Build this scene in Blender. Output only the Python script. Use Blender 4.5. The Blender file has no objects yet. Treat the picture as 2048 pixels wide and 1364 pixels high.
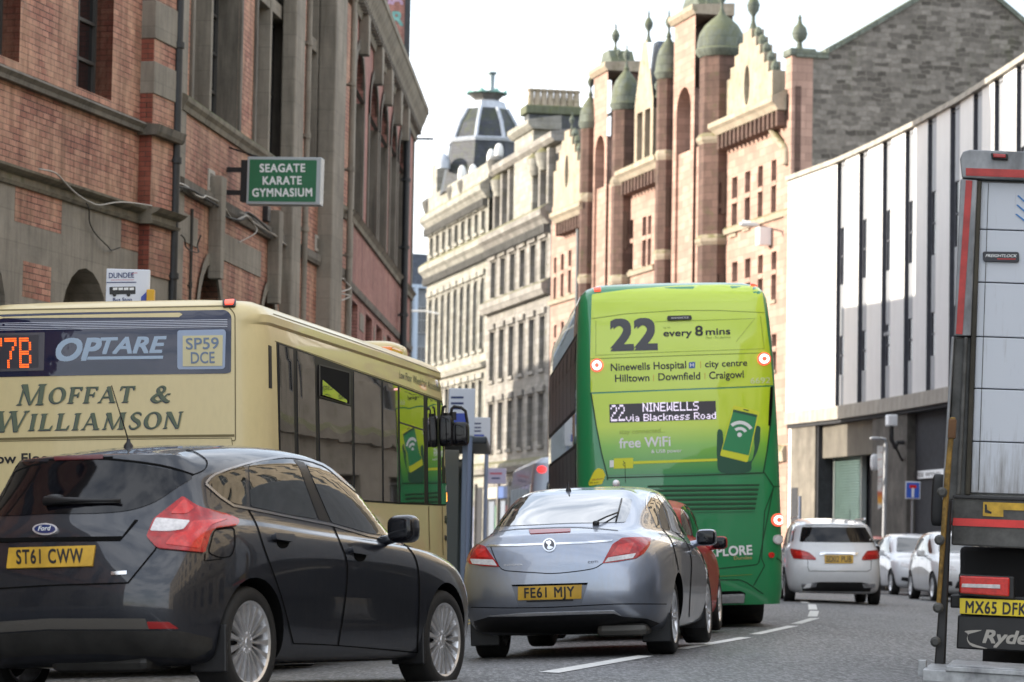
import bpy, bmesh, math, random
from mathutils import Vector, Matrix, Euler, geometry
from mathutils.bvhtree import BVHTree
random.seed(11)
R = math.radians
scn = bpy.context.scene
col = scn.collection

# ------------------------------------------------------------------ camera
F, H = 6000.0, 0.95
PITCH, ROLL = math.atan(407 / F), R(1.0)
CAM = Matrix.Translation((0, 0, H)) @ Euler((math.pi / 2 + PITCH, 0, 0)).to_matrix().to_4x4() @ Matrix.Rotation(ROLL, 4, 'Z')
cd = bpy.data.cameras.new('camera')
cam = bpy.data.objects.new('camera', cd)
col.objects.link(cam)
cam.matrix_world = CAM
cd.sensor_width = 36
cd.lens = 36 * F / 2048
cd.clip_start, cd.clip_end = 0.5, 3000
cd.dof.use_dof = True
cd.dof.focus_distance = 23
cd.dof.aperture_fstop = 4.5
scn.camera = cam

# ------------------------------------------------------------------ sky and sun
SUN_EL, SUN_AZ = R(15), R(4)       # sun on the left; azimuth measured from -X towards +Y
sdir = Vector((-math.cos(SUN_AZ) * math.cos(SUN_EL), math.sin(SUN_AZ) * math.cos(SUN_EL), math.sin(SUN_EL)))
w = bpy.data.worlds.new('World')
scn.world = w
w.use_nodes = True
nt = w.node_tree
nt.nodes.clear()
out = nt.nodes.new('ShaderNodeOutputWorld')
bg = nt.nodes.new('ShaderNodeBackground')
sky = nt.nodes.new('ShaderNodeTexSky')
sky.sky_type = 'NISHITA'
sky.sun_disc = False
sky.sun_elevation = SUN_EL
sky.sun_rotation = math.atan2(sdir.x, sdir.y)
sky.air_density, sky.dust_density, sky.ozone_density = 1.0, 1.5, 1.0
# thin high cloud over the whole sky
tc = nt.nodes.new('ShaderNodeTexCoord')
mp = nt.nodes.new('ShaderNodeMapping')
mp.inputs['Scale'].default_value = (1.2, 1.2, 4.5)
nz = nt.nodes.new('ShaderNodeTexNoise')
nz.inputs['Scale'].default_value = 2.4
nz.inputs['Detail'].default_value = 6
nz.inputs['Roughness'].default_value = 0.55
rp = nt.nodes.new('ShaderNodeValToRGB')
rp.color_ramp.elements[0].position = 0.40
rp.color_ramp.elements[0].color = (0.32, 0.32, 0.32, 1)
rp.color_ramp.elements[1].position = 0.58
rp.color_ramp.elements[1].color = (0.93, 0.93, 0.93, 1)
mx = nt.nodes.new('ShaderNodeMixRGB')
mx.inputs[2].default_value = (6.6, 6.9, 7.4, 1)
nt.links.new(tc.outputs['Generated'], mp.inputs[0])
nt.links.new(mp.outputs[0], nz.inputs['Vector'])
nt.links.new(nz.outputs['Fac'], rp.inputs[0])
nt.links.new(rp.outputs[0], mx.inputs[0])
nt.links.new(sky.outputs[0], mx.inputs[1])
nt.links.new(mx.outputs[0], bg.inputs[0])
bg.inputs[1].default_value = 0.12
nt.links.new(bg.outputs[0], out.inputs[0])
sl = bpy.data.lights.new('sun', 'SUN')
sl.energy = 3.2
sl.angle = R(0.5)
sl.color = (1.0, 0.92, 0.79)
so = bpy.data.objects.new('sun', sl)
col.objects.link(so)
so.location = sdir * 200
so.rotation_euler = sdir.to_track_quat('Z', 'Y').to_euler()
scn.view_settings.view_transform = 'Standard'
scn.view_settings.look = 'None'
scn.view_settings.exposure = 1.45
scn.view_settings.gamma = 1
scn.cycles.use_denoising = True
scn.cycles.max_bounces = 7
scn.cycles.diffuse_bounces = 4
scn.cycles.glossy_bounces = 4

# ------------------------------------------------------------------ helpers
def ray(px, py):
    v = CAM.to_3x3() @ Vector(((px - 1024) / F, (682 - py) / F, -1))
    return v / v.y
def at(px, py, Y):
    return Vector((0, 0, H)) + ray(px, py) * Y
def lerp(a, b, t): return a + (b - a) * t
def interp(tab, x):
    if x <= tab[0][0]: 
        (x0, y0), (x1, y1) = tab[0], tab[1]
    elif x >= tab[-1][0]:
        (x0, y0), (x1, y1) = tab[-2], tab[-1]
    else:
        for (x0, y0), (x1, y1) in zip(tab, tab[1:]):
            if x0 <= x <= x1: break
    return y0 + (y1 - y0) * (x - x0) / (x1 - x0)
W = {}
def link(o, parent=None, mw=None):
    mw = mw if mw is not None else (W[parent.name] if parent is not None else Matrix.Identity(4))
    col.objects.link(o)
    if parent is not None:
        o.parent = parent
        o.matrix_parent_inverse = W[parent.name].inverted()
    o.matrix_basis = mw
    W[o.name] = mw.copy()
    return o
def tag(o, label=None, cat=None, group=None, kind=None):
    if label: o['label'] = label
    if cat: o['category'] = cat
    if group: o['group'] = group
    if kind: o['kind'] = kind
    return o
def thing(name, mw, label, cat, group=None):
    o = bpy.data.objects.new(name, None)
    o.empty_display_size = 0.3
    link(o, None, mw)
    return tag(o, label, cat, group)
class MB:
    def __init__(s): s.v, s.f, s.mi = [], [], []
    def add(s, vs, fs, T=None, m=0):
        b = len(s.v)
        s.v += [(T @ Vector(v)) if T is not None else Vector(v) for v in vs]
        s.f += [tuple(b + i for i in f) for f in fs]
        s.mi += [m] * len(fs)
        return s
    def box(s, a, b, T=None, m=0):
        (x0, y0, z0), (x1, y1, z1) = a, b
        return s.add([(x0, y0, z0), (x1, y0, z0), (x1, y1, z0), (x0, y1, z0), (x0, y0, z1), (x1, y0, z1), (x1, y1, z1), (x0, y1, z1)],
                     [(3, 2, 1, 0), (4, 5, 6, 7), (0, 1, 5, 4), (1, 2, 6, 5), (2, 3, 7, 6), (3, 0, 4, 7)], T, m)
    def prism(s, poly, h0, h1, T=None, m=0):          # polygon in (x, z), extruded along y
        n = len(poly)
        vs = [(x, h0, z) for x, z in poly] + [(x, h1, z) for x, z in poly]
        fs = [tuple(range(n)), tuple(range(2 * n - 1, n - 1, -1))] + [(i, (i + 1) % n, n + (i + 1) % n, n + i) for i in range(n)]
        return s.add(vs, fs, T, m)
    def tube(s, pts, r, n=8, T=None, cap=True):
        pts = [Vector(p) for p in pts]
        rs = r if isinstance(r, (list, tuple)) else [r] * len(pts)
        vs, fs = [], []
        up = None
        for i, p in enumerate(pts):
            t = (pts[min(i + 1, len(pts) - 1)] - pts[max(i - 1, 0)]).normalized()
            if up is None:
                up = Vector((0, 0, 1)) if abs(t.z) < .9 else Vector((1, 0, 0))
            a = t.cross(up).normalized()
            up = a.cross(t).normalized()
            for k in range(n):
                an = 2 * math.pi * k / n
                vs.append(p + (a * math.cos(an) + up * math.sin(an)) * rs[i])
        for i in range(len(pts) - 1):
            for k in range(n):
                fs.append((i * n + k, i * n + (k + 1) % n, (i + 1) * n + (k + 1) % n, (i + 1) * n + k))
        if cap:
            fs += [tuple(range(n - 1, -1, -1)), tuple(range((len(pts) - 1) * n, len(pts) * n))]
        return s.add(vs, fs, T)
    def lathe(s, prof, n=24, T=None, m=0, a0=0.0, sq=1.0, cap=True):   # (r, z) about z
        vs, fs = [], []
        for r_, z in prof:
            for k in range(n):
                an = 2 * math.pi * k / n + a0
                vs.append((r_ * math.cos(an), r_ * math.sin(an) * sq, z))
        for i in range(len(prof) - 1):
            for k in range(n):
                fs.append((i * n + k, i * n + (k + 1) % n, (i + 1) * n + (k + 1) % n, (i + 1) * n + k))
        if cap and prof[0][0] > 1e-4: fs.append(tuple(range(n - 1, -1, -1)))
        if cap and prof[-1][0] > 1e-4: fs.append(tuple(range((len(prof) - 1) * n, len(prof) * n)))
        return s.add(vs, fs, T, m)
    def mesh(s, name, mats, smooth=False, recalc=True):
        me = bpy.data.meshes.new(name)
        me.from_pydata([tuple(v) for v in s.v], [], s.f)
        for m in (mats if isinstance(mats, (list, tuple)) else [mats]): me.materials.append(m)
        if any(s.mi): me.polygons.foreach_set('material_index', s.mi)
        if recalc:
            bm = bmesh.new(); bm.from_mesh(me)
            bmesh.ops.remove_doubles(bm, verts=bm.verts, dist=1e-5)
            bmesh.ops.recalc_face_normals(bm, faces=bm.faces)
            bm.to_mesh(me); bm.free()
        if smooth:
            if smooth is True: me.shade_smooth()
            else:
                me.shade_smooth()
                try: me.set_sharp_from_angle(angle=R(smooth))
                except Exception: pass
        me.update()
        return me
    def build(s, name, mats, parent=None, mw=None, smooth=False, bevel=0, seg=2, recalc=True):
        o = bpy.data.objects.new(name, s.mesh(name, mats, smooth, recalc))
        link(o, parent, mw)
        if bevel:
            b = o.modifiers.new('bevel', 'BEVEL')
            b.width = bevel; b.segments = seg; b.limit_method = 'ANGLE'; b.angle_limit = R(40)
            b.harden_normals = False
        return o
def superell(mb, c, r, e1=.5, e2=.5, nu=20, nv=12, T=None):
    sp = lambda v, e: math.copysign(abs(v) ** e, v)
    vs, fs = [], []
    for j in range(nv + 1):
        a = -math.pi / 2 + math.pi * j / nv
        for i in range(nu):
            b = 2 * math.pi * i / nu
            vs.append((c[0] + r[0] * sp(math.cos(a), e1) * sp(math.cos(b), e2), c[1] + r[1] * sp(math.cos(a), e1) * sp(math.sin(b), e2), c[2] + r[2] * sp(math.sin(a), e1)))
    for j in range(nv):
        for i in range(nu):
            fs.append((j * nu + i, j * nu + (i + 1) % nu, (j + 1) * nu + (i + 1) % nu, (j + 1) * nu + i))
    return mb.add(vs, fs, T)
def B(name, a, b, mat, parent=None, mw=None, bevel=0.0):
    return MB().box(a, b).build(name, mat, parent, mw, bevel=bevel)
def inside(p, poly):
    x, y = p; c = False; n = len(poly); j = n - 1
    for i in range(n):
        xi, yi = poly[i]; xj, yj = poly[j]
        if (yi > y) != (yj > y) and x < (xj - xi) * (y - yi) / (yj - yi) + xi: c = not c
        j = i
    return c
def fillet(poly, r, n=4):
    out_ = []; N = len(poly)
    for i in range(N):
        p0, p, p1 = Vector(poly[i - 1]), Vector(poly[i]), Vector(poly[(i + 1) % N])
        rr = r[i] if isinstance(r, (list, tuple)) else r
        a, b = (p0 - p), (p1 - p)
        d = min(rr, a.length * .48, b.length * .48)
        if d <= 1e-6: out_.append(tuple(p)); continue
        s_, e_ = p + a.normalized() * d, p + b.normalized() * d
        for k in range(n + 1):
            t = k / n
            q = s_.lerp(p, t).lerp(p.lerp(e_, t), t)
            out_.append((q.x, q.y))
    return out_
def smoothpoly(pts, n=5, closed=True):
    N = len(pts); out_ = []
    P = [Vector(p) for p in pts]
    rng = range(N) if closed else range(N - 1)
    for i in rng:
        if closed: p0, p1, p2, p3 = P[i - 1], P[i], P[(i + 1) % N], P[(i + 2) % N]
        else: p0, p1, p2, p3 = P[max(i - 1, 0)], P[i], P[i + 1], P[min(i + 2, N - 1)]
        for k in range(n):
            t = k / n
            q = 0.5 * ((2 * p1) + (p2 - p0) * t + (2 * p0 - 5 * p1 + 4 * p2 - p3) * t * t + (3 * p1 - p0 - 3 * p2 + p3) * t ** 3)
            out_.append(tuple(q))
    if not closed: out_.append(tuple(P[-1]))
    return out_
def cdt(outer, holes=(), pts=()):
    vs, es = [], []
    for lp in [outer] + list(holes):
        b = len(vs)
        vs += [Vector(p) for p in lp]
        es += [(b + i, b + (i + 1) % len(lp)) for i in range(len(lp))]
    vs += [Vector(p) for p in pts]
    r = geometry.delaunay_2d_cdt(vs, es, [], 1, 1e-7)
    V2 = [tuple(v) for v in r[0]]
    fs = []
    for f in r[2]:
        c = (sum(V2[i][0] for i in f) / len(f), sum(V2[i][1] for i in f) / len(f))
        if inside(c, outer) and not any(inside(c, h) for h in holes): fs.append(tuple(f))
    return V2, fs
def wall(mb, outer, holes=(), depth=.25, y=0.0, m=0):
    """wall sheet in the (x, z) plane at y with openings and reveals going in by depth (depth may be a list)"""
    V2, fs = cdt(outer, holes)
    mb.add([(a, y, b) for a, b in V2], fs, None, m)
    for k, h in enumerate(holes):
        d = depth[k] if isinstance(depth, (list, tuple)) else depth
        n = len(h)
        mb.add([(a, y, b) for a, b in h] + [(a, y + d, b) for a, b in h],
               [(i, (i + 1) % n, n + (i + 1) % n, n + i) for i in range(n)], None, m)
    return mb
def arch(x0, x1, z0, z1, n=10, rise=None):
    """opening with a round (or flatter) head"""
    r_ = (x1 - x0) / 2
    rise = r_ if rise is None else rise
    cx = (x0 + x1) / 2
    return [(x0, z0), (x1, z0)] + [(cx + r_ * math.cos(math.pi * k / n), z1 - rise + rise * math.sin(math.pi * k / n)) for k in range(n + 1)]
def rect(x0, x1, z0, z1): return [(x0, z0), (x1, z0), (x1, z1), (x0, z1)]
class Frame:
    """upright plane: x left to right along the wall, y into the wall, z up"""
    def __init__(s, a, b, z=0.0, roll=0.0):
        a, b = Vector((a[0], a[1], z)), Vector((b[0], b[1], z))
        s.L = (b - a).length
        th = math.atan2(b.y - a.y, b.x - a.x)
        s.mw = Matrix.Translation(a) @ Matrix.Rotation(th, 4, 'Z') @ Matrix.Rotation(roll, 4, 'Y')
        s.inv = s.mw.inverted()
    def uv(s, px, py, d=0.0):
        o = s.inv @ Vector((0, 0, H)); v = s.inv.to_3x3() @ ray(px, py)
        t = (d - o.y) / v.y
        p = o + v * t
        return p.x, p.z
    def u(s, px, py=700, d=0.0): return s.uv(px, py, d)[0]
    def v(s, px, py, d=0.0): return s.uv(px, py, d)[1]

# ------------------------------------------------------------------ materials
def srgb(r, g, b):
    return tuple((c / 255 / 12.92) if c / 255 <= .04045 else ((c / 255 + .055) / 1.055) ** 2.4 for c in (r, g, b))
class NT:
    def __init__(s, name):
        s.m = bpy.data.materials.new(name); s.m.use_nodes = True
        s.t = s.m.node_tree
        s.p = s.t.nodes['Principled BSDF']
    def n(s, typ, **kw):
        nd = s.t.nodes.new(typ)
        for k, v in kw.items():
            if k.startswith('i_'):
                key = k[2:].replace('_', ' ')
                nd.inputs[int(key) if key.isdigit() else key].default_value = v
            else: setattr(nd, k, v)
        return nd
    def l(s, a, b): s.t.links.new(a, b)
    def coord(s, sc=(1, 1, 1)):
        tc_ = s.n('ShaderNodeTexCoord'); m_ = s.n('ShaderNodeMapping')
        m_.inputs['Scale'].default_value = sc
        s.l(tc_.outputs['Object'], m_.inputs[0])
        return m_.outputs[0]
    def noise(s, sc, scale=(1, 1, 1), detail=4, rough=.6):
        z = s.n('ShaderNodeTexNoise'); z.inputs['Scale'].default_value = sc
        z.inputs['Detail'].default_value = detail; z.inputs['Roughness'].default_value = rough
        s.l(s.coord(scale), z.inputs['Vector'])
        return z.outputs['Fac']
    def ramp(s, fac, stops):
        r_ = s.n('ShaderNodeValToRGB')
        while len(r_.color_ramp.elements) < len(stops): r_.color_ramp.elements.new(.5)
        for e, (p, c) in zip(r_.color_ramp.elements, stops):
            e.position = p; e.color = (*c, 1) if len(c) == 3 else c
        s.l(fac, r_.inputs[0])
        return r_.outputs[0]
    def mix(s, fac, a, b, typ='MIX'):
        m_ = s.n('ShaderNodeMixRGB', blend_type=typ)
        for i, v in ((0, fac), (1, a), (2, b)):
            if hasattr(v, 'links') or hasattr(v, 'is_linked'): s.l(v, m_.inputs[i])
            elif i == 0: m_.inputs[0].default_value = v
            else: m_.inputs[i].default_value = (*v, 1)
        return m_.outputs[0]
    def bump(s, fac, strength=.3, dist=.02):
        b = s.n('ShaderNodeBump'); b.inputs['Strength'].default_value = strength; b.inputs['Distance'].default_value = dist
        s.l(fac, b.inputs['Height']); s.l(b.outputs[0], s.p.inputs['Normal'])
    def set(s, **kw):
        for k, v in kw.items():
            s.p.inputs[k.replace('_', ' ')].default_value = v
        return s
def sc3(c, k): return tuple(min(1, x * k) for x in c)
def M(name, c, rough=.6, metal=0.0, spec=.5, coat=0.0, var=.0, vs=3.0, vscale=(1, 1, 1), bump=0.0, bs=40.0, bd=.01, emit=0.0, ior=None, rvar=0.0, coat_rough=.03):
    t = NT(name)
    t.set(Roughness=rough, Metallic=metal, Specular_IOR_Level=spec, Coat_Weight=coat, Coat_Roughness=coat_rough)
    t.p.inputs['Base Color'].default_value = (*c, 1)
    if ior: t.p.inputs['IOR'].default_value = ior
    if var:
        f_ = t.noise(vs, vscale, 5, .65)
        t.l(t.ramp(f_, [(.3, sc3(c, 1 - var)), (.7, sc3(c, 1 + var))]), t.p.inputs['Base Color'])
    if rvar:
        f2 = t.noise(vs * 2.3, vscale, 4, .6)
        t.l(t.ramp(f2, [(.3, (max(0, rough - rvar),) * 3), (.7, (min(1, rough + rvar),) * 3)]), t.p.inputs['Roughness'])
    if bump:
        t.bump(t.noise(bs, (1, 1, 1), 4, .6), bump, bd)
    if emit:
        t.p.inputs['Emission Color'].default_value = (*c, 1)
        t.p.inputs['Emission Strength'].default_value = emit
    return t.m
def brick_mat(name, c1, c2, mort, stain, bw=.225, bh=.075, dirt=.5):
    t = NT(name)
    tc_ = t.n('ShaderNodeTexCoord'); sp = t.n('ShaderNodeSeparateXYZ'); t.l(tc_.outputs['Object'], sp.inputs[0])
    ad = t.n('ShaderNodeMath', operation='ADD'); t.l(sp.outputs[0], ad.inputs[0]); t.l(sp.outputs[1], ad.inputs[1])
    cb = t.n('ShaderNodeCombineXYZ'); t.l(ad.outputs[0], cb.inputs[0]); t.l(sp.outputs[2], cb.inputs[1])
    br = t.n('ShaderNodeTexBrick')
    t.l(cb.outputs[0], br.inputs['Vector'])
    br.inputs['Scale'].default_value = 1
    br.inputs['Brick Width'].default_value = bw; br.inputs['Row Height'].default_value = bh
    br.inputs['Mortar Size'].default_value = bh * .085; br.inputs['Mortar Smooth'].default_value = .3
    br.inputs['Color1'].default_value = (*c1, 1); br.inputs['Color2'].default_value = (*c2, 1); br.inputs['Mortar'].default_value = (*mort, 1)
    n1 = t.noise(1.1, (1, 1, 1), 6, .65)
    n2 = t.noise(6, (1, 1, .6), 4, .6)
    c = t.mix(t.ramp(n1, [(.42, (0, 0, 0)), (.62, (dirt,) * 3)]), br.outputs['Color'], stain)
    c = t.mix(.8, c, t.ramp(n2, [(.2, (.62, .60, .58)), (.55, (1, 1, 1)), (.8, (1.25, 1.2, 1.15))]), 'MULTIPLY')
    n4 = t.noise(.45, (1, 1, 1.4), 5, .6)
    c = t.mix(.8, c, t.ramp(n4, [(.3, (.66, .62, .60)), (.5, (1, 1, 1)), (.7, (1.22, 1.18, 1.12))]), 'MULTIPLY')
    n5 = t.noise(1.5, (2.6, 2.6, .22), 5, .65)
    c = t.mix(.75, c, t.ramp(n5, [(.36, (.50, .46, .43)), (.55, (1, 1, 1))]), 'MULTIPLY')
    # white efflorescence patches
    n3 = t.noise(1.7, (1, 1, .45), 6, .7)
    c = t.mix(t.ramp(n3, [(.64, (0, 0, 0)), (.74, (.45,) * 3)]), c, (.55, .5, .47))
    t.l(c, t.p.inputs['Base Color'])
    t.set(Roughness=.75, Specular_IOR_Level=.35)
    iv = t.n('ShaderNodeMath', operation='SUBTRACT'); iv.inputs[0].default_value = 1; t.l(br.outputs['Fac'], iv.inputs[1])
    t.bump(iv.outputs[0], .5, .008)
    return t.m
def stone_mat(name, c, dark, bw=0, bh=0, moss=None, streak=.55, rough=.85, jm=.02, var=.25, jf=.85):
    t = NT(name)
    n1 = t.noise(.9, (1, 1, 1), 6, .7)
    n2 = t.noise(1.6, (3.2, 3.2, .35), 5, .65)
    col_ = t.ramp(n1, [(.3, sc3(c, 1 - var)), (.7, sc3(c, 1 + var))])
    col_ = t.mix(t.ramp(n2, [(.45, (0, 0, 0)), (.72, (streak,) * 3)]), col_, dark)
    h = t.noise(14, (1, 1, 1), 5, .7)
    if bw:
        tc_ = t.n('ShaderNodeTexCoord'); sp = t.n('ShaderNodeSeparateXYZ'); t.l(tc_.outputs['Object'], sp.inputs[0])
        ad = t.n('ShaderNodeMath', operation='ADD'); t.l(sp.outputs[0], ad.inputs[0]); t.l(sp.outputs[1], ad.inputs[1])
        cb = t.n('ShaderNodeCombineXYZ'); t.l(ad.outputs[0], cb.inputs[0]); t.l(sp.outputs[2], cb.inputs[1])
        br = t.n('ShaderNodeTexBrick'); t.l(cb.outputs[0], br.inputs['Vector'])
        br.inputs['Scale'].default_value = 1; br.inputs['Brick Width'].default_value = bw; br.inputs['Row Height'].default_value = bh
        br.inputs['Mortar Size'].default_value = jm; br.inputs['Mortar Smooth'].default_value = .4
        br.inputs['Color1'].default_value = (1.1, 1.1, 1.1, 1); br.inputs['Color2'].default_value = (.72, .72, .72, 1); br.inputs['Mortar'].default_value = (.45, .45, .45, 1)
        col_ = t.mix(jf, col_, br.outputs['Color'], 'MULTIPLY')
    if moss:
        g = t.n('ShaderNodeNewGeometry'); sp2 = t.n('ShaderNodeSeparateXYZ'); t.l(g.outputs['Normal'], sp2.inputs[0])
        n3 = t.noise(2.2, (1, 1, 1), 6, .7)
        a_ = t.n('ShaderNodeMath', operation='MULTIPLY_ADD'); t.l(sp2.outputs[2], a_.inputs[0]); a_.inputs[1].default_value = .35; t.l(n3, a_.inputs[2])
        col_ = t.mix(t.ramp(a_.outputs[0], [(.55, (0, 0, 0)), (.75, (.85,) * 3)]), col_, moss)
    t.l(col_, t.p.inputs['Base Color'])
    t.set(Roughness=rough, Specular_IOR_Level=.3)
    t.bump(h, .35, .02)
    return t.m

# ------------------------------------------------------------------ pixel-outlined panels laid on real surfaces
class Surf:
    """a body in place; rays from the photo's viewpoint find where an outline falls on it"""
    def __init__(s, mw, me=None, mb=None):
        s.mw, s.inv = mw, mw.inverted()
        if me is not None:
            vs = [mw @ v.co for v in me.vertices]; fs = [tuple(p.vertices) for p in me.polygons]
            s.vn = [(mw.to_3x3() @ v.normal).normalized() for v in me.vertices]
        s.vs, s.fs = vs, fs
        s.bvh = BVHTree.FromPolygons(vs, fs)
        s.o = Vector((0, 0, H))
    def hit(s, px, py):
        d = ray(px, py).normalized()
        loc, no, i, _ = s.bvh.ray_cast(s.o, d)
        if loc is None: return None
        n = Vector((0, 0, 0))
        for k in s.fs[i]:
            n += s.vn[k] / ((s.vs[k] - loc).length + 1e-4)
        n.normalize()
        if n.dot(d) > 0: n = -n
        return loc, n
    def hits(s, px, py, c):
        for k in range(40):
            h = s.hit(lerp(px, c[0], k / 40), lerp(py, c[1], k / 40))
            if h: return h
        best = None                                   # just past the outline: closest point to the line of sight
        y0 = s.mw.translation.y
        for k in range(60):
            h = s.bvh.find_nearest(at(px, py, y0 - 2 + k * .2))
            if best is None or h[3] < best[3]: best = h
        return best[0], best[1]
class FSurf(Surf):
    """flat face of an upright frame at depth d"""
    def __init__(s, Fm, d): s.F, s.mw, s.inv, s.d = Fm, Fm.mw, Fm.inv, d
    def hit(s, px, py):
        x, z = s.F.uv(px, py, s.d)
        return s.mw @ Vector((x, s.d, z)), (s.mw.to_3x3() @ Vector((0, -1, 0))).normalized()
    def hits(s, px, py, c): return s.hit(px, py)
def resample(poly, step):
    o = []
    for a, b in zip(poly, poly[1:] + poly[:1]):
        n = max(1, int(math.hypot(b[0] - a[0], b[1] - a[1]) / step))
        o += [(lerp(a[0], b[0], k / n), lerp(a[1], b[1], k / n)) for k in range(n)]
    return o
def finish(name, vs, fs, ns, mat, parent, mw, mirror=False, smooth=True):
    res = []
    fx_ = []
    for f in fs:                                      # every face looks the way its normals do
        a = Vector(vs[f[0]]); nrm = Vector((0, 0, 0))
        for i in range(1, len(f) - 1): nrm += (Vector(vs[f[i]]) - a).cross(Vector(vs[f[i + 1]]) - a)
        fx_.append(tuple(reversed(f)) if nrm.dot(Vector(ns[f[0]]) + Vector(ns[f[1]]) + Vector(ns[f[2]])) < 0 else tuple(f))
    fs = fx_
    for sgn in ((1, -1) if mirror else (1,)):
        me = bpy.data.meshes.new(name)
        me.from_pydata([(v[0], v[1] * sgn, v[2]) for v in vs], [], fs if sgn == 1 else [tuple(reversed(f)) for f in fs])
        me.materials.append(mat)
        if smooth:
            me.shade_smooth()
            me.normals_split_custom_set_from_vertices([(n[0], n[1] * sgn, n[2]) for n in ns])
        o = bpy.data.objects.new(name, me)
        link(o, parent, mw)
        res.append(o)
    return res if mirror else res[0]
def panel(S, poly, name, mat, parent, off=.004, skirt=.006, step=6.0, mirror=False, holes=(), mw=None):
    bd = resample(list(poly), step)
    hs = [resample(list(h), step) for h in holes]
    xs, ys = [p[0] for p in bd], [p[1] for p in bd]
    c = (sum(xs) / len(xs), sum(ys) / len(ys))
    ins = []
    y = min(ys) + step * .5
    while y < max(ys):
        x = min(xs) + step * .5
        while x < max(xs):
            p = (x, y)
            if inside(p, bd) and not any(inside(p, h) for h in hs):
                if min((p[0] - q[0]) ** 2 + (p[1] - q[1]) ** 2 for lp in [bd] + hs for q in lp) > (step * .45) ** 2: ins.append(p)
            x += step
        y += step
    V2, fs = cdt(bd, hs, ins)
    vs, ns = [], []
    for p in V2:
        loc, n = S.hits(p[0], p[1], c)
        vs.append(S.inv @ (loc + n * off)); ns.append((S.inv.to_3x3() @ n).normalized())
    cnt = {}
    for f in fs:
        for a, b in zip(f, f[1:] + f[:1]):
            cnt[(a, b)] = 1
    fs = list(fs)
    # outward facing winding
    if fs:
        a, b, c_ = (vs[i] for i in fs[0][:3])
        if (b - a).cross(c_ - a).dot(ns[fs[0][0]]) < 0: fs = [tuple(reversed(f)) for f in fs]
    eds = set()
    for f in fs:
        for a, b in zip(f, f[1:] + f[:1]): eds.add((a, b))
    bdry = [(a, b) for a, b in eds if (b, a) not in eds]
    if skirt:
        mp_ = {}
        for a, b in bdry:
            ids = []
            for v_, dz in ((a, 0), (b, 0), (b, 1), (a, 1)):
                key = (v_, dz)
                if key not in mp_:
                    mp_[key] = len(vs)
                    vs.append(vs[v_] - ns[v_] * (off + skirt) * dz)
                    e = (vs[b] - vs[a])
                    sn = e.cross(ns[v_])
                    ns.append(sn.normalized() if sn.length > 1e-9 else ns[v_])
                ids.append(mp_[key])
            fs.append((ids[1], ids[0], ids[3], ids[2]))
    return finish(name, vs, fs, ns, mat, parent, mw or S.mw, mirror)
def strip(S, pts, w_px, name, mat, parent, off=.003, mirror=False, closed=False, step=5, skirt=.004):
    """a thin seam or trim line that follows an outline"""
    P = [Vector(p) for p in pts]
    Q = []
    for a, b in zip(P, P[1:] + (P[:1] if closed else [])):
        n = max(1, int((b - a).length / step))
        Q += [a.lerp(b, k / n) for k in range(n)]
    if not closed: Q.append(P[-1])
    vs, ns, fs = [], [], []
    N = len(Q)
    for i, q in enumerate(Q):
        a = Q[i - 1] if (i or closed) else q
        b = Q[(i + 1) % N] if (i < N - 1 or closed) else q
        t = (b - a).normalized(); nn = Vector((-t.y, t.x)) * w_px / 2
        for sg in (-1, 1):
            p = q + nn * sg
            loc, n = S.hits(p.x, p.y, (q.x, q.y))
            vs.append(S.inv @ (loc + n * off)); ns.append((S.inv.to_3x3() @ n).normalized())
    for i in range(N if closed else N - 1):
        j = (i + 1) % N
        fs.append((2 * i, 2 * j, 2 * j + 1, 2 * i + 1))
    a, b, c_ = (vs[i] for i in fs[0][:3])
    if (b - a).cross(c_ - a).dot(ns[0]) < 0: fs = [tuple(reversed(f)) for f in fs]
    return finish(name, vs, fs, ns, mat, parent, S.mw, mirror)
_tc = {}
def text2d(s, bold=0.0, shear=0.0, space=1.0):
    k = (s, bold, shear, space)
    if k not in _tc:
        cu = bpy.data.curves.new('t', 'FONT')
        cu.body = s; cu.offset = bold; cu.shear = shear; cu.space_character = space; cu.size = 1; cu.resolution_u = 4
        o = bpy.data.objects.new('t', cu); col.objects.link(o)
        dg = bpy.context.evaluated_depsgraph_get()
        me = bpy.data.meshes.new_from_object(o.evaluated_get(dg))
        vs = [(v.co.x, v.co.y) for v in me.vertices]; fs = [tuple(p.vertices) for p in me.polygons]
        bpy.data.objects.remove(o); bpy.data.curves.remove(cu); bpy.data.meshes.remove(me)
        _tc[k] = (vs, fs)
    return _tc[k]
_cap = []
def capheight():
    if not _cap:
        vs, _ = text2d('H'); _cap.append(max(v[1] for v in vs))
    return _cap[0]
def put2d(S, vs, fs, o_, ex, ey, name, mat, parent, off=.004, zs=None):
    """2-D artwork with unit vectors ex, ey (pixels) from origin o_ laid on a surface"""
    P, Nn = [], []
    cx = sum(v[0] for v in vs) / len(vs); cy = sum(v[1] for v in vs) / len(vs)
    c = (o_[0] + cx * ex[0] + cy * ey[0], o_[1] + cx * ex[1] + cy * ey[1])
    for i, (a, b) in enumerate(vs):
        px, py = o_[0] + a * ex[0] + b * ey[0], o_[1] + a * ex[1] + b * ey[1]
        loc, n = S.hits(px, py, c)
        P.append(S.inv @ (loc + n * (off + (zs[i] if zs else 0)))); Nn.append((S.inv.to_3x3() @ n).normalized())
    return finish(name, P, fs, Nn, mat, parent, S.mw)
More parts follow.
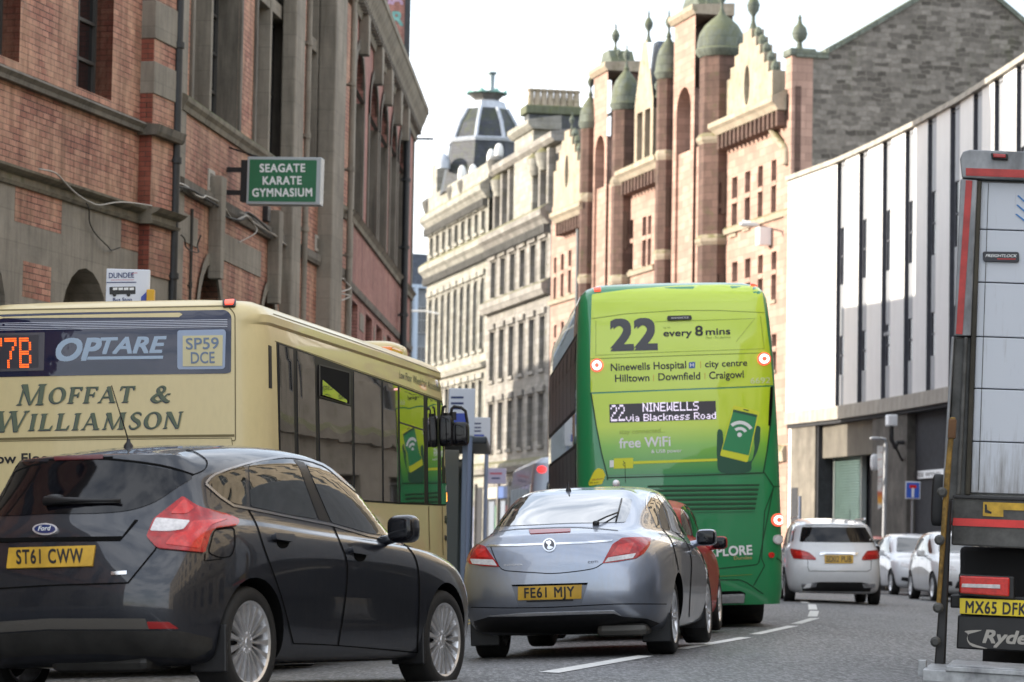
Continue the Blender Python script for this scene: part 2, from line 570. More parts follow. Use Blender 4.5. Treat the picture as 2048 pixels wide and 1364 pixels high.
def text(S, s, p0, p1, h, name, mat, parent, off=.005, bold=0.0, shear=0.0, space=1.0, up=None):
    vs, fs = text2d(s, 0.0, shear, space)
    x0, x1 = min(v[0] for v in vs), max(v[0] for v in vs)
    ch = capheight()
    d = Vector((p1[0] - p0[0], p1[1] - p0[1])); L = d.length; d.normalize()
    u_ = Vector(up).normalized() if up else Vector((d.y, -d.x))
    V, Fc, Z = [], [], []
    b = bold * .55
    for k, (dx, dy) in enumerate(((-b, -b), (b, -b), (b, b), (-b, b), (0, 0)) if bold else ((0, 0),)):   # heavier weight: slightly shifted layers
        n = len(V)
        V += [((a + dx - x0) / (x1 - x0) * L, (c + dy) / ch * h) for a, c in vs]
        Fc += [tuple(n + i for i in f) for f in fs]
        Z += [k * .0002] * len(vs)
    return put2d(S, V, Fc, p0, (d.x, d.y), (u_.x, u_.y), name, mat, parent, off, Z)
DOT = {'2': ['01110','10001','00001','00110','01000','10000','11111'], '7': ['11111','00001','00010','00100','00100','01000','01000'],
 'B': ['11110','10001','10001','11110','10001','10001','11110'], 'N': ['10001','11001','11001','10101','10011','10011','10001'],
 'I': ['111','010','010','010','010','010','111'], 'E': ['11111','10000','10000','11110','10000','10000','11111'],
 'W': ['10001','10001','10001','10101','10101','11011','10001'], 'L': ['10000','10000','10000','10000','10000','10000','11111'],
 'S': ['01111','10000','10000','01110','00001','00001','11110'], 'v': ['00000','00000','10001','10001','10001','01010','00100'],
 'i': ['1','0','1','1','1','1','1'], 'a': ['0000','0000','0110','0001','0111','1001','0111'], 'l': ['1','1','1','1','1','1','1'],
 'c': ['0000','0000','0111','1000','1000','1000','0111'], 'k': ['1000','1000','1001','1010','1100','1010','1001'],
 'n': ['0000','0000','1110','1001','1001','1001','1001'], 'e': ['0000','0000','0110','1001','1111','1000','0111'],
 's': ['0000','0000','0111','1000','0110','0001','1110'], 'R': ['11110','10001','10001','11110','10100','10010','10001'],
 'o': ['0000','0000','0110','1001','1001','1001','0110'], 'd': ['0001','0001','0111','1001','1001','1001','0111'], ' ': ['00'] * 7}
def dots(S, s, p0, p1, h, name, mat, parent, off=.006, fill=.86, sub=1):
    cells, x = [], 0
    for ch in s:
        g = DOT[ch]
        for r_ in range(7):
            for c_, b in enumerate(g[r_]):
                if b == '1': cells.append((x + c_, 6 - r_))
        x += len(g[0]) + 1
    n = x - 1
    vs, fs = [], []
    for cx, cy in cells:
        for i in range(sub):
            for j in range(sub):
                b = len(vs); q = (1 - fill) / 2 / sub
                x0, y0 = cx + i / sub + q, cy + j / sub + q; d = fill / sub
                vs += [(x0, y0), (x0 + d, y0), (x0 + d, y0 + d), (x0, y0 + d)]
                fs.append((b, b + 1, b + 2, b + 3))
    d = Vector((p1[0] - p0[0], p1[1] - p0[1])); L = d.length; d.normalize()
    k = L / n
    return put2d(S, [(a * k, b * h / 7) for a, b in vs], fs, p0, (d.x, d.y), (d.y, -d.x), name, mat, parent, off)
def copy_tree(o, mw=None, parent=None):
    c = o.copy(); col.objects.link(c)
    W[c.name] = W[o.name]
    if parent is not None:
        pi = o.matrix_parent_inverse.copy()
        c.parent = parent; c.matrix_parent_inverse = pi
    if mw is not None: c.matrix_basis = mw; W[c.name] = mw.copy()
    for ch in [x for x in o.children]: copy_tree(ch, None, c)
    return c
# ------------------------------------------------------------------ road shape
CROWN = [(0, -4.6), (17, -1.0), (22.3, .28), (28, 1.6), (32, 2.49), (36.8, 3.44), (41.6, 4.24), (46.7, 4.76), (53, 5.2), (62, 5.2), (75, 4.9), (90, 4.6), (110, 3), (130, .5), (160, -6), (200, -18), (260, -40)]
crown = lambda Y: interp(CROWN, Y)
def road_z(X, Y):
    t = X - crown(Y)
    z = .045 * max(t, -4.2) if t < 0 else -.025 * min(t, 6)
    if t < -4.2: z += .015 * max(-3, t + 4.2)
    return z + max(0, .008 * (27 - Y)) * (1 if Y > 5 else 1)


# ------------------------------------------------------------------ ground, road, pavements
def asphalt(name, c, sc=1.0):
    t = NT(name)
    n1 = t.noise(30, (1, .14, 1), 4, .8); n2 = t.noise(.35, (1, .25, 1), 6, .65); n3 = t.noise(40, (1, 1, 1), 3, .7)
    k = t.ramp(n1, [(.38, sc3(c, .25)), (.5, c), (.62, sc3(c, 2.6))])
    k = t.mix(.9, k, t.ramp(n2, [(.3, (.65, .65, .66)), (.65, (1.2, 1.18, 1.15))]), 'MULTIPLY')
    k = t.mix(.5, k, t.ramp(n3, [(.3, (.7, .7, .7)), (.7, (1.25, 1.25, 1.25))]), 'MULTIPLY')
    t.l(k, t.p.inputs['Base Color'])
    t.l(t.ramp(n2, [(.3, (.45,) * 3), (.7, (.72,) * 3)]), t.p.inputs['Roughness'])
    t.set(Specular_IOR_Level=.5)
    t.bump(n1, .6, .006)
    return t.m
m_asph = asphalt('road_asphalt', (.083, .083, .085))
m_pave = stone_mat('pavement_slab', (.20, .19, .175), (.10, .095, .085), .6, .6)
m_kerb = stone_mat('kerb_granite', (.24, .235, .225), (.12, .115, .11))
m_paint = M('road_paint', (.62, .62, .60), .6, var=.22, vs=9, bump=.3, bs=120, bd=.004)
m_ypaint = M('yellow_road_paint', (.55, .40, .05), .6, var=.25, vs=9)
big = MB().add([(-1500, -400, -.6), (1500, -400, -.6), (1500, 2200, -.6), (-1500, 2200, -.6)], [(0, 1, 2, 3)])
tag(big.build('ground', M('ground_earth', (.09, .085, .075), .9, var=.3), recalc=False), kind='structure')
Ys = [-30 + 2.0 * i for i in range(0, 130)]
offs = [-5.5, -4.2, -3, -1.5, 0, 1.5, 3, 4.5, 5.9]
rb = MB()
rb.add([(crown(Y) + o, Y, road_z(crown(Y) + o, Y)) for Y in Ys for o in offs],
       [(i * 9 + k, i * 9 + k + 1, i * 9 + 10 + k, i * 9 + 9 + k) for i in range(len(Ys) - 1) for k in range(8)])
tag(rb.build('road', m_asph, smooth=True, recalc=False), kind='structure')
for nm, o0, o1, o2, sg in (('pavement', -5.5, -5.65, -22, -1), ('pavement', 5.9, 6.05, 22, 1)):
    kb, pv = MB(), MB()
    for i, Y in enumerate(Ys[:-1]):
        Y2 = Ys[i + 1]
        q = []
        for yy in (Y, Y2):
            z0 = road_z(crown(yy) + o0, yy)
            q.append([(crown(yy) + o0, yy, z0 - .05), (crown(yy) + o0, yy, z0 + .115), (crown(yy) + o1, yy, z0 + .125), (crown(yy) + o2, yy, z0 + .125 + .02 * abs(o2 - o1))])
        (a0, a1, a2, a3), (b0, b1, b2, b3) = q
        kb.add([a0, b0, b1, a1, a2, b2], [(0, 1, 2, 3), (3, 2, 5, 4)])
        pv.add([(a2[0], a2[1], a2[2] + .001), (b2[0], b2[1], b2[2] + .001), b3, a3], [(0, 1, 2, 3)])
    tag(kb.build('kerb', m_kerb), kind='structure'); tag(pv.build(nm, m_pave), kind='structure')
def ground_pt(px, py):
    lo, hi = 5.0, 200.0
    for _ in range(50):
        m_ = (lo + hi) / 2; p = at(px, py, m_)
        if p.z > road_z(p.x, p.y): lo = m_
        else: hi = m_
    p = at(px, py, lo)
    return Vector((p.x, p.y, road_z(p.x, p.y) + .004))
def dash(a, b, wd=.14, mat=None, name='lane_marking'):
    n = 6
    L_ = []
    for k in range(n + 1):
        p = a.lerp(b, k / n); d = (b - a).normalized(); s_ = Vector((-d.y, d.x, 0)) * wd / 2
        L_ += [p + s_, p - s_]
    for v in L_: v.z = road_z(v.x, v.y) + .005
    mb_ = MB().add(L_, [(2 * k, 2 * k + 1, 2 * k + 3, 2 * k + 2) for k in range(n)])
    return tag(mb_.build(name, mat or m_paint, recalc=False), kind='structure')
for (p, q) in (((1098, 1346), (1292, 1312)), ((1362, 1298), (1492, 1275)), ((1510, 1269), (1586, 1252)), ((1592, 1248), (1630, 1236.5)), ((1625, 1233.5), (1629, 1222)), ((1626, 1219.5), (1624, 1209)), ((1612, 1206.5), (1606, 1203))):
    dash(ground_pt(*p), ground_pt(*q))
dash(Vector((-2.6, 13, 0)), Vector((-1.2, 17.2, 0)))
for Y in range(60, 130, 6): dash(Vector((crown(Y), Y, 0)), Vector((crown(Y + 3), Y + 3, 0)))
for Y in range(34, 120, 4):
    for o in (-5.2, -4.98): dash(Vector((crown(Y) + o, Y, 0)), Vector((crown(Y + 4) + o, Y + 4, 0)), .08, m_ypaint, 'kerb_line')
# ------------------------------------------------------------------ shared materials
m_black = M('black_plastic', (.012, .012, .013), .45, var=.3, vs=9)
m_matt = M('matt_black', (.01, .01, .011), .8)
m_gap = M('panel_gap_black', (.004, .004, .004), .9, spec=.1)
m_rubber = M('tyre_rubber', (.014, .0138, .0135), .75, var=.3, vs=12, bump=.2, bs=60, bd=.004)
m_glass = M('dark_car_glass', (.008, .011, .011), .02, spec=.6, ior=1.5, coat=.7)
m_tint = M('tinted_glass', (.004, .004, .006), .06, spec=.5, ior=1.45)
m_chrome = M('chrome', (.72, .73, .75), .12, metal=1)
m_alloy = M('alloy_silver', (.72, .72, .73), .30, metal=.75, var=.12, vs=14)
m_alloydk = M('brake_dark', (.03, .03, .032), .6, metal=.4)
m_red = M('tail_light_red', (.36, .006, .006), .15, coat=.5, spec=.4, var=.35, vs=22)
m_redb = M('tail_light_bright_red', (.58, .02, .014), .15, coat=.5, var=.25, vs=30)
m_reddk = M('reflector_red', (.30, .012, .012), .3, coat=.4)
m_clear = M('clear_lens', (.62, .60, .60), .12, coat=1, var=.25, vs=30)
m_plate = M('number_plate_yellow', (.56, .33, .03), .45, var=.22, vs=5)
m_ink = M('plate_ink', (.012, .012, .014), .45)
m_white = M('white_enamel', (.76, .77, .79), .35, coat=.3)
m_rlit = M('lit_red_lamp', (1.0, .10, .06), .3, emit=.5)
m_rglow = M('lit_lamp_core', (1.0, .62, .52), .3, emit=2.2)
m_amber = M('amber_lens', (.8, .22, .02), .2, coat=.6)
m_mirror = M('mirror_glass', (.75, .77, .8), .02, metal=1)
m_seat = M('seat_fabric', (.03, .03, .033), .9)

def carpaint(name, c, metal=.3, rough=.3, dirt=(.13, .11, .09), amount=.35, coat=None):
    t = NT(name)
    t.set(Metallic=metal, Roughness=rough, Coat_Weight=1.0, Coat_Roughness=.025, Specular_IOR_Level=.5)
    n1 = t.noise(2.2, (1, 1, 1), 6, .7)
    n2 = t.noise(26, (1, 1, .35), 4, .7)
    f = t.mix(.6, n1, n2)
    # road film, heavier near the ground (splashed dirt, object height)
    sp = t.n('ShaderNodeSeparateXYZ'); tc_ = t.n('ShaderNodeTexCoord'); t.l(tc_.outputs['Object'], sp.inputs[0])
    mr = t.n('ShaderNodeMapRange'); mr.inputs[1].default_value = .75; mr.inputs[2].default_value = .15
    mr.inputs[3].default_value = 0; mr.inputs[4].default_value = .26
    t.l(sp.outputs[2], mr.inputs[0])
    a = t.n('ShaderNodeMath', operation='ADD'); t.l(f, a.inputs[0]); t.l(mr.outputs[0], a.inputs[1])
    k = t.ramp(a.outputs[0], [(.46, (.0, .0, .0)), (.85, (amount,) * 3)])
    t.l(t.mix(k, c, dirt), t.p.inputs['Base Color'])
    cr = t.ramp(a.outputs[0], [(.5, (.015,) * 3), (.95, (.14,) * 3)])
    t.l(cr, t.p.inputs['Coat Roughness'])
    cw = t.ramp(a.outputs[0], [(.5, (1,) * 3), (1, (.7,) * 3)])
    t.l(cw, t.p.inputs['Coat Weight'])
    if coat is not None:
        for l_ in list(t.p.inputs['Coat Weight'].links): t.t.links.remove(l_)
        t.p.inputs['Coat Weight'].default_value = coat
    return t.m
p_focus = carpaint('dark_grey_metallic_paint', (.0075, .010, .017), .25, .38, (.065, .065, .068), .17)
p_insig = carpaint('silver_blue_metallic_paint', (.31, .345, .42), .75, .32, (.30, .28, .25), .45)
p_red = carpaint('red_paint', (.36, .006, .009), .0, .5, (.2, .03, .03), .2, coat=.25)
p_white = carpaint('white_paint', (.74, .76, .79), 0, .35, (.4, .38, .35), .22)
p_white2 = carpaint('pale_white_paint', (.70, .71, .72), 0, .4, (.4, .38, .35), .3)

# ------------------------------------------------------------------ car body from horizontal contours
def mk(xr, rc, xs, xf, fc, ys, zr, zs, zf, rw=.80, fw=.75, dzr=0.0, dzf=0.0):
    ys = list(ys) if isinstance(ys, (list, tuple)) else [ys * k for k in (.965, 1, 1, 1, 1, .985, .93)]
    zs = list(zs) if isinstance(zs, (list, tuple)) else [zs] * 7
    x = [xr, xr + .02, xr + rc] + list(xs) + [xf - fc, xf - .03, xf]
    y = [0, .45 * ys[0], rw * ys[0]] + ys + [fw * ys[6], .42 * ys[6], 0]
    z = [zr, zr + dzr * .3, zr + dzr] + zs + [zf + dzf, zf + dzf * .3, zf]
    return [Vector(p) for p in zip(x, y, z)]
def car_mesh(loops, crown, level=3, creases={}, tail=None):
    """closed body: contours from the sill up to the roof rail, a sheet for the roof and one for the floor"""
    n = 13
    verts = [p for lp in loops for p in lp]
    K = len(loops)
    idx = lambda k, i: k * n + i
    F_ = []
    for k in range(K - 1):
        for i in range(n - 1):
            F_.append((idx(k, i), idx(k, i + 1), idx(k + 1, i + 1), idx(k + 1, i)))
    def cap(k, cr, flip):
        lp = loops[k]
        rows = [[idx(k, 0), idx(k, 1), idx(k, 2)]]
        for j in range(7):
            p = lp[3 + j]
            t = j / 6
            xc = lerp(lp[0].x, lp[12].x, .10 + .80 * t) if False else p.x
            z1 = p.z + cr[j]
            a = len(verts); verts.append(Vector((p.x, 0, z1)))
            verts.append(Vector((p.x, p.y * .58, p.z + cr[j] * .78)))
            rows.append([a, a + 1, idx(k, 3 + j)])
        rows.append([idx(k, 12), idx(k, 11), idx(k, 10)])
        for r0, r1 in zip(rows, rows[1:]):
            for q in range(2):
                f = (r0[q], r0[q + 1], r1[q + 1], r1[q])
                F_.append(f if flip else tuple(reversed(f)))
    cap(0, [0] * 7, False)
    cap(K - 1, crown, True)
    nv = len(verts)
    m_ = [i if abs(v.y) < 1e-6 else None for i, v in enumerate(verts)]
    allv = list(verts)
    for i, v in enumerate(verts):
        if m_[i] is None:
            m_[i] = len(allv); allv.append(Vector((v.x, -v.y, v.z)))
    faces = F_ + [tuple(reversed([m_[i] for i in f])) for f in F_]
    me = bpy.data.meshes.new('cage')
    me.from_pydata([tuple(v) for v in allv], [], faces)
    bm = bmesh.new(); bm.from_mesh(me)
    bmesh.ops.recalc_face_normals(bm, faces=bm.faces)
    cl = bm.edges.layers.float.new('crease_edge')
    bm.verts.ensure_lookup_table()
    for (k, i0, i1), val in creases.items():
        for i in range(i0, i1):
            for a, b in ((idx(k, i), idx(k, i + 1)), (m_[idx(k, i)], m_[idx(k, i + 1)])):
                e = bm.edges.get((bm.verts[a], bm.verts[b]))
                if e: e[cl] = val
    bm.to_mesh(me); bm.free()
    o = bpy.data.objects.new('cage', me); col.objects.link(o)
    s_ = o.modifiers.new('s', 'SUBSURF'); s_.levels = level; s_.render_levels = level
    dg = bpy.context.evaluated_depsgraph_get()
    res = bpy.data.meshes.new_from_object(o.evaluated_get(dg))
    bpy.data.objects.remove(o)
    return res
def car_body(root, me, paint, wheels, ra, level_gap=.02, well=.62):
    """cuts the wheel arches and links the body"""
    mw = W[root.name]
    o = bpy.data.objects.new('body', me)
    col.objects.link(o)
    me.materials.clear(); me.materials.append(paint); me.materials.append(m_gap)
    c = MB()
    for (x, z) in wheels:
        for sg in (-1, 1):
            T = Matrix.Translation((x, sg * (well + .5), z)) @ Matrix.Rotation(R(90), 4, 'X')
            c.lathe([(ra, -.5), (ra, .5)], 40, T, m=1)
    cm = c.mesh('cut', [paint, m_gap])
    co = bpy.data.objects.new('cut', cm); col.objects.link(co)
    b = o.modifiers.new('b', 'BOOLEAN'); b.operation = 'DIFFERENCE'; b.object = co; b.solver = 'EXACT'
    dg = bpy.context.evaluated_depsgraph_get()
    nm = bpy.data.meshes.new_from_object(o.evaluated_get(dg))
    bpy.data.objects.remove(o); bpy.data.objects.remove(co)
    nm.name = 'body'
    nm.shade_smooth(); nm.set_sharp_from_angle(angle=R(38))
    ob = bpy.data.objects.new('body', nm)
    link(ob, root, mw)
    return ob
def frame3(o_, x, y, z):
    return Matrix(((x.x, y.x, z.x, o_.x), (x.y, y.y, z.y, o_.y), (x.z, y.z, z.z, o_.z), (0, 0, 0, 1)))
def pose_px(pr, Yr, pf, Yf, yw, rw, roll):
    a, b = at(*pr, Yr), at(*pf, Yf)
    x = (b - a).normalized()
    l = Vector((-x.y, x.x, 0)).normalized()
    l = (l * math.cos(roll) + x.cross(l).normalized() * math.sin(roll)).normalized()
    z = x.cross(l).normalized()
    l = z.cross(x).normalized()
    Rm = frame3(Vector((0, 0, 0)), x, l, z)
    return Matrix.Translation(a - Rm @ Vector((0, -yw, rw))) @ Rm
def make_wheel(root, x, yf, r, rr, wd, spokes, sw=.018, style='thin', n=40):
    """right-hand wheel; outer face at local y = -yf"""
    mw0 = W[root.name] @ Matrix.Translation((x, -yf, r))
    T = Matrix.Rotation(R(90), 4, 'X')            # lathe axis z -> -y (outwards)
    hub = MB()
    hub.lathe([(rr * .80, -.13), (rr * .80, -.085), (.07, -.085), (.07, -.06), (.001, -.06)], 28, T)
    wh = hub.build('wheel', m_alloydk, root, mw0, smooth=30)
    t = MB()
    t.lathe([(rr * .97, -wd), (r * .93, -wd), (r * .985, -wd * .94), (r, -wd * .85), (r, -wd * .5), (r, -wd * .15), (r * .985, -.012), (r * .95, .004), (r * .84, .010), (rr * 1.03, .004), (rr * .99, -.012)], n, T, cap=False)
    t.build('tyre', m_rubber, wh, mw0, smooth=50)
    q = MB()
    q.lathe([(rr * .90, -wd), (rr * .88, -.10), (rr * .93, -.03), (rr * .965, -.006), (rr * 1.02, .003), (rr * 1.03, -.004), (rr * .98, -.02), (rr * .97, -wd)], n, T, cap=False)
    q.lathe([(.001, -.012), (.028, -.012), (.03, -.018), (.062, -.022), (.068, -.05), (.001, -.05)], 24, T)
    for k in range(spokes):
        a = 2 * math.pi * k / spokes
        Tk = T @ Matrix.Rotation(a, 4, 'Z')
        for off in ((0,) if style == 'thin' else (-.022, .022)):
            w0, w1 = sw * .28, sw * (1.15 if style == 'thin' else .8)
            vs = []
            for (rad, w_, z0, z1) in ((.045, w0, -.055, -.020), (rr * .5, w0 * 1.7, -.045, -.012), (rr * .95, w1, -.045, -.006)):
                o2 = off * (rad / rr + .35)
                vs += [(rad, o2 - w_ * 1.0, z0), (rad, o2 - w_ * .75, z1), (rad, o2 + w_ * .75, z1), (rad, o2 + w_ * 1.0, z0)]
            fs = []
            for s_ in range(2):
                for e in range(4):
                    fs.append((s_ * 4 + e, s_ * 4 + (e + 1) % 4, s_ * 4 + 4 + (e + 1) % 4, s_ * 4 + 4 + e))
            q.add(vs, fs, Tk)
    for k in range(5):
        a = 2 * math.pi * k / 5 + .3
        q.lathe([(.009, -.03), (.009, -.014), (.001, -.014)], 6, T @ Matrix.Translation((.05 * math.cos(a), .05 * math.sin(a), 0)))
    q.build('rim', m_alloy, wh, mw0, smooth=35)
    return wh
def wheels(root, xr, xf, yf, r, rr, wd, spokes, sw=.018, style='thin'):
    wr = make_wheel(root, xr, yf, r, rr, wd, spokes, sw, style)
    mw = W[root.name]
    copy_tree(wr, mw @ Matrix.Translation((xf, -yf, r)) @ Matrix.Rotation(.35, 4, 'Y'))
    Z = Matrix.Rotation(math.pi, 4, 'Z')
    copy_tree(wr, mw @ Matrix.Translation((xr, yf, r)) @ Z)
    copy_tree(wr, mw @ Matrix.Translation((xf, yf, r)) @ Z)
def mirror_pair(root, x, y, z, paint, r=(.075, .115, .085), glass_dark=False):
    mw = W[root.name]
    for sg in (-1, 1):
        b = MB()
        superell(b, (x, sg * (y + r[1]), z), r, .55, .6)
        b.tube([(x + .02, sg * (y - .10), z - r[2] * .9), (x + .01, sg * (y + .05), z - r[2] * .55)], [.035, .03], 8)
        o = b.build('door_mirror', paint, root, mw, smooth=True)
        g = MB()
        superell(g, (x - r[0] * .72, sg * (y + r[1]), z), (r[0] * .34, r[1] * .9, r[2] * .86), .5, .5)
        g.build('mirror_glass', m_mirror if not glass_dark else m_tint, o, mw, smooth=True)
def plate(S, root, poly, txt, p0, p1, h, mw=None, off=.012):
    o = panel(S, poly, 'number_plate', m_plate, root, off=off, skirt=.006, step=8)
    text(S, txt, p0, p1, h, 'lettering', m_ink, o, off=off + .002, bold=.035, space=1.12)
    return o
# ------------------------------------------------------------------ shared vehicle and print materials
p_cream = carpaint('cream_coach_paint', (.66, .545, .28), 0, .4, (.35, .28, .15), .22, coat=.3)
p_green = carpaint('green_bus_paint', (.008, .235, .075), 0, .3, (.10, .14, .08), .15)
m_lime = carpaint('lime_vinyl', (.52, .70, .018), 0, .35, (.4, .42, .15), .08)
m_busglass = M('bus_glass', (.022, .021, .020), .015, spec=1.0, ior=1.75, coat=1.0)
m_rearglass = M('bus_rear_glass', (.011, .015, .045), .03, spec=.5, ior=1.5, coat=.25, bump=.04, bs=2.2, bd=.05)
m_grey = M('grey_charcoal_print', (.055, .058, .066), .4)
m_vwhite = M('white_vinyl', (.78, .80, .80), .4)
m_led = M('led_orange', (1.0, .13, .01), .4, emit=.55)
m_ledw = M('led_white', (.80, .72, .88), .4, emit=.25)
m_ledbk = M('led_panel', (.035, .032, .042), .35)


ell = lambda cx, cy, a, b, n=28: [(cx + a * math.cos(2 * math.pi * k / n), cy + b * math.sin(2 * math.pi * k / n)) for k in range(n)]
m_deckglass = M('deck_glass', (.030, .028, .026), .30, spec=.25, ior=1.3)
# ------------------------------------------------------------------ red brick hall on the left (three wall lengths)
m_brick = brick_mat('red_glazed_brick', (.52, .265, .185), (.34, .14, .10), (.055, .042, .036), (.55, .35, .23), bw=.235, bh=.088, dirt=.6)
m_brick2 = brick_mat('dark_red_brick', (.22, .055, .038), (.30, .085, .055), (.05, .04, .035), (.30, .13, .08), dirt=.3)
m_brick3 = brick_mat('pink_red_brick', (.44, .21, .175), (.36, .155, .13), (.11, .07, .06), (.42, .24, .19), dirt=.4)
m_sand = stone_mat('grey_sandstone', (.27, .24, .195), (.10, .088, .07), .95, .42, streak=.55, jm=.012, jf=.3)
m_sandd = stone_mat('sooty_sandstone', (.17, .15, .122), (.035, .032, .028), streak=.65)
m_sandm = stone_mat('mossy_sandstone', (.22, .195, .15), (.05, .046, .036), moss=(.07, .085, .02), streak=.6)
m_win = M('old_window_glass', (.012, .013, .014), .06, spec=.8)
m_frame = M('old_window_frame', (.05, .047, .042), .6)
m_pipe = M('iron_pipe', (.018, .02, .022), .5, var=.4)
m_cable = M('pale_cable', (.40, .37, .32), .6)
m_cabled = M('dark_cable', (.04, .036, .03), .7)
W1 = Frame((-17.59, -5), (-5.3, 47), -.1)
W2 = Frame((-5.3, 47), (-3.52, 63.2), -.1)
W3 = Frame((-3.52, 63.2), (-2.88, 84.6), -.1)
hall = thing('brick_hall', W1.mw, 'long red brick hall with grey stone bands and tall windows lining the left side', 'building')
HT = 13.2
def prof(Fm, name, u0, u1, z0, pts, mat, par=None):
    """moulding: (outward, height) profile run along the wall"""
    mb = MB(); n = len(pts)
    vs = [(u, -o, z0 + h) for u in (u0, u1) for o, h in pts]
    mb.add(vs, [tuple(range(n)), tuple(range(n, 2 * n))] + [(i, (i + 1) % n, n + (i + 1) % n, n + i) for i in range(n)])
    return mb.build(name, mat, par or hall, Fm.mw)
def bx(Fm, name, u0, u1, z0, z1, o, mat, par=None, bev=.012, inn=.05):
    return B(name, (min(u0, u1), -o, min(z0, z1)), (max(u0, u1), inn, max(z0, z1)), mat, par or hall, Fm.mw, bev)
def window(Fm, u0, u1, z0, z1, d, bars=(), rails=(), head=None, par=None, glass=None, fr=None, fw=.06):
    """frame with glazing bars; pane is a sub-part"""
    par = par or hall
    mb = MB(); t = .05
    mb.box((u0, d - .06, z0), (u0 + fw, d, z1)); mb.box((u1 - fw, d - .06, z0), (u1, d, z1))
    mb.box((u0 + fw, d - .058, z0), (u1 - fw, d, z0 + fw)); mb.box((u0 + fw, d - .058, z1 - fw), (u1 - fw, d, z1))
    for b in bars:
        u = lerp(u0, u1, b); mb.box((u - t / 2, d - .055, z0 + fw), (u + t / 2, d, z1 - fw))
    for r_ in rails:
        z = lerp(z0, z1, r_); mb.box((u0 + fw, d - .052, z - t / 2), (u1 - fw, d, z + t / 2))
    o = mb.build('window', fr or m_frame, par, Fm.mw)
    pn = MB().add([(u0, d - .012, z0), (u1, d - .012, z0), (u1, d - .012, z1), (u0, d - .012, z1)], [(0, 1, 2, 3)])
    pn.build('pane', glass or m_win, o, Fm.mw, recalc=False)
    return o
# ---- wall 1
zU0, zU1 = W1.v(345, 293), W1.v(345, 273)       # sill band
zL0, zL1 = W1.v(345, 470), W1.v(345, 440)       # lower cornice
uP0, uP1 = W1.u(300, 400, -.2), W1.u(350, 400, -.2)                 # pilaster
uA, uB = W1.u(152, 180), W1.u(223, 200)
zS = W1.v(170, 196, .30)
arc1 = (W1.u(118, 600), W1.u(213, 600))
holes = [rect(uA, uB, zS, HT - 1.2)]
k = uA - (uB - uA) - 2.1
wl = uB - uA
while k > 1:
    holes.append(rect(k, k + wl, zS, HT - 1.2)); k -= wl + 2.1
za = W1.v(170, 537)
m = MB(); wall(m, rect(0, W1.L, zL1 - .02, HT), holes, .32)
m.build('wall', m_brick, hall, W1.mw)
for h in holes: window(W1, h[0][0], h[1][0], zS, HT - 1.2, .32, (.5,), (.12, .25, .38, .52, .66, .8), glass=m_win)
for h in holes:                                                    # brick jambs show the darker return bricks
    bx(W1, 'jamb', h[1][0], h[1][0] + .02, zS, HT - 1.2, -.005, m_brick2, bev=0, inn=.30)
archs = [arch(arc1[0], arc1[1], -.2, za)]
aw = arc1[1] - arc1[0]
k = W1.u(8, 600) - aw
while k > 1: archs.append(arch(k, k + aw, -.2, za)); k -= aw + 2.4
m = MB(); wall(m, rect(0, W1.L, -.3, zL1 - .02), archs, .55, -.03)
m.build('stone_base', m_sand, hall, W1.mw)
for a in archs:
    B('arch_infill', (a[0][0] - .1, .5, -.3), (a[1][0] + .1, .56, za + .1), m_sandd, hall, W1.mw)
def br_inset(Fm, x0, y0, x1, y1, mat, o=.034):
    u0, u1 = Fm.u(x0, (y0 + y1) / 2), Fm.u(x1, (y0 + y1) / 2)
    return bx(Fm, 'brick_panel', u0, u1, Fm.v(x1, y1), Fm.v(x1, y0), o, mat, bev=0, inn=.0)
br_inset(W1, 25, 385, 119, 468, m_brick); br_inset(W1, 41, 535, 97, 605, m_brick); br_inset(W1, 238, 450, 300, 513, m_brick)
uq = W1.u(25, 430) - 3.2
bx(W1, 'brick_panel', uq, uq + 1.7, W1.v(119, 468), W1.v(119, 400), .034, m_brick, bev=0, inn=0)
prof(W1, 'sill_band', 0, uP0, zU0, [(-.02, 0), (.10, 0), (.11, .06), (.16, (zU1 - zU0) * .75), (.13, zU1 - zU0), (-.02, zU1 - zU0 + .03)], m_sandd)
hL = zL1 - zL0
prof(W1, 'lower_cornice', 0, uP0, zL0, [(-.02, 0), (.07, 0), (.10, .05), (.10, hL * .2), (.06, hL * .25), (.06, hL * .62), (.13, hL * .72), (.19, hL * .86), (.20, hL), (-.02, hL + .06)], m_sandm)
# pilaster at the bend with stone blocks
po = .20
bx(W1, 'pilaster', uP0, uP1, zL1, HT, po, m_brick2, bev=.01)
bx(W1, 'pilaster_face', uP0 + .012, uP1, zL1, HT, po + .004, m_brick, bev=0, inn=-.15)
for y0, y1 in ((-200, -110), (5, 82), (128, 193)):
    bx(W1, 'quoin_block', uP0 - .01, uP1, W1.v(320, y1, -po), W1.v(320, y0, -po), po + .025, m_sand)
bx(W1, 'pilaster_base', uP0 - .0, uP1, -.3, W1.v(320, 555, -po), po - .02, m_sand)
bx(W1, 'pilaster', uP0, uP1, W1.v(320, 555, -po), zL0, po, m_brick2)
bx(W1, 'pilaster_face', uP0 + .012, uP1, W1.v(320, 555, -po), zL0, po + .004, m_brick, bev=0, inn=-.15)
prof(W1, 'sill_band', uP0 - .10, uP1, zU0 - .03, [(-.02, 0), (po + .11, 0), (po + .14, .05), (po + .17, zU1 - zU0), (-.02, zU1 - zU0 + .04)], m_sandd)
prof(W1, 'lower_cornice', uP0 - .12, uP1, zL0, [(-.02, 0), (po + .08, 0), (po + .11, hL * .2), (po + .07, hL * .25), (po + .07, hL * .6), (po + .15, hL * .75), (po + .22, hL), (-.02, hL + .06)], m_sandm)
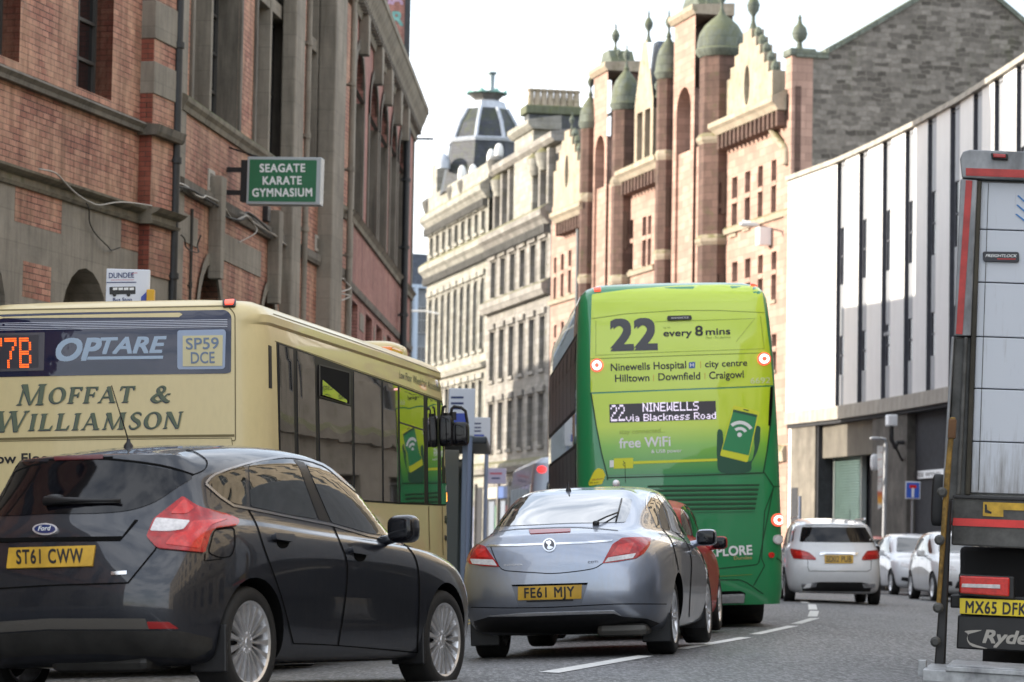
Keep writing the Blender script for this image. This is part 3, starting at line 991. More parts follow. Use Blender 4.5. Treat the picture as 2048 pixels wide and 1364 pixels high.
def pipe(Fm, px, y0, y1, r, o, mat=m_pipe, name='downpipe'):
    u = Fm.u(px, 400, -o); z0, z1 = Fm.v(px, y0, -o), Fm.v(px, y1, -o)
    mb = MB(); mb.tube([(u, -o, z0), (u, -o, z1)], r, 10)
    k = z0 + .5
    while k < z1: mb.tube([(u, -o, k), (u, -o, k + .09)], r * 1.35, 10); mb.box((u - r * 1.8, -o, k + .02), (u + r * 1.8, .0, k + .05)); k += 1.8
    return mb.build(name, mat, hall, Fm.mw, smooth=40)
W1e = W1
pipe(W1, 349, 1090, -300, .075, .22)
# ---- wall 2
z2a, z2b = W2.v(400, 246), W2.v(400, 224)       # moulding below the big windows
z2a, z2b = W2.v(500, 312), W2.v(500, 284)
zc0, zc1 = W2.v(500, 460), W2.v(500, 436)       # cable ledge
def win_rect(Fm, x0, x1, yb, d, zt=None):
    return Fm.u(x0, 200), Fm.u(x1, 200)
wins = []
for x0, x1 in ((383, 476), (510, 585), (618, 668)):
    wins.append((W2.u(x0, 150), W2.u(x1, 150)))
zt2 = 12.3
m = MB()
keyz = W2.v(420, 540)
ar2 = []
for x0, x1, yt in ((392, 441, 527), (520, 551, 580)):
    ar2.append(arch(W2.u(x0, 600), W2.u(x1, 600), -.2, W2.v((x0 + x1) / 2, yt), rise=.62 * (W2.u(x1, 600) - W2.u(x0, 600))))
wall(m, rect(0, W2.L, -.3, HT), [rect(a, b, z2b, zt2) for a, b in wins] + ar2, [.45] * 3 + [.4] * 2)
m.build('wall', m_brick, hall, W2.mw)
for i, (a, b) in enumerate(wins):
    wdt = b - a
    # stone surround, mullion, transom and panes set deep
    bx(W2, 'jamb_stone', a - .16, a, z2b, zt2, .05, m_sandd); bx(W2, 'jamb_stone', b, b + .16, z2b, zt2, .05, m_sandd)
    zt_ = W2.v((543, 543, 645)[i], (40, 32, 128)[i], .2)
    bx(W2, 'jamb_lining', b - .03, b - .001, z2b, zt2, -.003, m_sandd, bev=0, inn=.44)
    bx(W2, 'mullion', a + wdt * .46, a + wdt * .46 + .16, z2b, zt2, -.06, m_sand, inn=.36)
    bx(W2, 'transom', a + .001, b - .001, zt_, zt_ + .26, -.08, m_sand, inn=.34)
    window(W2, a + .002, a + wdt * .46, z2b, zt_, .42, (.5,), (.25, .5, .75), fr=m_frame)
    window(W2, a + wdt * .46 + .16, b - .002, z2b, zt_, .42, (.5,), (.25, .5, .75), fr=m_frame)
    window(W2, a + .002, a + wdt * .46, zt_ + .26, zt2, .42, (.5,), (.5,), fr=m_frame)
    window(W2, a + wdt * .46 + .16, b - .002, zt_ + .26, zt2, .42, (.5,), (.5,), fr=m_frame)
for a in ar2:
    u0, u1 = a[0][0], a[1][0]
    z1 = max(p[1] for p in a)
    window(W2, u0, u1, 0.2, z1, .38, (.5,), (.3, .6))
    outer = arch(u0 - .2, u1 + .2, -.2, z1 + .2, rise=.62 * (u1 - u0) + .2)
    mm = MB(); wall(mm, outer, [a], .3, -.04)
    mm.prism(outer[2:] , -.04, 0) if False else None
    mm.build('arch_stone', m_sand, hall, W2.mw)
    uc = (u0 + u1) / 2
    MB().prism([(uc - .12, z1 - .25), (uc + .12, z1 - .25), (uc + .21, z1 + 1.45), (uc - .21, z1 + 1.45)], -.22, 0).build('keystone', m_sand, hall, W2.mw, bevel=.015)
prof(W2, 'string_course', 0, W2.L, z2a, [(-.02, 0), (.05, 0), (.07, .08), (.12, .14), (.13, z2b - z2a - .04), (.09, z2b - z2a), (-.02, z2b - z2a + .04)], m_sandm)
prof(W2, 'string_course', 0, W2.L, zc0, [(-.02, 0), (.07, 0), (.10, .07), (.10, zc1 - zc0), (-.02, zc1 - zc0 + .05)], m_sandd)
bz0, bz1 = W2.v(470, 532), W2.v(470, 478)
for x0, x1 in ((358, 392), (428, 520), (549, 584)):
    bx(W2, 'stone_band', W2.u(x0, 520), W2.u(x1, 520), bz0, bz1, .02, m_sand, bev=.004)
bx(W2, 'stone_plinth', 0, W2.L, -.3, W2.v(470, 640), .03, m_sand, bev=.01)
bx(W2, 'quoin_strip', W2.u(355, 300), W2.u(368, 300), zL1 - 1.5, HT, .03, m_sand, bev=.005)
for x0, x1, o in ((588, 606, .22), (668, 690, .30)):
    bx(W2, 'pilaster', W2.u(x0, 300, -o), W2.u(x1, 300, -o), -.3, HT, o, m_sand, bev=.03)
pipe(W2, 700, 1080, -300, .06, .16, m_sand); pipe(W2, 611, 1080, -300, .06, .16, m_sand)
pipe(W2, 385, 640, 418, .025, .04, m_cabled, 'cable_run')
for x0, x1, y0, y1 in ((415, 427, 336, 382), (632, 640, 470, 503)):
    o = bx(W2, 'wall_vent', W2.u(x0, 360), W2.u(x1, 360), W2.v(x0, y1), W2.v(x0, y0), .03, m_cable)
    bx(W2, 'vent_mesh', W2.u(x0, 360) + .06, W2.u(x1, 360) - .06, W2.v(x0, y1) + .06, W2.v(x0, y0) - .06, .034, m_sandd, o)
for x0, y0, x1, y1 in ((536, 418, 542, 448), (578, 418, 588, 460)):
    bx(W2, 'alarm_box', W2.u(x0, y0, -.1), W2.u(x1, y0, -.1), W2.v(x0, y1), W2.v(x0, y0), .1, m_black)
# stray cables along the ledge
def cable(Fm, pts, r, mat, o=.14):
    P = smoothpoly([Fm.uv(x, y, -o) for x, y in pts], 5, False)
    return MB().tube([(u, -o - .03 * math.sin(i * .7), z) for i, (u, z) in enumerate(P)], r, 6).build('cable', mat, hall, Fm.mw, smooth=True)
cable(W2, [(352, 365), (380, 378), (400, 395), (415, 392), (440, 408), (470, 440), (490, 432), (520, 452), (560, 480), (590, 500)], .018, m_cable)
cable(W2, [(352, 372), (395, 385), (430, 410), (455, 432), (480, 440), (500, 425), (540, 465), (585, 495)], .02, m_cabled)
cable(W2, [(480, 425), (505, 440), (512, 460), (490, 480), (475, 485)], .01, m_cable)
cable(W2, [(362, 470), (372, 490), (390, 505), (398, 495), (398, 470)], .012, m_cabled)
cable(W1, [(78, 338), (120, 352), (165, 398), (200, 410), (228, 405), (262, 405), (300, 412)], .012, m_cable, .24)
cable(W1, [(172, 405), (180, 440), (205, 485), (225, 500), (236, 495)], .010, m_cabled, .1)
cable(W2, [(676, 556), (690, 560), (700, 575), (682, 585), (698, 592), (684, 602)], .016, m_cable, .2)
# ---- wall 3
zb0, zb1 = W3.v(750, 508), W3.v(750, 492)
zd0, zd1 = W3.v(750, 632), W3.v(750, 620)
w3 = []
for x0, x1, yt in ((703, 722, 70), (734, 751, 143), (756, 771, 190), (778, 789, 231), (794, 805, 267)):
    w3.append((W3.u(x0, 400), W3.u(x1, 400)))
zt3 = W3.v(742, 148)
lw3 = []
for (a, b) in w3: lw3.append((a + .3, b - .3))
zl3 = W3.v(760, 655)
m = MB()
wall(m, rect(0, W3.L, -.3, HT - .4), [arch(a, b, zb1 + .05, zt3, rise=(b - a) * .4) for a, b in w3] + [rect(a, b, .6, zl3) for a, b in lw3], [.40] * len(w3) + [.3] * len(lw3))
m.build('wall', m_brick3, hall, W3.mw)
for a, b in w3:
    window(W3, a, b, zb1 + .05, zt3, .36, (.33, .66), (.2, .4, .6, .8), glass=m_win)
    uc = (a + b) / 2
    bx(W3, 'jamb_lining', b - .03, b - .002, zb1 + .06, zt3 - (b - a) * .4, -.003, m_sandd, bev=0, inn=.36)
    for s_ in (a - .22, b): bx(W3, 'jamb_stone', s_, s_ + .22, zb1, zt3 - (b - a) * .4, .04, m_sandd)
    MB().prism([(uc - .18, zt3 - .12), (uc + .18, zt3 - .12), (uc + .30, zt3 + .75), (uc - .30, zt3 + .75)], -.22, 0).build('keystone', m_sand, hall, W3.mw, bevel=.02)
    outer = arch(a - .22, b + .22, zt3 - (b - a) * .4, zt3 + .22, rise=(b - a) * .4 + .2)
    inner = arch(a, b, zt3 - (b - a) * .4, zt3, rise=(b - a) * .4)
    mm = MB(); wall(mm, outer, [[(x, z + (.001 if z < zt3 - (b - a) * .4 + .001 else 0)) for x, z in inner]], .1, -.045); mm.build('arch_stone', m_sandd, hall, W3.mw)
for a, b in lw3: window(W3, a, b, .6, zl3, .28, (.5,), (.5,))
prof(W3, 'string_course', 0, W3.L, zb0, [(-.02, 0), (.06, 0), (.08, .1), (.15, .18), (.16, zb1 - zb0), (-.02, zb1 - zb0 + .05)], m_sandm)
prof(W3, 'string_course', 0, W3.L, zd0, [(-.02, 0), (.06, 0), (.08, zd1 - zd0), (-.02, zd1 - zd0 + .05)], m_sandd)
for i, (a, b) in enumerate(w3[:-1]):
    bx(W3, 'stone_band', b + .25, w3[i + 1][0] - .25, W3.v(720, 660), W3.v(720, 625), .015, m_sand, bev=0)
bx(W3, 'quoin_strip', 0.05, .9, -.3, HT - .4, .05, m_sand)
bx(W3, 'quoin_strip', W3.L - .45, W3.L, -.3, HT - .4, .03, m_sandd)
pipe(W3, 812, 1080, 250, .09, .16)
# crowning cornice carried round the three lengths, and the parapet
zk = W3.v(820, 238, -.1)
cor = [(-.05, -.15), (.06, -.15), (.10, .05), (.20, .16), (.24, .30), (.30, .42), (.37, .62), (.40, .64), (.40, .80), (.35, .86), (-.05, 1.0)]
prof(W3, 'cornice', -.2, W3.L + .12, zk, cor, m_sandm)
for Fm in (W1, W2): prof(Fm, 'cornice', 0, Fm.L, zk, cor, m_sandm)
k = .4
dm = MB()
while k < W3.L - .2: dm.box((k, -.22, zk + .0), (k + .16, -.05, zk + .17)); k += .42
dm.build('dentil_course', m_sandd, hall, W3.mw)
bx(W3, 'wall_bracket', W3.L - .05, W3.L + .02, W3.v(822, 266), W3.v(822, 262), .55, m_pipe, bev=0)
# side wall, back and roof so that the hall has its depth
mb = MB()
p1, p2, p3 = Vector((-2.88, 84.6)), Vector((-3.52, 63.2)), Vector((-5.3, 47)); p4 = Vector((-17.59, -5))
ring = [p4, p3, p2, p1, Vector((-15, 85.5)), Vector((-26, 60)), Vector((-38, -2))]
mb.add([(p.x, p.y, HT - .3) for p in ring], [tuple(range(len(ring)))])
mb.build('roof', M('roof_slate', (.07, .075, .085), .7, var=.3), hall, Matrix.Identity(4), recalc=False)
mb = MB()
for a, b in ((p1, ring[4]), (ring[4], ring[5]), (ring[5], ring[6]), (ring[6], p4)):
    mb.add([(a.x, a.y, -.4), (b.x, b.y, -.4), (b.x, b.y, HT - .3), (a.x, a.y, HT - .3)], [(0, 1, 2, 3)])
mb.build('side_wall', m_brick3, hall, Matrix.Identity(4), recalc=False)
# ---- taller brick block just beyond, with painted letters on its near face
WT_ = Frame((-8.2, 86.4), (at(816, 60, 86.6).x, 86.6), -.1)
tower = thing('brick_tower', WT_.mw, 'tall red brick block with faded turquoise painted lettering behind the cornice', 'building')
B('wall', (0, 0, 0), (WT_.L, 8.5, 19.5), m_brick3, tower, WT_.mw, .02)
B('wing', (.4, 8.52, 0), (WT_.L - 1.3, 17.5, 13.8), m_brick3, tower, WT_.mw, .02)
B('corner_pipe', (WT_.L - .10, -.12, 0), (WT_.L + .06, 0, 19.5), m_pipe, tower, WT_.mw, .01)
fsT = FSurf(WT_, 0.0)
m_turq = M('faded_turquoise_paint', (.16, .36, .33), .7, var=.3, vs=5)
text(fsT, 'ER', (765, 50), (806, 51), 27, 'lettering', m_turq, tower, off=.01, bold=.05)
text(fsT, 'BA', (765, 8), (806, 9), 22, 'lettering', M('faded_pink_paint', (.45, .30, .42), .7), tower, off=.01, bold=.05)

# ------------------------------------------------------------------ white modern block with tall window slots
m_wh = NT('white_render')
_k = m_wh.noise(1.2, (1, 1, .4), 6, .65); _k2 = m_wh.noise(40, (1, 1, 1), 3, .6)
m_wh.l(m_wh.mix(.3, m_wh.mix(m_wh.ramp(m_wh.noise(1.3, (3, 3, .22), 5, .65), [(.55, (0,) * 3), (.8, (.4,) * 3)]), m_wh.ramp(_k, [(.3, (.68, .665, .64)), (.7, (.80, .785, .76))]), (.45, .42, .38)), m_wh.ramp(_k2, [(.3, (.5, .5, .5)), (.7, (.8, .8, .8))])), m_wh.p.inputs['Base Color'])
m_wh.set(Roughness=.8); m_wh.bump(_k2, .3, .01); m_wh = m_wh.m
m_conc = stone_mat('weathered_concrete', (.40, .37, .32), (.16, .15, .13), streak=.6)
m_rough = stone_mat('rough_harled_stone', (.125, .114, .10), (.06, .055, .05), streak=.3, var=.5)
m_char = M('charcoal_render', (.035, .036, .042), .85, var=.3, vs=6)
m_span = M('pale_grey_panel', (.25, .255, .27), .5, var=.12, vs=2)
m_slot = M('slot_dark_grey', (.06, .062, .075), .7, var=.2)
m_mglass = M('office_glass', (.02, .021, .026), .12, spec=.3)
PLAN = [(8.9, 113.5), (9.95, 108.8), (11.19, 103.4), (12.0, 98.5), (12.6, 94.3), (13.25, 88.8), (13.65, 83.8), (13.9, 80.4), (14.05, 72), (14.0, 56)]
def on_plan(px, py=520):
    r_ = ray(px, py)
    for (x0, y0), (x1, y1) in zip(PLAN, PLAN[1:]):
        d0, d1 = x0 - r_.x * y0, x1 - r_.x * y1
        if d0 <= 0 <= d1 or d1 <= 0 <= d0:
            t = d0 / (d0 - d1)
            return Vector((lerp(x0, x1, t), lerp(y0, y1, t)))
    return None
A_ = on_plan(1575)
office = thing('office_building', Matrix.Translation((A_.x, A_.y, 0)), 'curving white modern block with tall dark window slots above a rough stone ground floor', 'building')
zT, zSo = at(1575, 362, A_.y).z, at(1575, 850, A_.y).z
B1 = on_plan(1681); zA = at(1681, 456, B1.y).z; zB = at(1681, 570, B1.y).z; zC = at(1676, 672, B1.y).z; zD = at(1674, 750, B1.y).z
slots = [(1673, 1689), (1717, 1734), (1764, 1781), (1809, 1826), (1854, 1871), (1899, 1918), (1945, 1962), (1987, 2005), (2031, 2049)]
edges = [A_]
for a, b in slots: edges += [on_plan(a), on_plan(b)]
last = edges[-1]
for k in range(4):                                     # carries on out of the picture towards us
    y0 = last.y - 1.9 - k * 2.7
    for yy in (y0, y0 - .8):
        edges.append(Vector((interp([(y, x) for x, y in reversed(PLAN)], yy), yy)))
edges.append(Vector((14.03, 67.6)))
for i, (p, q) in enumerate(zip(edges, edges[1:])):
    Fm = Frame(p, q)
    if i % 2 == 0:
        n = 4 if i == 0 else 1
        for k in range(n):
            pa, pb = p.lerp(q, k / n), q if k == n - 1 else p.lerp(q, (k + 1) / n)
            f2 = Frame(pa, pb)
            B('wall_panel', (0, 0, zSo + .45), (f2.L, .5, zT), m_wh, office, f2.mw)
    else:
        B('slot_jamb', (-.01, -.004, zSo + .45), (.05, .24, zT - .01), m_slot, office, Fm.mw)
        B('slot_back', (-.05, .24, zSo + .45), (Fm.L + .05, .5, zT), m_slot, office, Fm.mw)
        for za_, zb_ in ((zA, zT - .02), (zC, zB), (zSo + .45, zD)):
            B('spandrel', (.42 * Fm.L, .03, za_), (Fm.L - .01, .239, zb_), m_span, office, Fm.mw)
        for za_, zb_ in ((zB, zA), (zD, zC)):
            mb = MB(); mb.box((.42 * Fm.L - .05, .04, za_), (.42 * Fm.L, .235, zb_)); mb.box((Fm.L - .05, .04, za_), (Fm.L - .01, .235, zb_)); mb.box((.42 * Fm.L, .05, (za_ + zb_) / 2 - .03), (Fm.L - .07, .23, (za_ + zb_) / 2 + .03))
            o = mb.build('window', m_slot, office, Fm.mw)
            MB().add([(.42 * Fm.L, .08, za_), (Fm.L - .05, .08, za_), (Fm.L - .05, .08, zb_), (.42 * Fm.L, .08, zb_)], [(0, 1, 2, 3)]).build('pane', m_mglass, o, Fm.mw, recalc=False)
            if i in (5,) and za_ == zD: B('opened_light', (.1, .05, zD + 1.0), (Fm.L - .08, .30, zD + 1.12), m_span, o, Fm.mw)
    B('coping', (-.02, -.12, zT), (Fm.L + .02, .55, zT + .16), m_conc, office, Fm.mw)
    B('fascia', (-.01, -.06, zSo), (Fm.L + .01, .6, zSo + .45), m_conc, office, Fm.mw)
    B('soffit_beam', (0, .05, zSo - .12), (Fm.L, 3.5, zSo - .002), m_char, office, Fm.mw)
Fe = Frame(A_ + Vector((9, 3)), A_)
B('end_wall', (0, .05, -.3), (Fe.L - .1, .4, zT), m_wh, office, Fe.mw)
mb = MB(); rg_ = [(p.x, p.y, zT - .15) for p in edges] + [(28, 67.6, zT - .15), (28, 114, zT - .15), (A_.x + 9, A_.y + 3, zT - .15)]
mb.add(rg_, [tuple(range(len(rg_)))]); mb.build('roof', m_conc, office, Matrix.Identity(4), recalc=False)
# ground floor, set back a little
def gf(name, x0, x1, y0, y1, mat, d=.12, par=None, th=.4, z0=None, z1=None):
    p, q = on_plan(x0, 950), on_plan(x1, 950)
    Fm = Frame(p, q)
    za_ = z0 if z0 is not None else Fm.v((x0 + x1) / 2, y1); zb_ = z1 if z1 is not None else Fm.v((x0 + x1) / 2, y0)
    return B(name, (0, d, za_), (Fm.L, d + th, zb_), mat, par or office, Fm.mw, .01), Fm
for x0, x1 in ((1575, 1598), (1598, 1623)): gf('pier', x0, x1, 0, 0, stone_mat('pale_rubble', (.20, .18, .15), (.09, .08, .07), streak=.4, var=.4) if x0 == 1575 else bpy.data.materials['pale_rubble'], z0=-.3, z1=zSo - .12)
gf('side_door', 1577, 1590, 975, 1070, m_char, d=.10, th=.05, z0=-.1)
gf('pier', 1737, 1806, 0, 0, m_rough, z0=-.3, z1=zSo - .12)
p_, Fq = gf('lintel_panel', 1625, 1737, 0, 0, stone_mat('lintel_concrete', (.16, .145, .12), (.10, .09, .08), streak=.5), d=.35, z0=at(1680, 905, 99).z, z1=zSo - .12)
gf('bay_back', 1623, 1737, 0, 0, m_char, d=1.0, z0=-.3, z1=zSo - .12)
pq, qq = on_plan(1623, 950), on_plan(1737, 950); Fb = Frame(pq, qq)
B('bay_side', (-.02, .2, -.3), (.12, 1.0, zSo - .12), m_char, office, Fb.mw)
B('bay_side', (Fb.L - .12, .3, -.3), (Fb.L + .02, 1.0, zSo - .12), m_rough, office, Fb.mw)
mb = MB(); zz = 0.0
u0, u1 = Fb.u(1664, 950, .75), Fb.u(1722, 950, .75)
u0 = max(u0, .3); u1 = min(u1, Fb.L - .3)
zt_ = Fb.v(1690, 895, .75)
while zz < zt_ - .3: mb.box((u0, .77, zz), (u1, .85, zz + .085)); zz += .095
mb.build('roller_shutter', M('green_grey_shutter', (.085, .135, .125), .45, metal=.3, var=.15), office, Fb.mw, bevel=.012)
for a_x in (u0 - .12, u1): B('shutter_guide', (a_x, .73, 0), (a_x + .12, .91, zt_), M('pale_guide', (.38, .42, .40), .5) if a_x < u0 else bpy.data.materials['pale_guide'], office, Fb.mw, .01)
B('shutter_hood', (u0 - .15, .70, zt_ - .32), (u1 + .15, .95, zt_ + .1), m_char, office, Fb.mw, .02)
gf('dark_wall', 1806, 1862, 0, 0, m_char, d=.4, z0=-.3, z1=zSo - .12)
gf('dark_wall', 1862, 1930, 0, 0, m_char, d=.4, z0=-.3, z1=zSo - .12)
gf('dark_wall', 1930, 2040, 0, 0, m_rough, d=.3, z0=-.3, z1=zSo - .12)
gf('dark_wall', 2040, 2048, 0, 0, m_rough, d=.3, z0=-.3, z1=zSo - .12)
fl = Frame(Vector((14.0, 80)), Vector((14.0, 67.7)))
B('ground_wall', (0, .3, -.3), (fl.L, .7, zSo - .12), m_rough, office, fl.mw)
# wall-mounted things
p = on_plan(1748, 925); wl_ = Frame(on_plan(1740, 925), on_plan(1756, 925))
u, v = wl_.uv(1748, 925, -.05)
lampm = MB(); superell(lampm, (u, -.02, v), (.14, .14, .28), .6, .6)
tag(lampm.build('bulkhead_lamp', m_white, None, wl_.mw, smooth=True), 'white oval bulkhead lamp on the rough stone pier beside the roller shutter', 'lamp')
Fc = Frame(on_plan(1775, 860), on_plan(1815, 860))
cc = thing('security_camera', Fc.mw, 'white security camera on a bent bracket high on the rough stone pier', 'camera')
u, v = Fc.uv(1783, 841, -.6)
B('housing', (u - .22, -.75, v - .18), (u + .22, -.45, v + .18), m_white, cc, Fc.mw, .04)
u2, v2 = Fc.uv(1806, 885, .1)
b = MB(); b.tube([(u, -.6, v - .18), (u + .02, -.6, v - .6), (u + .15, -.5, v - .85), (u2, -.1, v2), (u2 + .1, .12, v2)], .07, 8); b.tube([(u + .05, -.55, v - .7), (u2 - .2, .12, v2 - .55)], .04, 8)
b.build('bracket', m_black, cc, Fc.mw, smooth=40)
# street name plate and no-through-road sign
Fn = Frame(on_plan(1814, 948), on_plan(1886, 948))
npz0, npz1 = Fn.v(1850, 957, .36), Fn.v(1850, 941, .36)
nm = tag(B('street_name_plate', (0, .33, npz0), (Fn.L * .98, .395, npz1), m_white, None, Fn.mw, .01), 'white street name plate HORSE WYND on the dark wall above the blue sign', 'sign')
text(FSurf(Fn, .33), 'HORSE WYND', (1819, 954), (1881, 952.5), 8.5, 'lettering', m_ink, nm, off=.006, bold=.02)
gp_ = at(1826, 1000, 86); zr = road_z(gp_.x, 86) + .1
Fs = Frame((gp_.x - .5, 86), (gp_.x + .5, 86), 0, R(.6))
sg = thing('road_sign', Matrix.Translation((gp_.x, 86, zr)), 'blue square no through road sign with a red bar on a grey post', 'sign')
u, v0 = Fs.uv(1826, 998); u0, _ = Fs.uv(1810.5, 980); u1, _ = Fs.uv(1840.5, 980); v1 = Fs.v(1826, 963)
B('sign_board', (u0, -.02, v0), (u1, .02, v1), M('sign_border', (.62, .66, .72), .4), sg, Fs.mw, .01)
B('sign_face', (u0 + .03, -.03, v0 + .03), (u1 - .03, -.021, v1 - .03), M('sign_blue', (.02, .09, .48), .4), sg, Fs.mw)
uc = (u0 + u1) / 2; hh = v1 - v0
B('sign_stem', (uc - .035, -.036, v0 + .05), (uc + .035, -.031, v0 + hh * .62), m_white, sg, Fs.mw)
B('sign_bar', (uc - .10, -.037, v0 + hh * .62), (uc + .10, -.031, v0 + hh * .80), m_redb, sg, Fs.mw)
MB().tube([(uc, .05, zr - .1), (uc, .05, v1)], .035, 10).build('post', M('grey_post', (.30, .31, .33), .5, metal=.3), sg, Fs.mw, smooth=40)
m_post = bpy.data.materials['grey_post']
# banner post
gp_ = at(1771, 1000, 84); Fp = Frame((gp_.x - .5, 84), (gp_.x + .5, 84), 0, R(.6)); zr = road_z(gp_.x, 84) + .1
bp = thing('banner_post', Matrix.Translation((gp_.x, 84, zr)), 'grey post carrying a long white banner with an orange foot', 'post')
u, v1 = Fp.uv(1772, 884)
MB().tube([(u, 0, zr - .1), (u, 0, v1)], [.07, .06], 10).build('pole', m_post, bp, Fp.mw, smooth=40)
ba = MB(); ba.tube([(u, 0, v1), (u - .02, 0, v1 + .08), (u - .16, 0, v1 + .10)], .04, 8); superell(ba, (u - .30, 0, v1 + .09), (.16, .08, .05), .6, .6); ba.build('lamp_arm', m_post, bp, Fp.mw, smooth=True)
n = 12; ba = MB(); v0 = Fp.v(1765, 1012)
zs_ = [lerp(v1 - .1, v0, k / n) for k in range(n + 1)]
vs = []
for k, z in enumerate(zs_):
    wv = .03 * math.sin(k * .9)
    vs += [(u - .08, wv - .03, z), (u - .25 + .004 * k, wv * 1.6 - .05, z - .02 - (.1 if k == n else 0))]
ba.add(vs, [(2 * k, 2 * k + 1, 2 * k + 3, 2 * k + 2) for k in range(n)])
tb = NT('banner_print'); tcz = tb.n('ShaderNodeTexCoord'); spz = tb.n('ShaderNodeSeparateXYZ'); tb.l(tcz.outputs['Object'], spz.inputs[0])
mrz = tb.n('ShaderNodeMapRange'); mrz.inputs[1].default_value = v0; mrz.inputs[2].default_value = v1; tb.l(spz.outputs[2], mrz.inputs[0])
rr_ = tb.ramp(mrz.outputs[0], [(.0, (.6, .6, .6)), (.06, (.75, .38, .03)), (.20, (.55, .10, .04)), (.26, (.72, .70, .68))])
nn = tb.noise(6, (1, 1, 3), 2, .5)
tb.l(tb.mix(tb.ramp(nn, [(.58, (0, 0, 0)), (.62, (.6, .6, .6))]), rr_, (.45, .16, .12)), tb.p.inputs['Base Color'])
ba.build('banner', tb.m, bp, Fp.mw, smooth=True, recalc=False)
# a low post against the pale pier
gp_ = at(1600, 1030, 104); Fd = Frame((gp_.x - .5, 104), (gp_.x + .5, 104))
u, v1 = Fd.uv(1600, 992)
MBp = MB().tube([(u, 0, -.1), (u, 0, v1)], .05, 8)
tag(MBp.build('bollard', M('blue_grey_post', (.16, .20, .30), .5), None, Fd.mw, smooth=40), 'slim blue grey post in front of the pale stone pier', 'bollard')

# ------------------------------------------------------------------ red sandstone building with domed turrets
m_rsand = stone_mat('pink_sandstone', (.44, .285, .225), (.23, .135, .105), .8, .32, streak=.25, jm=.012, var=.15)
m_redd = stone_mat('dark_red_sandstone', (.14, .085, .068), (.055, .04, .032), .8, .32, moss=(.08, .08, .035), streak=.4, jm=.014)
m_dome = stone_mat('mossy_green_dome', (.16, .18, .15), (.06, .065, .055), .5, .42, moss=(.13, .14, .08), streak=.4)
m_pale = stone_mat('yellow_grey_sandstone', (.37, .31, .235), (.17, .13, .085), moss=(.14, .13, .05), streak=.3)
m_slate = stone_mat('blue_slate', (.085, .10, .13), (.05, .055, .065), .3, .22, streak=.2, rough=.5)
m_rub = NT('grey_rubble')
_tco = m_rub.n('ShaderNodeTexCoord'); _w = m_rub.n('ShaderNodeTexNoise'); _w.inputs['Scale'].default_value = 1.6; _w.inputs['Detail'].default_value = 3
m_rub.l(_tco.outputs['Object'], _w.inputs['Vector'])
_ad = m_rub.n('ShaderNodeVectorMath', operation='MULTIPLY_ADD'); m_rub.l(_w.outputs['Color'], _ad.inputs[0]); _ad.inputs[1].default_value = (.32, .3, .34); m_rub.l(_tco.outputs['Object'], _ad.inputs[2])
_sp = m_rub.n('ShaderNodeSeparateXYZ'); m_rub.l(_ad.outputs[0], _sp.inputs[0]); _cb = m_rub.n('ShaderNodeCombineXYZ'); m_rub.l(_sp.outputs[0], _cb.inputs[0]); m_rub.l(_sp.outputs[2], _cb.inputs[1])
_v2 = m_rub.n('ShaderNodeTexBrick'); m_rub.l(_cb.outputs[0], _v2.inputs['Vector'])
for _k, _x in (('Scale', 1), ('Brick Width', .42), ('Row Height', .2), ('Mortar Size', .028), ('Mortar Smooth', .6), ('Color1', (.07, .064, .056, 1)), ('Color2', (.23, .215, .195, 1)), ('Mortar', (.16, .148, .13, 1))): _v2.inputs[_k].default_value = _x
_v2.squash = 1.5; _v2.squash_frequency = 3
_n0 = m_rub.noise(3, (1, 1, 1), 4, .7)
_c = m_rub.mix(.7, _v2.outputs['Color'], m_rub.ramp(_n0, [(.3, (.6, .58, .55)), (.7, (1.35, 1.3, 1.25))]), 'MULTIPLY')
_n = m_rub.noise(.5, (1, 1, .35), 6, .7)
_c = m_rub.mix(m_rub.ramp(_n, [(.55, (0,) * 3), (.72, (.5,) * 3)]), _c, (.09, .10, .045))
m_rub.l(_c, m_rub.p.inputs['Base Color']); m_rub.set(Roughness=.95); m_rub.bump(_n0, .5, .05); m_rub = m_rub.m
RA, RBp = Vector((1.97, 155.6)), Vector((11.0, 118.0))
RB = Frame(RA, RBp)
red = thing('sandstone_building', RB.mw, 'ornate pink sandstone building with green domed turrets and stepped gables on the right', 'building')
U = lambda px, py=300, d=0.0: RB.u(px, py, d)
V = lambda px, py, d=0.0: RB.v(px, py, d)
zc = V(1470, 262)                                      # eaves height
# walls: one sheet per bay with openings, then the windows one by one
def rwin(x0, x1, y0, y1, py_ref=None, rails=(.58,)):
    return (U(x0, y0), U(x1, y0), V((x0 + x1) / 2, y1), V((x0 + x1) / 2, y0), rails)
bays = []
winA = []
for i, (x0, x1) in enumerate(((1441, 1452), (1464, 1475), (1490, 1501), (1516, 1526), (1543, 1553))):
    yt = lerp(364, 320, (x0 - 1441) / 102); yb = lerp(478, 430, (x0 - 1441) / 102)
    winA.append(rwin(x0, x1, yt, yb))
    yt = lerp(530, 503, (x0 - 1441) / 102); yb = lerp(640, 600, (x0 - 1441) / 102)
    winA.append(rwin(x0, x1, yt, yb))
    winA.append(rwin(x0, x1, yt + 165, yb + 140))
winB = []
for x0, x1 in ((1259, 1267), (1285, 1293), (1296, 1303)):
    yt = lerp(440, 430, (x0 - 1259) / 40); winB.append(rwin(x0, x1, yt, yt + 100))
    winB.append(rwin(x0, x1, yt + 145, yt + 250))
winC = []
for x0, x1 in ((1108, 1113), (1122, 1128), (1137, 1143)):
    yt = lerp(515, 500, (x0 - 1108) / 30); winC.append(rwin(x0, x1, yt, yt + 85)); winC.append(rwin(x0, x1, yt + 135, yt + 205))
m = MB()
wall(m, rect(0, RB.L, -.3, zc), [rect(a, b, c, d) for a, b, c, d, _ in winA + winB + winC], .35)
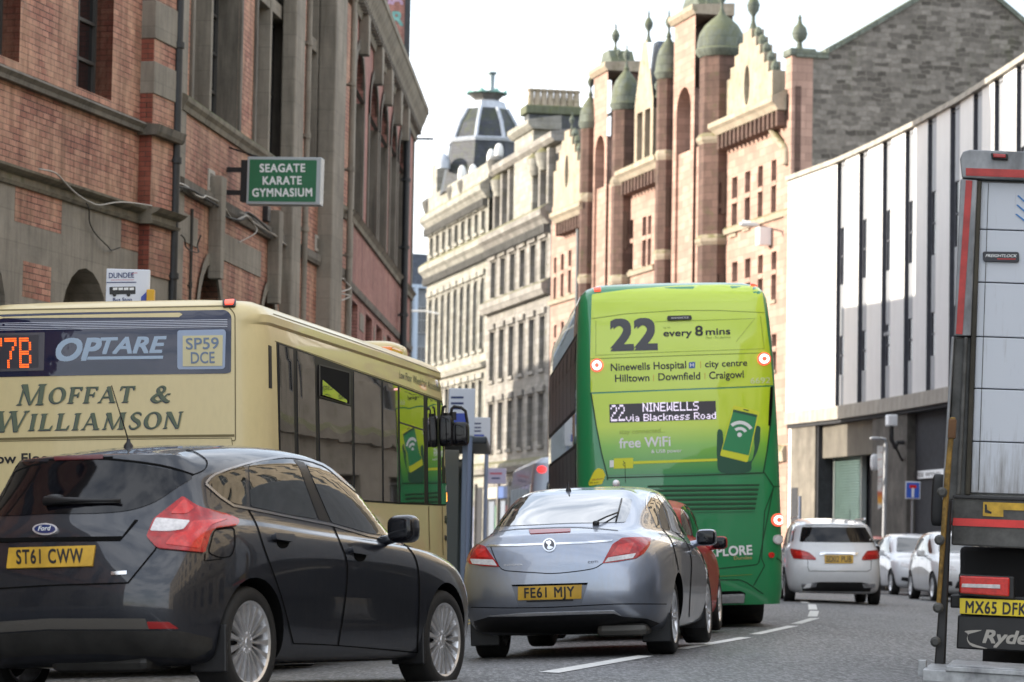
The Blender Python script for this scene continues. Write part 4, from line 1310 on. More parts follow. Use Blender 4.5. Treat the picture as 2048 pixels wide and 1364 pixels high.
m.build('wall', m_rsand, red, RB.mw)
m_sash = M('red_brown_sash', (.11, .05, .038), .5)
m_wgl = M('sash_glass', (.035, .022, .02), .06, spec=.7)
for a, b, c, d, rl in winA + winB + winC:
    window(RB, a, b, c, d, .33, (), rl, par=red, glass=m_wgl, fr=m_sash)
    B('sill', (a - .06, -.08, c - .14), (b + .06, .1, c - .002), m_pale, red, RB.mw)
    B('transom', (a + .001, -.02, lerp(c, d, .58) - .10), (b - .001, .25, lerp(c, d, .58) + .10), m_rsand, red, RB.mw)
# corbelled eaves, bay by bay
def eaves(x0, x1, y0, y1, name='cornice'):
    u0, u1 = U(x0, y0, -.7), U(x1, y1, -.7); z = V(x1, y1, -.7)
    prof(RB, name, u0, u1, z, [(-.02, -.1), (.5, -.1), (.62, .1), (.75, .22), (.75, .42), (.6, .50), (-.02, .8)], m_pale, red)
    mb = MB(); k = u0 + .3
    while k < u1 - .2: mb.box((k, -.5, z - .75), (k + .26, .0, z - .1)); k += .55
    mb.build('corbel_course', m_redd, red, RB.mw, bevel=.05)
eaves(1405, 1546, 273, 213); eaves(1230, 1310, 364, 328); eaves(1100, 1160, 452, 420)
prof(RB, 'sill_course', U(1432, 480), RB.L - .1, V(1568, 434), [(-.02, 0), (.12, 0), (.16, .2), (.1, .28), (-.02, .34)], m_pale, red)
prof(RB, 'sill_course', U(1250, 560), U(1310, 540), V(1300, 542), [(-.02, 0), (.12, 0), (.16, .2), (-.02, .3)], m_pale, red)
prof(RB, 'sill_course', U(1100, 610), U(1160, 595), V(1150, 597), [(-.02, 0), (.12, 0), (.16, .2), (-.02, .3)], m_pale, red)
prof(RB, 'shop_course', 0, RB.L - .1, 4.4, [(-.02, 0), (.25, 0), (.3, .4), (.2, .6), (-.02, .7)], m_pale, red)
def finial(mb, u, y, z, s=1.0):
    mb.lathe([(.20 * s, 0), (.14 * s, .12 * s), (.07 * s, .35 * s), (.07 * s, .55 * s), (.20 * s, .75 * s), (.24 * s, .95 * s), (.16 * s, 1.15 * s), (.05 * s, 1.3 * s), (.06 * s, 1.45 * s), (.001, 1.7 * s)], 12, Matrix.Translation((u, y, z)))
def turret(x0, x1, yt, yd0, yd1, bands, d=-.35, yf=None):
    """octagonal shaft, string bands, mossy ogee dome with finial"""
    xc = (x0 + x1) / 2
    u = U(xc, yd1, d); Yt = (RB.mw @ Vector((u, d, 0))).y
    r_ = (x1 - x0) / 2 / F * Yt
    z1 = V(xc, yd1, d); zd = V(xc, yd0, d)
    T = Matrix.Translation((u, d + r_ * .35, 0))
    MB().lathe([(r_, -.3), (r_, z1)], 8, T, a0=math.pi / 8).build('turret_shaft', m_redd, red, RB.mw)
    for yb in bands:
        zb_ = V(xc, yb, d)
        MB().lathe([(r_ * 1.0, zb_ - .15), (r_ * 1.12, zb_), (r_ * 1.14, zb_ + .12), (r_, zb_ + .3)], 8, T, a0=math.pi / 8).build('turret_band', m_pale, red, RB.mw)
    hD = zd - z1
    MB().lathe([(r_ * 1.02, z1 - .25), (r_ * 1.22, z1 - .05), (r_ * 1.25, z1 + .05), (r_ * 1.16, z1 + .14), (r_ * 1.14, z1 + hD * .22), (r_ * 1.02, z1 + hD * .45), (r_ * .78, z1 + hD * .66), (r_ * .45, z1 + hD * .82), (r_ * .2, z1 + hD * .93), (r_ * .12, z1 + hD)], 16, T, a0=math.pi / 16).build('turret_dome', m_dome, red, RB.mw, smooth=30)
    mb = MB(); finial(mb, u, d + r_ * .35, z1 + hD * .97, .75); mb.build('turret_finial', m_dome, red, RB.mw, smooth=35)
    # slit windows on the side facing down the street
    for yb in bands[:2]:
        zz = V(xc, yb, d)
        B('slit_window', (u + r_ * .55, d + r_ * .35 - r_ * .35, zz - 3.2), (u + r_ * .97, d + r_ * .35 + r_ * .02, zz - 1.4), m_wgl, red, RB.mw)
    return u, r_, T
turret(1385, 1472, 0, 24, 104, (282, 484))
turret(1306, 1352, 0, 72, 148, (314, 512))
turret(1216, 1270, 0, 136, 211, (366, 562))
turret(1155, 1193, 0, 190, 248, (398, 560))
# tall arched gables between the turrets
def tall_gable(x0, x1, ytop, ypk):
    u0, u1 = U(x0, 200), U(x1, 200); z1 = V((x0 + x1) / 2, ytop); zp = V((x0 + x1) / 2, ypk); uc = (u0 + u1) / 2; w_ = u1 - u0
    a = arch(u0 + w_ * .16, u1 - w_ * .16, zc - 7, z1 - 3.0)
    mb = MB(); wall(mb, rect(u0, u1, zc - 9, z1), [a], .9, -.12); mb.build('gable_front', m_rsand, red, RB.mw)
    B('gable_block', (u0, .78, zc - .5), (u1, 1.6, z1), m_redd, red, RB.mw)
    B('arch_window', (a[0][0] - .1, .70, zc - 7.1), (a[1][0] + .1, .77, z1 - 2.9), m_wgl, red, RB.mw)
    for k in (.33, .66): B('arch_mullion', (lerp(a[0][0], a[1][0], k) - .14, .5, zc - 7), (lerp(a[0][0], a[1][0], k) + .14, .69, z1 - 3.2), m_rsand, red, RB.mw)
    prof(RB, 'gable_cornice', u0 - .25, u1 + .25, z1, [(1.6 * -1, 0), (.2, 0), (.35, .2), (.35, .4), (-1.6, .55)], m_pale, red)
    mb = MB()
    q = [(u0 + .2, z1 + .5), (u1 - .2, z1 + .5), (uc + w_ * .22, z1 + .5 + (zp - z1) * .45), (uc + w_ * .10, z1 + (zp - z1) * .8), (uc - w_ * .10, z1 + (zp - z1) * .8), (uc - w_ * .22, z1 + .5 + (zp - z1) * .45)]
    mb.prism(q, .1, 1.3); finial(mb, uc, .6, z1 + (zp - z1) * .78, .9)
    for s_ in (u0 + .3, u1 - .3): finial(mb, s_, .5, z1 + .5, .5)
    mb.build('gable_pediment', m_dome, red, RB.mw, bevel=.03)
tall_gable(1352, 1394, 42, -18)
tall_gable(1192, 1220, 150, 92)
# crow-stepped gables
def crow(x0, x1, ybase0, ytop, steps, hole, fin=.9):
    u0, u1 = U(x0, ybase0), U(x1, ybase0); zb_ = zc + .3; zt2_ = V((x0 + x1) / 2, ytop)
    uc, w_ = (u0 + u1) / 2, (u1 - u0) / 2
    L_, R_ = [], []
    for k in range(steps):
        f0 = 1 - k / steps; z0 = lerp(zb_ + 1.0, zt2_, (k / steps) ** .9); z1_ = lerp(zb_ + 1.0, zt2_, ((k + 1) / steps) ** .9)
        f0 = max(f0, .16)
        R_ += [(uc + w_ * f0, z0), (uc + w_ * f0, z1_)]; L_ += [(uc - w_ * f0, z0), (uc - w_ * f0, z1_)]
    poly = [(uc - w_, zb_ - .6), (uc + w_, zb_ - .6)] + R_ + L_[::-1]
    mb = MB()
    hz = lerp(zb_, zt2_, .38)
    hole_ = [(uc + .38 * math.cos(2 * math.pi * k / 14), hz + .85 * math.sin(2 * math.pi * k / 14)) for k in range(14)] if hole else None
    wall(mb, poly, [hole_] if hole else [], .5, -.05)
    mb.add([(a, .5, b) for a, b in poly] + [(a, -.05, b) for a, b in poly], [(i, (i + 1) % len(poly), len(poly) + (i + 1) % len(poly), len(poly) + i) for i in range(len(poly))])
    V2_, f2_ = cdt(poly, [hole_] if hole else [])
    mb.add([(a, .5, b) for a, b in V2_], f2_)
    mb.build('crow_stepped_gable', m_pale, red, RB.mw, recalc=False)
    for k in range(1, steps):
        f0 = max(1 - k / steps, .16)
        for s_ in (-1, 1): MB().lathe([(.14, 0), (.2, .2), (.13, .4), (.001, .5)], 8, Matrix.Translation((uc + s_ * w_ * (f0 + .04), .2, lerp(zb_ + 1.0, zt2_, (k / steps) ** .9)))).build('step_finial', m_dome, red, RB.mw)
    mb = MB(); finial(mb, uc, .2, zt2_, fin)
    mb.build('gable_finial', m_dome, red, RB.mw, smooth=35)
crow(1446, 1546, 260, 62, 6, True, 1.15)
crow(1108, 1160, 430, 262, 5, True, .6)
# dormer gable on the middle bay
u0, u1 = U(1271, 330), U(1308, 330)
zt3_, zp_ = V(1290, 205), V(1290, 85)
m = MB(); uc = (u0 + u1) / 2; w_ = u1 - u0
po_ = [(u0, zc), (u1, zc), (u1, zt3_), (uc + w_ * .12, zp_), (uc - w_ * .12, zp_), (u0, zt3_)]
hs_ = [rect(lerp(u0, u1, a), lerp(u0, u1, b), zc + .5, zt3_ - .4) for a, b in ((.14, .44), (.56, .86))]
wall(m, po_, hs_, .4, -.08); m.build('dormer_gable', m_pale, red, RB.mw)
for h in hs_: window(RB, h[0][0], h[1][0], h[0][1], h[2][1], .3, (), (.55,), par=red, glass=m_wgl, fr=m_sash)
MB().prism(po_, .45, 3.2).build('dormer_block', m_slate, red, RB.mw)
for a_ in ((uc, .1, zp_, .9), (u0, .1, zt3_, .6), (u1, .1, zt3_, .6)):
    mb = MB(); finial(mb, *a_); mb.build('gable_finial', m_dome, red, RB.mw, smooth=35)
# dark downpipes beside the turrets, near-end pier with an urn
for x, y in ((1432, 280), (1251, 385), (1160, 430)):
    u, z = RB.uv(x, y, -.15)
    mb = MB(); mb.tube([(u, -.18, 0), (u, -.18, z)], .16, 8); mb.box((u - .28, -.42, z), (u + .28, 0, z + .45)); mb.build('downpipe', M('blue_black_pipe', (.03, .04, .05), .5) if x == 1432 else bpy.data.materials['blue_black_pipe'], red, RB.mw, smooth=40)
for k, x in enumerate((1546, 1562)):
    u = U(x, 250)
zpr = V(1565, 122)
B('end_pier', (RB.L - .8, -.10, -.3), (RB.L + .02, .8, zpr), m_rsand, red, RB.mw, .03)
B('pier_cap', (RB.L - .86, -.2, zpr), (RB.L + .12, .9, zpr + .3), m_dome, red, RB.mw, .06)
B('pier_recess', (RB.L - .6, -.14, zc - .5), (RB.L - .3, -.105, zpr - 1.5), m_wgl, red, RB.mw)
mb = MB().lathe([(.2, 0), (.12, .12), (.10, .3), (.26, .45), (.32, .65), (.25, .9), (.1, 1.05), (.06, 1.25), (.08, 1.3), (.001, 1.45)], 14, Matrix.Translation((RB.L - .38, .35, zpr + .3))); mb.build('urn', m_dome, red, RB.mw, smooth=40)
pth = smoothpoly([RB.uv(1540, 232, -.12), RB.uv(1546, 262, -.12), RB.uv(1560, 285, -.12), RB.uv(1572, 300, -.12), RB.uv(1573, 330, -.12)], 4, False)
mb = MB().tube([(a, -.12, b) for a, b in pth], .18, 8); mb.build('scroll', m_pale, red, RB.mw, smooth=True)
# gable end in rubble, facing down the street, roof behind it
GBf = Frame((11.05, 118.0), (27, 121.8))
gq = [GBf.uv(*p) for p in ((1592, 112), (1655, 107), (1700, 82), (1850, -6), (1925, -48), (1992, 0), (2060, 58), (2200, 170))]
ub = gq[-1][0]
poly = [(0, -.3), (ub, -.3)] + [g_ for g_ in reversed(gq)]
poly[-1] = (0, gq[0][1])
MB().prism(poly, 0, .9).build('rubble_gable', m_rub, red, GBf.mw)
B('gable_return', (-.01, -.03, zc - 8), (GBf.u(1640, 200), .0, gq[0][1] + .01), m_redd, red, GBf.mw) if False else None
bx2 = lambda nm, x0, x1, y0, y1, o, mat: B(nm, (GBf.u(x0, y1), -o, GBf.v(x0, y1)), (GBf.u(x1, y1), .02, GBf.v(x0, y0)), mat, red, GBf.mw, .02)
B('red_quoins', (0, -.04, -.3), (GBf.u(1601, 250), .01, gq[0][1] - 1.2), m_redd, red, GBf.mw)
B('coping', (0, -.12, gq[0][1] - .05), (GBf.u(1657, 107), .95, gq[0][1] + .22), m_dome, red, GBf.mw, .04)
mb = MB()
for a, b in zip(gq[1:], gq[2:]):
    mb.add([(a[0], -.12, a[1]), (b[0], -.12, b[1]), (b[0], .95, b[1]), (a[0], .95, a[1]), (a[0], -.12, a[1] + .22), (b[0], -.12, b[1] + .22), (b[0], .95, b[1] + .22), (a[0], .95, a[1] + .22)], [(0, 1, 2, 3), (4, 5, 6, 7), (0, 1, 5, 4), (1, 2, 6, 5), (2, 3, 7, 6), (3, 0, 4, 7)])
mb.build('skew_coping', m_dome, red, GBf.mw)
# main roof running back along the street
zr_ = gq[1][1] - .9
mb = MB()
mb.add([(0, .3, zc + .2), (RB.L - .2, .3, zc + .2), (RB.L - .2, 6.5, zr_ + .6), (0, 6.5, zr_ + .6)], [(0, 1, 2, 3)])
mb.add([(0, 6.5, zr_ + .6), (RB.L - .2, 6.5, zr_ + .6), (RB.L - .2, 13, zc), (0, 13, zc)], [(0, 1, 2, 3)])
mb.build('roof', m_slate, red, RB.mw, recalc=False)
B('back_block', (0, 1.0, -.3), (RB.L - .3, 13, zc), m_redd, red, RB.mw)
gxb = (RB.inv @ (GBf.mw @ Vector((ub, 0, 0))))
# street lamp bracket and alarm box on the near bay
u, v = RB.uv(1486, 448, -1.6); u2, v2 = RB.uv(1500, 447, -.1)
mb = MB(); mb.tube([(u2 + .4, 0, v2), (u2, -.4, v2 + .1), (u, -1.0, v)], .04, 8); superell(mb, (u - .1, -1.3, v), (.16, .42, .09), .6, .6)
tag(mb.build('wall_lamp', M('lamp_grey', (.55, .55, .54), .4), None, RB.mw, smooth=40), 'pale street lamp on an arm fixed to the near sandstone bay', 'lamp')
u, v0 = RB.uv(1526, 491, -.3); v1 = RB.v(1526, 455, -.3)
tag(B('banner_box', (u - .25, -.55, v0), (u + .25, -.02, v1), m_white, None, RB.mw, .04), 'narrow white box sign fixed to the near sandstone bay below the lamp', 'sign')

# ------------------------------------------------------------------ grey tenements further along
GA, GBn = Vector((-5.5, 191)), Vector((1.95, 155.9))
GT = Frame(GA, GBn)
m_gst = stone_mat('cream_grey_stone', (.35, .335, .295), (.12, .115, .105), .9, .34, moss=(.16, .15, .06), streak=.35, jm=.012, var=.2)
m_gst2 = stone_mat('warm_grey_stone', (.30, .28, .255), (.11, .10, .092), .9, .34, moss=(.15, .14, .06), streak=.4, jm=.012, var=.2)
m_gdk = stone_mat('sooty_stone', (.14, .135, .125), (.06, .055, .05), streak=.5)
m_tgl = M('tenement_glass', (.03, .032, .036), .06, spec=.8)
m_sashw = M('grey_sash', (.30, .30, .30), .5)
uM = GT.u(976, 500)
def tenement(name, u0, u1, zt, mat, label, rows, ncols, colw, seed, arched=()):
    t = thing(name, GT.mw @ Matrix.Translation((u0, 0, 0)), label, 'building')
    holes, dep = [], []
    wins_ = []
    stepu = (u1 - u0 - .8) / ncols
    for ri, (z0, z1) in enumerate(rows):
        for c in range(ncols):
            a = u0 + .4 + stepu * (c + .5) - colw / 2
            h = arch(a, a + colw, z0, z1, 8, colw * .4) if ri in arched else rect(a, a + colw, z0, z1)
            holes.append(h); wins_.append((a, a + colw, z0, z1))
    m_ = MB(); wall(m_, rect(u0, u1, -.4, zt), holes, .4); m_.build('wall', mat, t, GT.mw)
    for a, b, z0, z1 in wins_:
        window(GT, a, b, z0, z1, .36, (.5,) if colw > 1.2 else (), (.5,), par=t, glass=m_tgl, fr=m_sashw, fw=.09)
        B('sill', (a - .1, -.14, z0 - .18), (b + .1, .1, z0 - .002), mat, t, GT.mw)
        B('jamb', (a - .22, -.035, z0), (a - .02, .05, z1 + .1), mat, t, GT.mw); B('jamb', (b + .02, -.035, z0), (b + .22, .05, z1 + .1), mat, t, GT.mw)
        B('lintel', (a - .30, -.16, z1 + .1), (b + .30, .05, z1 + .42), mat, t, GT.mw)
    return t
z1c = GT.v(977, 497); z2c = GT.v(854, 456); zF = GT.v(977, 631)
rowsL = [(5.6, 8.8), (GT.v(915, 700), GT.v(915, 590)), (z1c + .9, z2c - 1.2)]
# far block
tL = tenement('stone_tenement', 0, uM, z2c, m_gst, 'pale cream stone tenement with arched windows at the far end of the terrace', [(6.4, 10.4), (12.2, 16.4), (z1c + 1.2, z2c - .8)], 9, 1.1, 1, arched=(1,))
def cor2(t, u0, u1, z, mat, big=1.0):
    prof(GT, 'cornice', u0 - .2, u1 + .05, z, [(-.02, -.2), (.2 * big, -.2), (.5 * big, .1), (.75 * big, .25), (.8 * big, .55), (.6 * big, .7), (-.02, 1.0)], mat, t)
    mb = MB(); k = u0 + .2
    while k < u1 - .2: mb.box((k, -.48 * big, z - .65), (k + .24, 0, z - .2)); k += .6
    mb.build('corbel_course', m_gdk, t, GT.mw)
cor2(tL, 0, uM, z1c, m_gst, .7); cor2(tL, 0, uM, z2c, m_gst, .7)
prof(GT, 'shop_cornice', 0, uM, 4.9, [(-.02, 0), (.35, 0), (.5, .3), (.4, .5), (-.02, .7)], m_gst, tL)
prof(GT, 'string_course', 0, uM, 11.1, [(-.02, 0), (.25, 0), (.35, .25), (-.02, .4)], m_gst, tL)
B('parapet', (.2, -.05, z2c + .9), (uM - .1, .5, z2c + 1.9), m_gst, tL, GT.mw)
B('shopfront', (.3, -.03, 0), (uM - .3, .05, 4.2), M('shopfront_dark', (.028, .027, .03), .6, spec=.3), tL, GT.mw)
B('end_chimney', (-.1, .2, z2c), (1.6, 1.5, z2c + 4.0), m_gst, tL, GT.mw, .05)
B('end_block', (-.0, .42, -.4), (uM, 14, z2c), m_gst, tL, GT.mw)
m_dish = M('bright_white_finial', (.80, .79, .76), .4)
for (x, y, h_) in ((907, 367, 34), (924, 350, 40), (946, 350, 44), (982, 322, 50), (998, 304, 36)):
    u, v = GT.uv(x, y, .4); mb = MB(); hm = h_ / F * (GT.mw @ Vector((u, 0, 0))).y
    superell(mb, (u, .4, v), (.26, .26, hm / 2), .9, .9, 12, 8); mb.tube([(u, .4, z2c + .9), (u, .4, v - hm / 2 + .1)], .09, 6)
    mb.build('parapet_finial', m_dish, tL, GT.mw, smooth=True)
for (x, y) in ((912, 386), (934, 373), (995, 330), (862, 412)):
    u, v = GT.uv(x, y, .3); mb = MB(); mb.lathe([(.4, -.5), (.55, -.1), (.62, .25), (.3, .5), (.001, .55)], 10, Matrix.Translation((u, .3, v))); mb.build('parapet_urn', m_gdk, tL, GT.mw, smooth=40)
# nearer block
tR = tenement('stone_tenement', uM, GT.L, z1c, m_gst2, 'warm grey stone tenement with an attic storey next to the pink sandstone building', [(6.2, 8.9), (10.2, 13.0), (14.9, 17.0)], 6, 1.3, 2)
cor2(tR, uM + .2, GT.L, z1c, m_gst2, .8)
prof(GT, 'string_course', uM, GT.L, zF, [(-.02, 0), (.35, 0), (.5, .3), (.5, .6), (-.02, .9)], m_gst2, tR)
prof(GT, 'shop_cornice', uM, GT.L, 4.9, [(-.02, 0), (.35, 0), (.5, .3), (.4, .5), (-.02, .7)], m_gst2, tR)
B('shopfront', (uM + .3, -.03, 0), (GT.L - .3, .05, 4.2), bpy.data.materials['shopfront_dark'], tR, GT.mw)
B('block', (uM, .42, -.4), (GT.L - .05, 14, z1c), m_gst2, tR, GT.mw)
za2 = GT.v(1045, 305)
B('attic_wall', (uM + .2, .55, z1c + .3), (GT.L - .1, 1.2, za2), m_gst2, tR, GT.mw)
k = uM + .4
while k < GT.L - 1.0:
    B('attic_column', (k, .15, z1c + .9), (k + .42, .56, za2 - .4), m_gst2, tR, GT.mw, .06)
    B('attic_window', (k + .60, .50, z1c + 1.2), (k + 1.3, .54, za2 - .8), m_tgl, tR, GT.mw)
    k += 2.0
prof(GT, 'attic_cornice', uM + .1, GT.L, za2 - .3, [(-1.2, 0), (-.1, 0), (.1, .2), (.1, .5), (-1.2, .7)], m_gst2, tR)
rs_ = random.Random(4)
m_shop = [M('shop_fascia_%s' % n_, c_, .5) for n_, c_ in (('red', (.30, .03, .03)), ('cream', (.5, .46, .38)), ('blue', (.05, .10, .28)), ('black', (.02, .02, .022)), ('green', (.04, .14, .08)))]
k = .5; i_ = 0
while k < GT.L - 3.5:
    t_ = tL if k + 3 < uM else tR
    w_ = rs_.choice((2.6, 3.2, 3.8))
    if not (k < uM < k + w_ + .3):
        B('shop_fascia', (k, -.14, 3.5), (k + w_, -.032, 4.15), m_shop[i_ % 5], t_, GT.mw, .02)
        B('shop_window', (k + .1, -.06, .7), (k + w_ * .62, -.032, 3.35), m_tgl, t_, GT.mw)
        B('shop_door', (k + w_ * .68, -.06, .1), (k + w_ * .92, -.032, 3.1), m_shop[(i_ + 3) % 5], t_, GT.mw)
        B('shop_pier', (k + w_ + .04, -.16, 0), (k + w_ + .3, -.031, 4.4), m_gst2, t_, GT.mw)
    k += w_ + .34; i_ += 1
ua, ub_ = GT.u(1025, 300), GT.u(1062, 300)
zpd = GT.v(1040, 272)
B('attic_pavilion', (ua, .1, z1c + .5), (ub_, 1.6, zpd), m_gst, tR, GT.mw, .05)
prof(GT, 'pavilion_cornice', ua - .3, ub_ + .3, zpd, [(-1.6, 0), (.0, 0), (.25, .25), (.25, .5), (-1.6, .8)], m_gst, tR)
mb = MB(); mb.add([(uM, 1.0, za2 + .2), (GT.L, 1.0, za2 + .2), (GT.L, 6.5, za2 + 3.2), (uM, 6.5, za2 + 3.2)], [(0, 1, 2, 3)]); mb.build('roof', m_slate, tR, GT.mw, recalc=False)
for (x, y) in ((1000, 372), (1072, 330), (1090, 318)):
    u, v = GT.uv(x, y, .3); mb = MB(); mb.lathe([(.35, -.6), (.5, -.2), (.6, .3), (.3, .6), (.001, .7)], 10, Matrix.Translation((u, .35, v))); mb.build('parapet_urn', m_gst, tR, GT.mw, smooth=40)
uc_ = GT.u(1057, 240, 2.0); Yc_ = (GT.mw @ Vector((uc_, 2, 0))).y; u0, u1 = 2.0, 2.0 + 112 / F * Yc_; zc0_, zc1_ = GT.v(1060, 300, 2.0), GT.v(1060, 225, 2.0)
m_chim = stone_mat('chimney_stone', (.10, .105, .11), (.05, .05, .05), .7, .5, moss=(.09, .10, .04), streak=.3)
ch = B('chimney_stack', (uc_ - 1.3, u0, zc0_ - 5), (uc_, u1, zc1_), m_chim, tR, GT.mw, .05)
B('chimney_cope', (uc_ - 1.5, u0 - .2, zc1_), (uc_ + .2, u1 + .2, zc1_ + .5), stone_mat('mossy_cope', (.13, .14, .09), (.06, .06, .04), moss=(.11, .12, .04)), ch, GT.mw, .06)
for k in range(8):
    u = lerp(u0 + .25, u1 - .25, k / 7)
    MB().lathe([(.26, 0), (.2, .2), (.17, .85), (.24, .92), (.24, 1.02), (.15, 1.05)], 10, Matrix.Translation((uc_ - .6, u, zc1_ + .5))).build('chimney_pot', m_pale, ch, GT.mw, smooth=40)
# lamp on its arm at the corner of the far block, small shop sign
u, v = GT.uv(850, 622, -.8)
mb = MB(); mb.tube([(u + .6, 0, v - .2), (u, -.8, v), (u - .6, -2.0, v)], .07, 6); superell(mb, (u - .7, -2.2, v), (.4, .6, .14), .7, .7)
tag(mb.build('wall_lamp', bpy.data.materials['lamp_grey'], None, GT.mw, smooth=40), 'pale street lamp reaching out from the far cream tenement', 'lamp')
# ------------------------------------------------------------------ slated tower with a railed crown
TY = 186.0
tc0 = at(972, 300, TY)
tw = thing('mansard_tower', Matrix.Translation((tc0.x, TY, 0)), 'slate clad tower tapering to a green scalloped crown and a short flue', 'tower')
zz = lambda y: at(972, y, TY).z
rr = lambda a, b: (b - a) / 2 / F * TY
T = Matrix.Translation((tc0.x, TY, 0))
m_tslate = stone_mat('tower_slate', (.05, .055, .07), (.04, .045, .042), .35, .22, moss=(.06, .07, .04), streak=.2, rough=.55)
m_lead = M('lead_grey', (.42, .45, .50), .5, metal=.2, var=.2)
m_verd = M('verdigris', (.25, .48, .42), .7, var=.3, vs=4)
a8 = math.pi / 8 + .12
MB().lathe([(rr(890, 1060), -.3), (rr(890, 1060), zz(348)), (rr(893, 1056), zz(346))], 8, T, a0=a8).build('tower_wall', m_gdk, tw, Matrix.Identity(4))
MB().lathe([(rr(876, 1068), zz(390)), (rr(895, 1052), zz(300)), (rr(897, 1050), zz(285))], 8, T, a0=a8).build('lower_slope', m_tslate, tw, Matrix.Identity(4))
MB().lathe([(rr(895, 1053), zz(290)), (rr(893, 1055), zz(284)), (rr(897, 1049), zz(281))], 8, T, a0=a8).build('ledge', m_lead, tw, Matrix.Identity(4))
MB().lathe([(rr(901, 1046), zz(282)), (rr(915, 1036), zz(250)), (rr(932, 1018), zz(220))], 8, T, a0=a8).build('slate_slope', m_tslate, tw, Matrix.Identity(4))
mb = MB()
for k in range(8):
    an = a8 + k * math.pi / 4
    P = [Vector((tc0.x + rr(*q[0]) * 1.01 * math.cos(an), TY + rr(*q[0]) * 1.01 * math.sin(an), zz(q[1]))) for q in (((901, 1046), 282), ((915, 1036), 250), ((932, 1018), 220))]
    MB().tube(P, .13, 6).build('hip_roll', m_lead, tw, Matrix.Identity(4))
MB().lathe([(rr(932, 1018), zz(222)), (rr(938, 1014), zz(206)), (rr(950, 1000), zz(202))], 8, T, a0=a8).build('lead_band', m_lead, tw, Matrix.Identity(4))
MB().lathe([(rr(950, 1000), zz(204)), (rr(948, 1000), zz(199)), (rr(940, 1008), zz(193)), (rr(934, 1014), zz(186))], 8, T, a0=a8).build('crown_cornice', m_gdk, tw, Matrix.Identity(4))
for k in range(8):
    a0_, a1_ = a8 + k * math.pi / 4, a8 + (k + 1) * math.pi / 4
    r0_ = rr(932, 1016); n = 8; vs = []
    for j in range(n + 1):
        an = lerp(a0_, a1_, j / n); rad = r0_ * math.cos(math.pi / 8) / math.cos(an - (a0_ + a1_) / 2)
        x, y = tc0.x + rad * math.cos(an), TY + rad * math.sin(an)
        x2, y2 = tc0.x + rad * .94 * math.cos(an), TY + rad * .94 * math.sin(an)
        zt4 = zz(180) + (zz(188) - zz(180)) * math.sin(math.pi * j / n)
        vs += [(x, y, zz(189)), (x, y, zt4), (x2, y2, zt4), (x2, y2, zz(189))]
    fs = []
    for j in range(n):
        for e in range(4): fs.append((4 * j + e, 4 * j + (e + 1) % 4, 4 * j + 4 + (e + 1) % 4, 4 * j + 4 + e))
    MB().add(vs, fs).build('crown_scallop', m_verd, tw, Matrix.Identity(4))
MB().lathe([(rr(930, 1018), zz(188)), (rr(960, 985), zz(183)), (.3, zz(182))], 8, T, a0=a8).build('crown_roof', m_tslate, tw, Matrix.Identity(4))
T2 = Matrix.Translation((at(984, 160, TY).x, TY, 0))
MB().lathe([(rr(977, 991), zz(183)), (rr(979, 989), zz(172)), (rr(978, 990), zz(150)), (rr(974, 994), zz(147)), (rr(974, 994), zz(144))], 12, T2).build('flue', M('flue_grey', (.22, .27, .29), .5, metal=.3), tw, Matrix.Identity(4), smooth=40)
for x, y in ((888, 340),):
    MB().lathe([(.42, 0), (.42, .5), (.3, .8), (.1, .95), (.001, 1.0)], 12, Matrix.Translation((at(x, y, TY).x, TY - rr(901, 1046) * .8, zz(y) - .2))).build('dormer', m_lead, tw, Matrix.Identity(4), smooth=35)
# ------------------------------------------------------------------ building closing the view on the left
Fz = Frame((at(780, 600, 222).x, 222), (at(866, 600, 222).x, 224))
far = thing('grey_building', Fz.mw, 'blue grey slate roofed building closing the street behind the brick hall', 'building')
ze, zr2 = Fz.v(832, 572), Fz.v(832, 508)
B('wall', (-12, 0, -.4), (Fz.L + 1, 9, ze), M('cool_grey_harl', (.20, .215, .23), .85, var=.2, vs=1), far, Fz.mw)
MB().prism([(-12.3, ze), (Fz.L + 1.2, ze), (Fz.L + .8, zr2), (-12, zr2)], -.2, 6).build('roof', m_slate, far, Fz.mw)
u = Fz.u(827, 650); mb = MB().tube([(u, -.2, 0), (u, -.2, ze)], .22, 8); mb.build('downpipe', M('pale_blue_pipe', (.42, .50, .60), .5), far, Fz.mw, smooth=40)
B('gutter', (-12, -.35, ze - .15), (Fz.L + 1, 0, ze + .1), bpy.data.materials['pale_blue_pipe'], far, Fz.mw)
for k, (x, y) in enumerate(((840, 640), (840, 720), (818, 640), (818, 720))):
    u, v = Fz.uv(x, y); window(Fz, u - .55, u + .55, v - 1.0, v + 1.0, -.02, (.5,), (.5,), par=far, glass=m_tgl, fr=m_sashw)
# the left side carries on beyond the brick hall, out of sight; its roofs shade the street
LB = Frame((-9.5, 96), (-30, 168), -.2)
lb_ = thing('slate_roofed_terrace', LB.mw, 'slate roofed stone terrace standing on the left beyond the brick hall', 'building')
B('wall', (36, 0, -.3), (LB.L, 10, 16.0), m_gdk, lb_, LB.mw)
MB().add([(36, 0, 16), (LB.L, 0, 16), (LB.L, 5, 20), (36, 5, 20), (36, 10, 16), (LB.L, 10, 16)], [(0, 1, 2, 3), (3, 2, 5, 4), (0, 3, 4), (1, 5, 2)]).build('roof', m_slate, lb_, LB.mw)
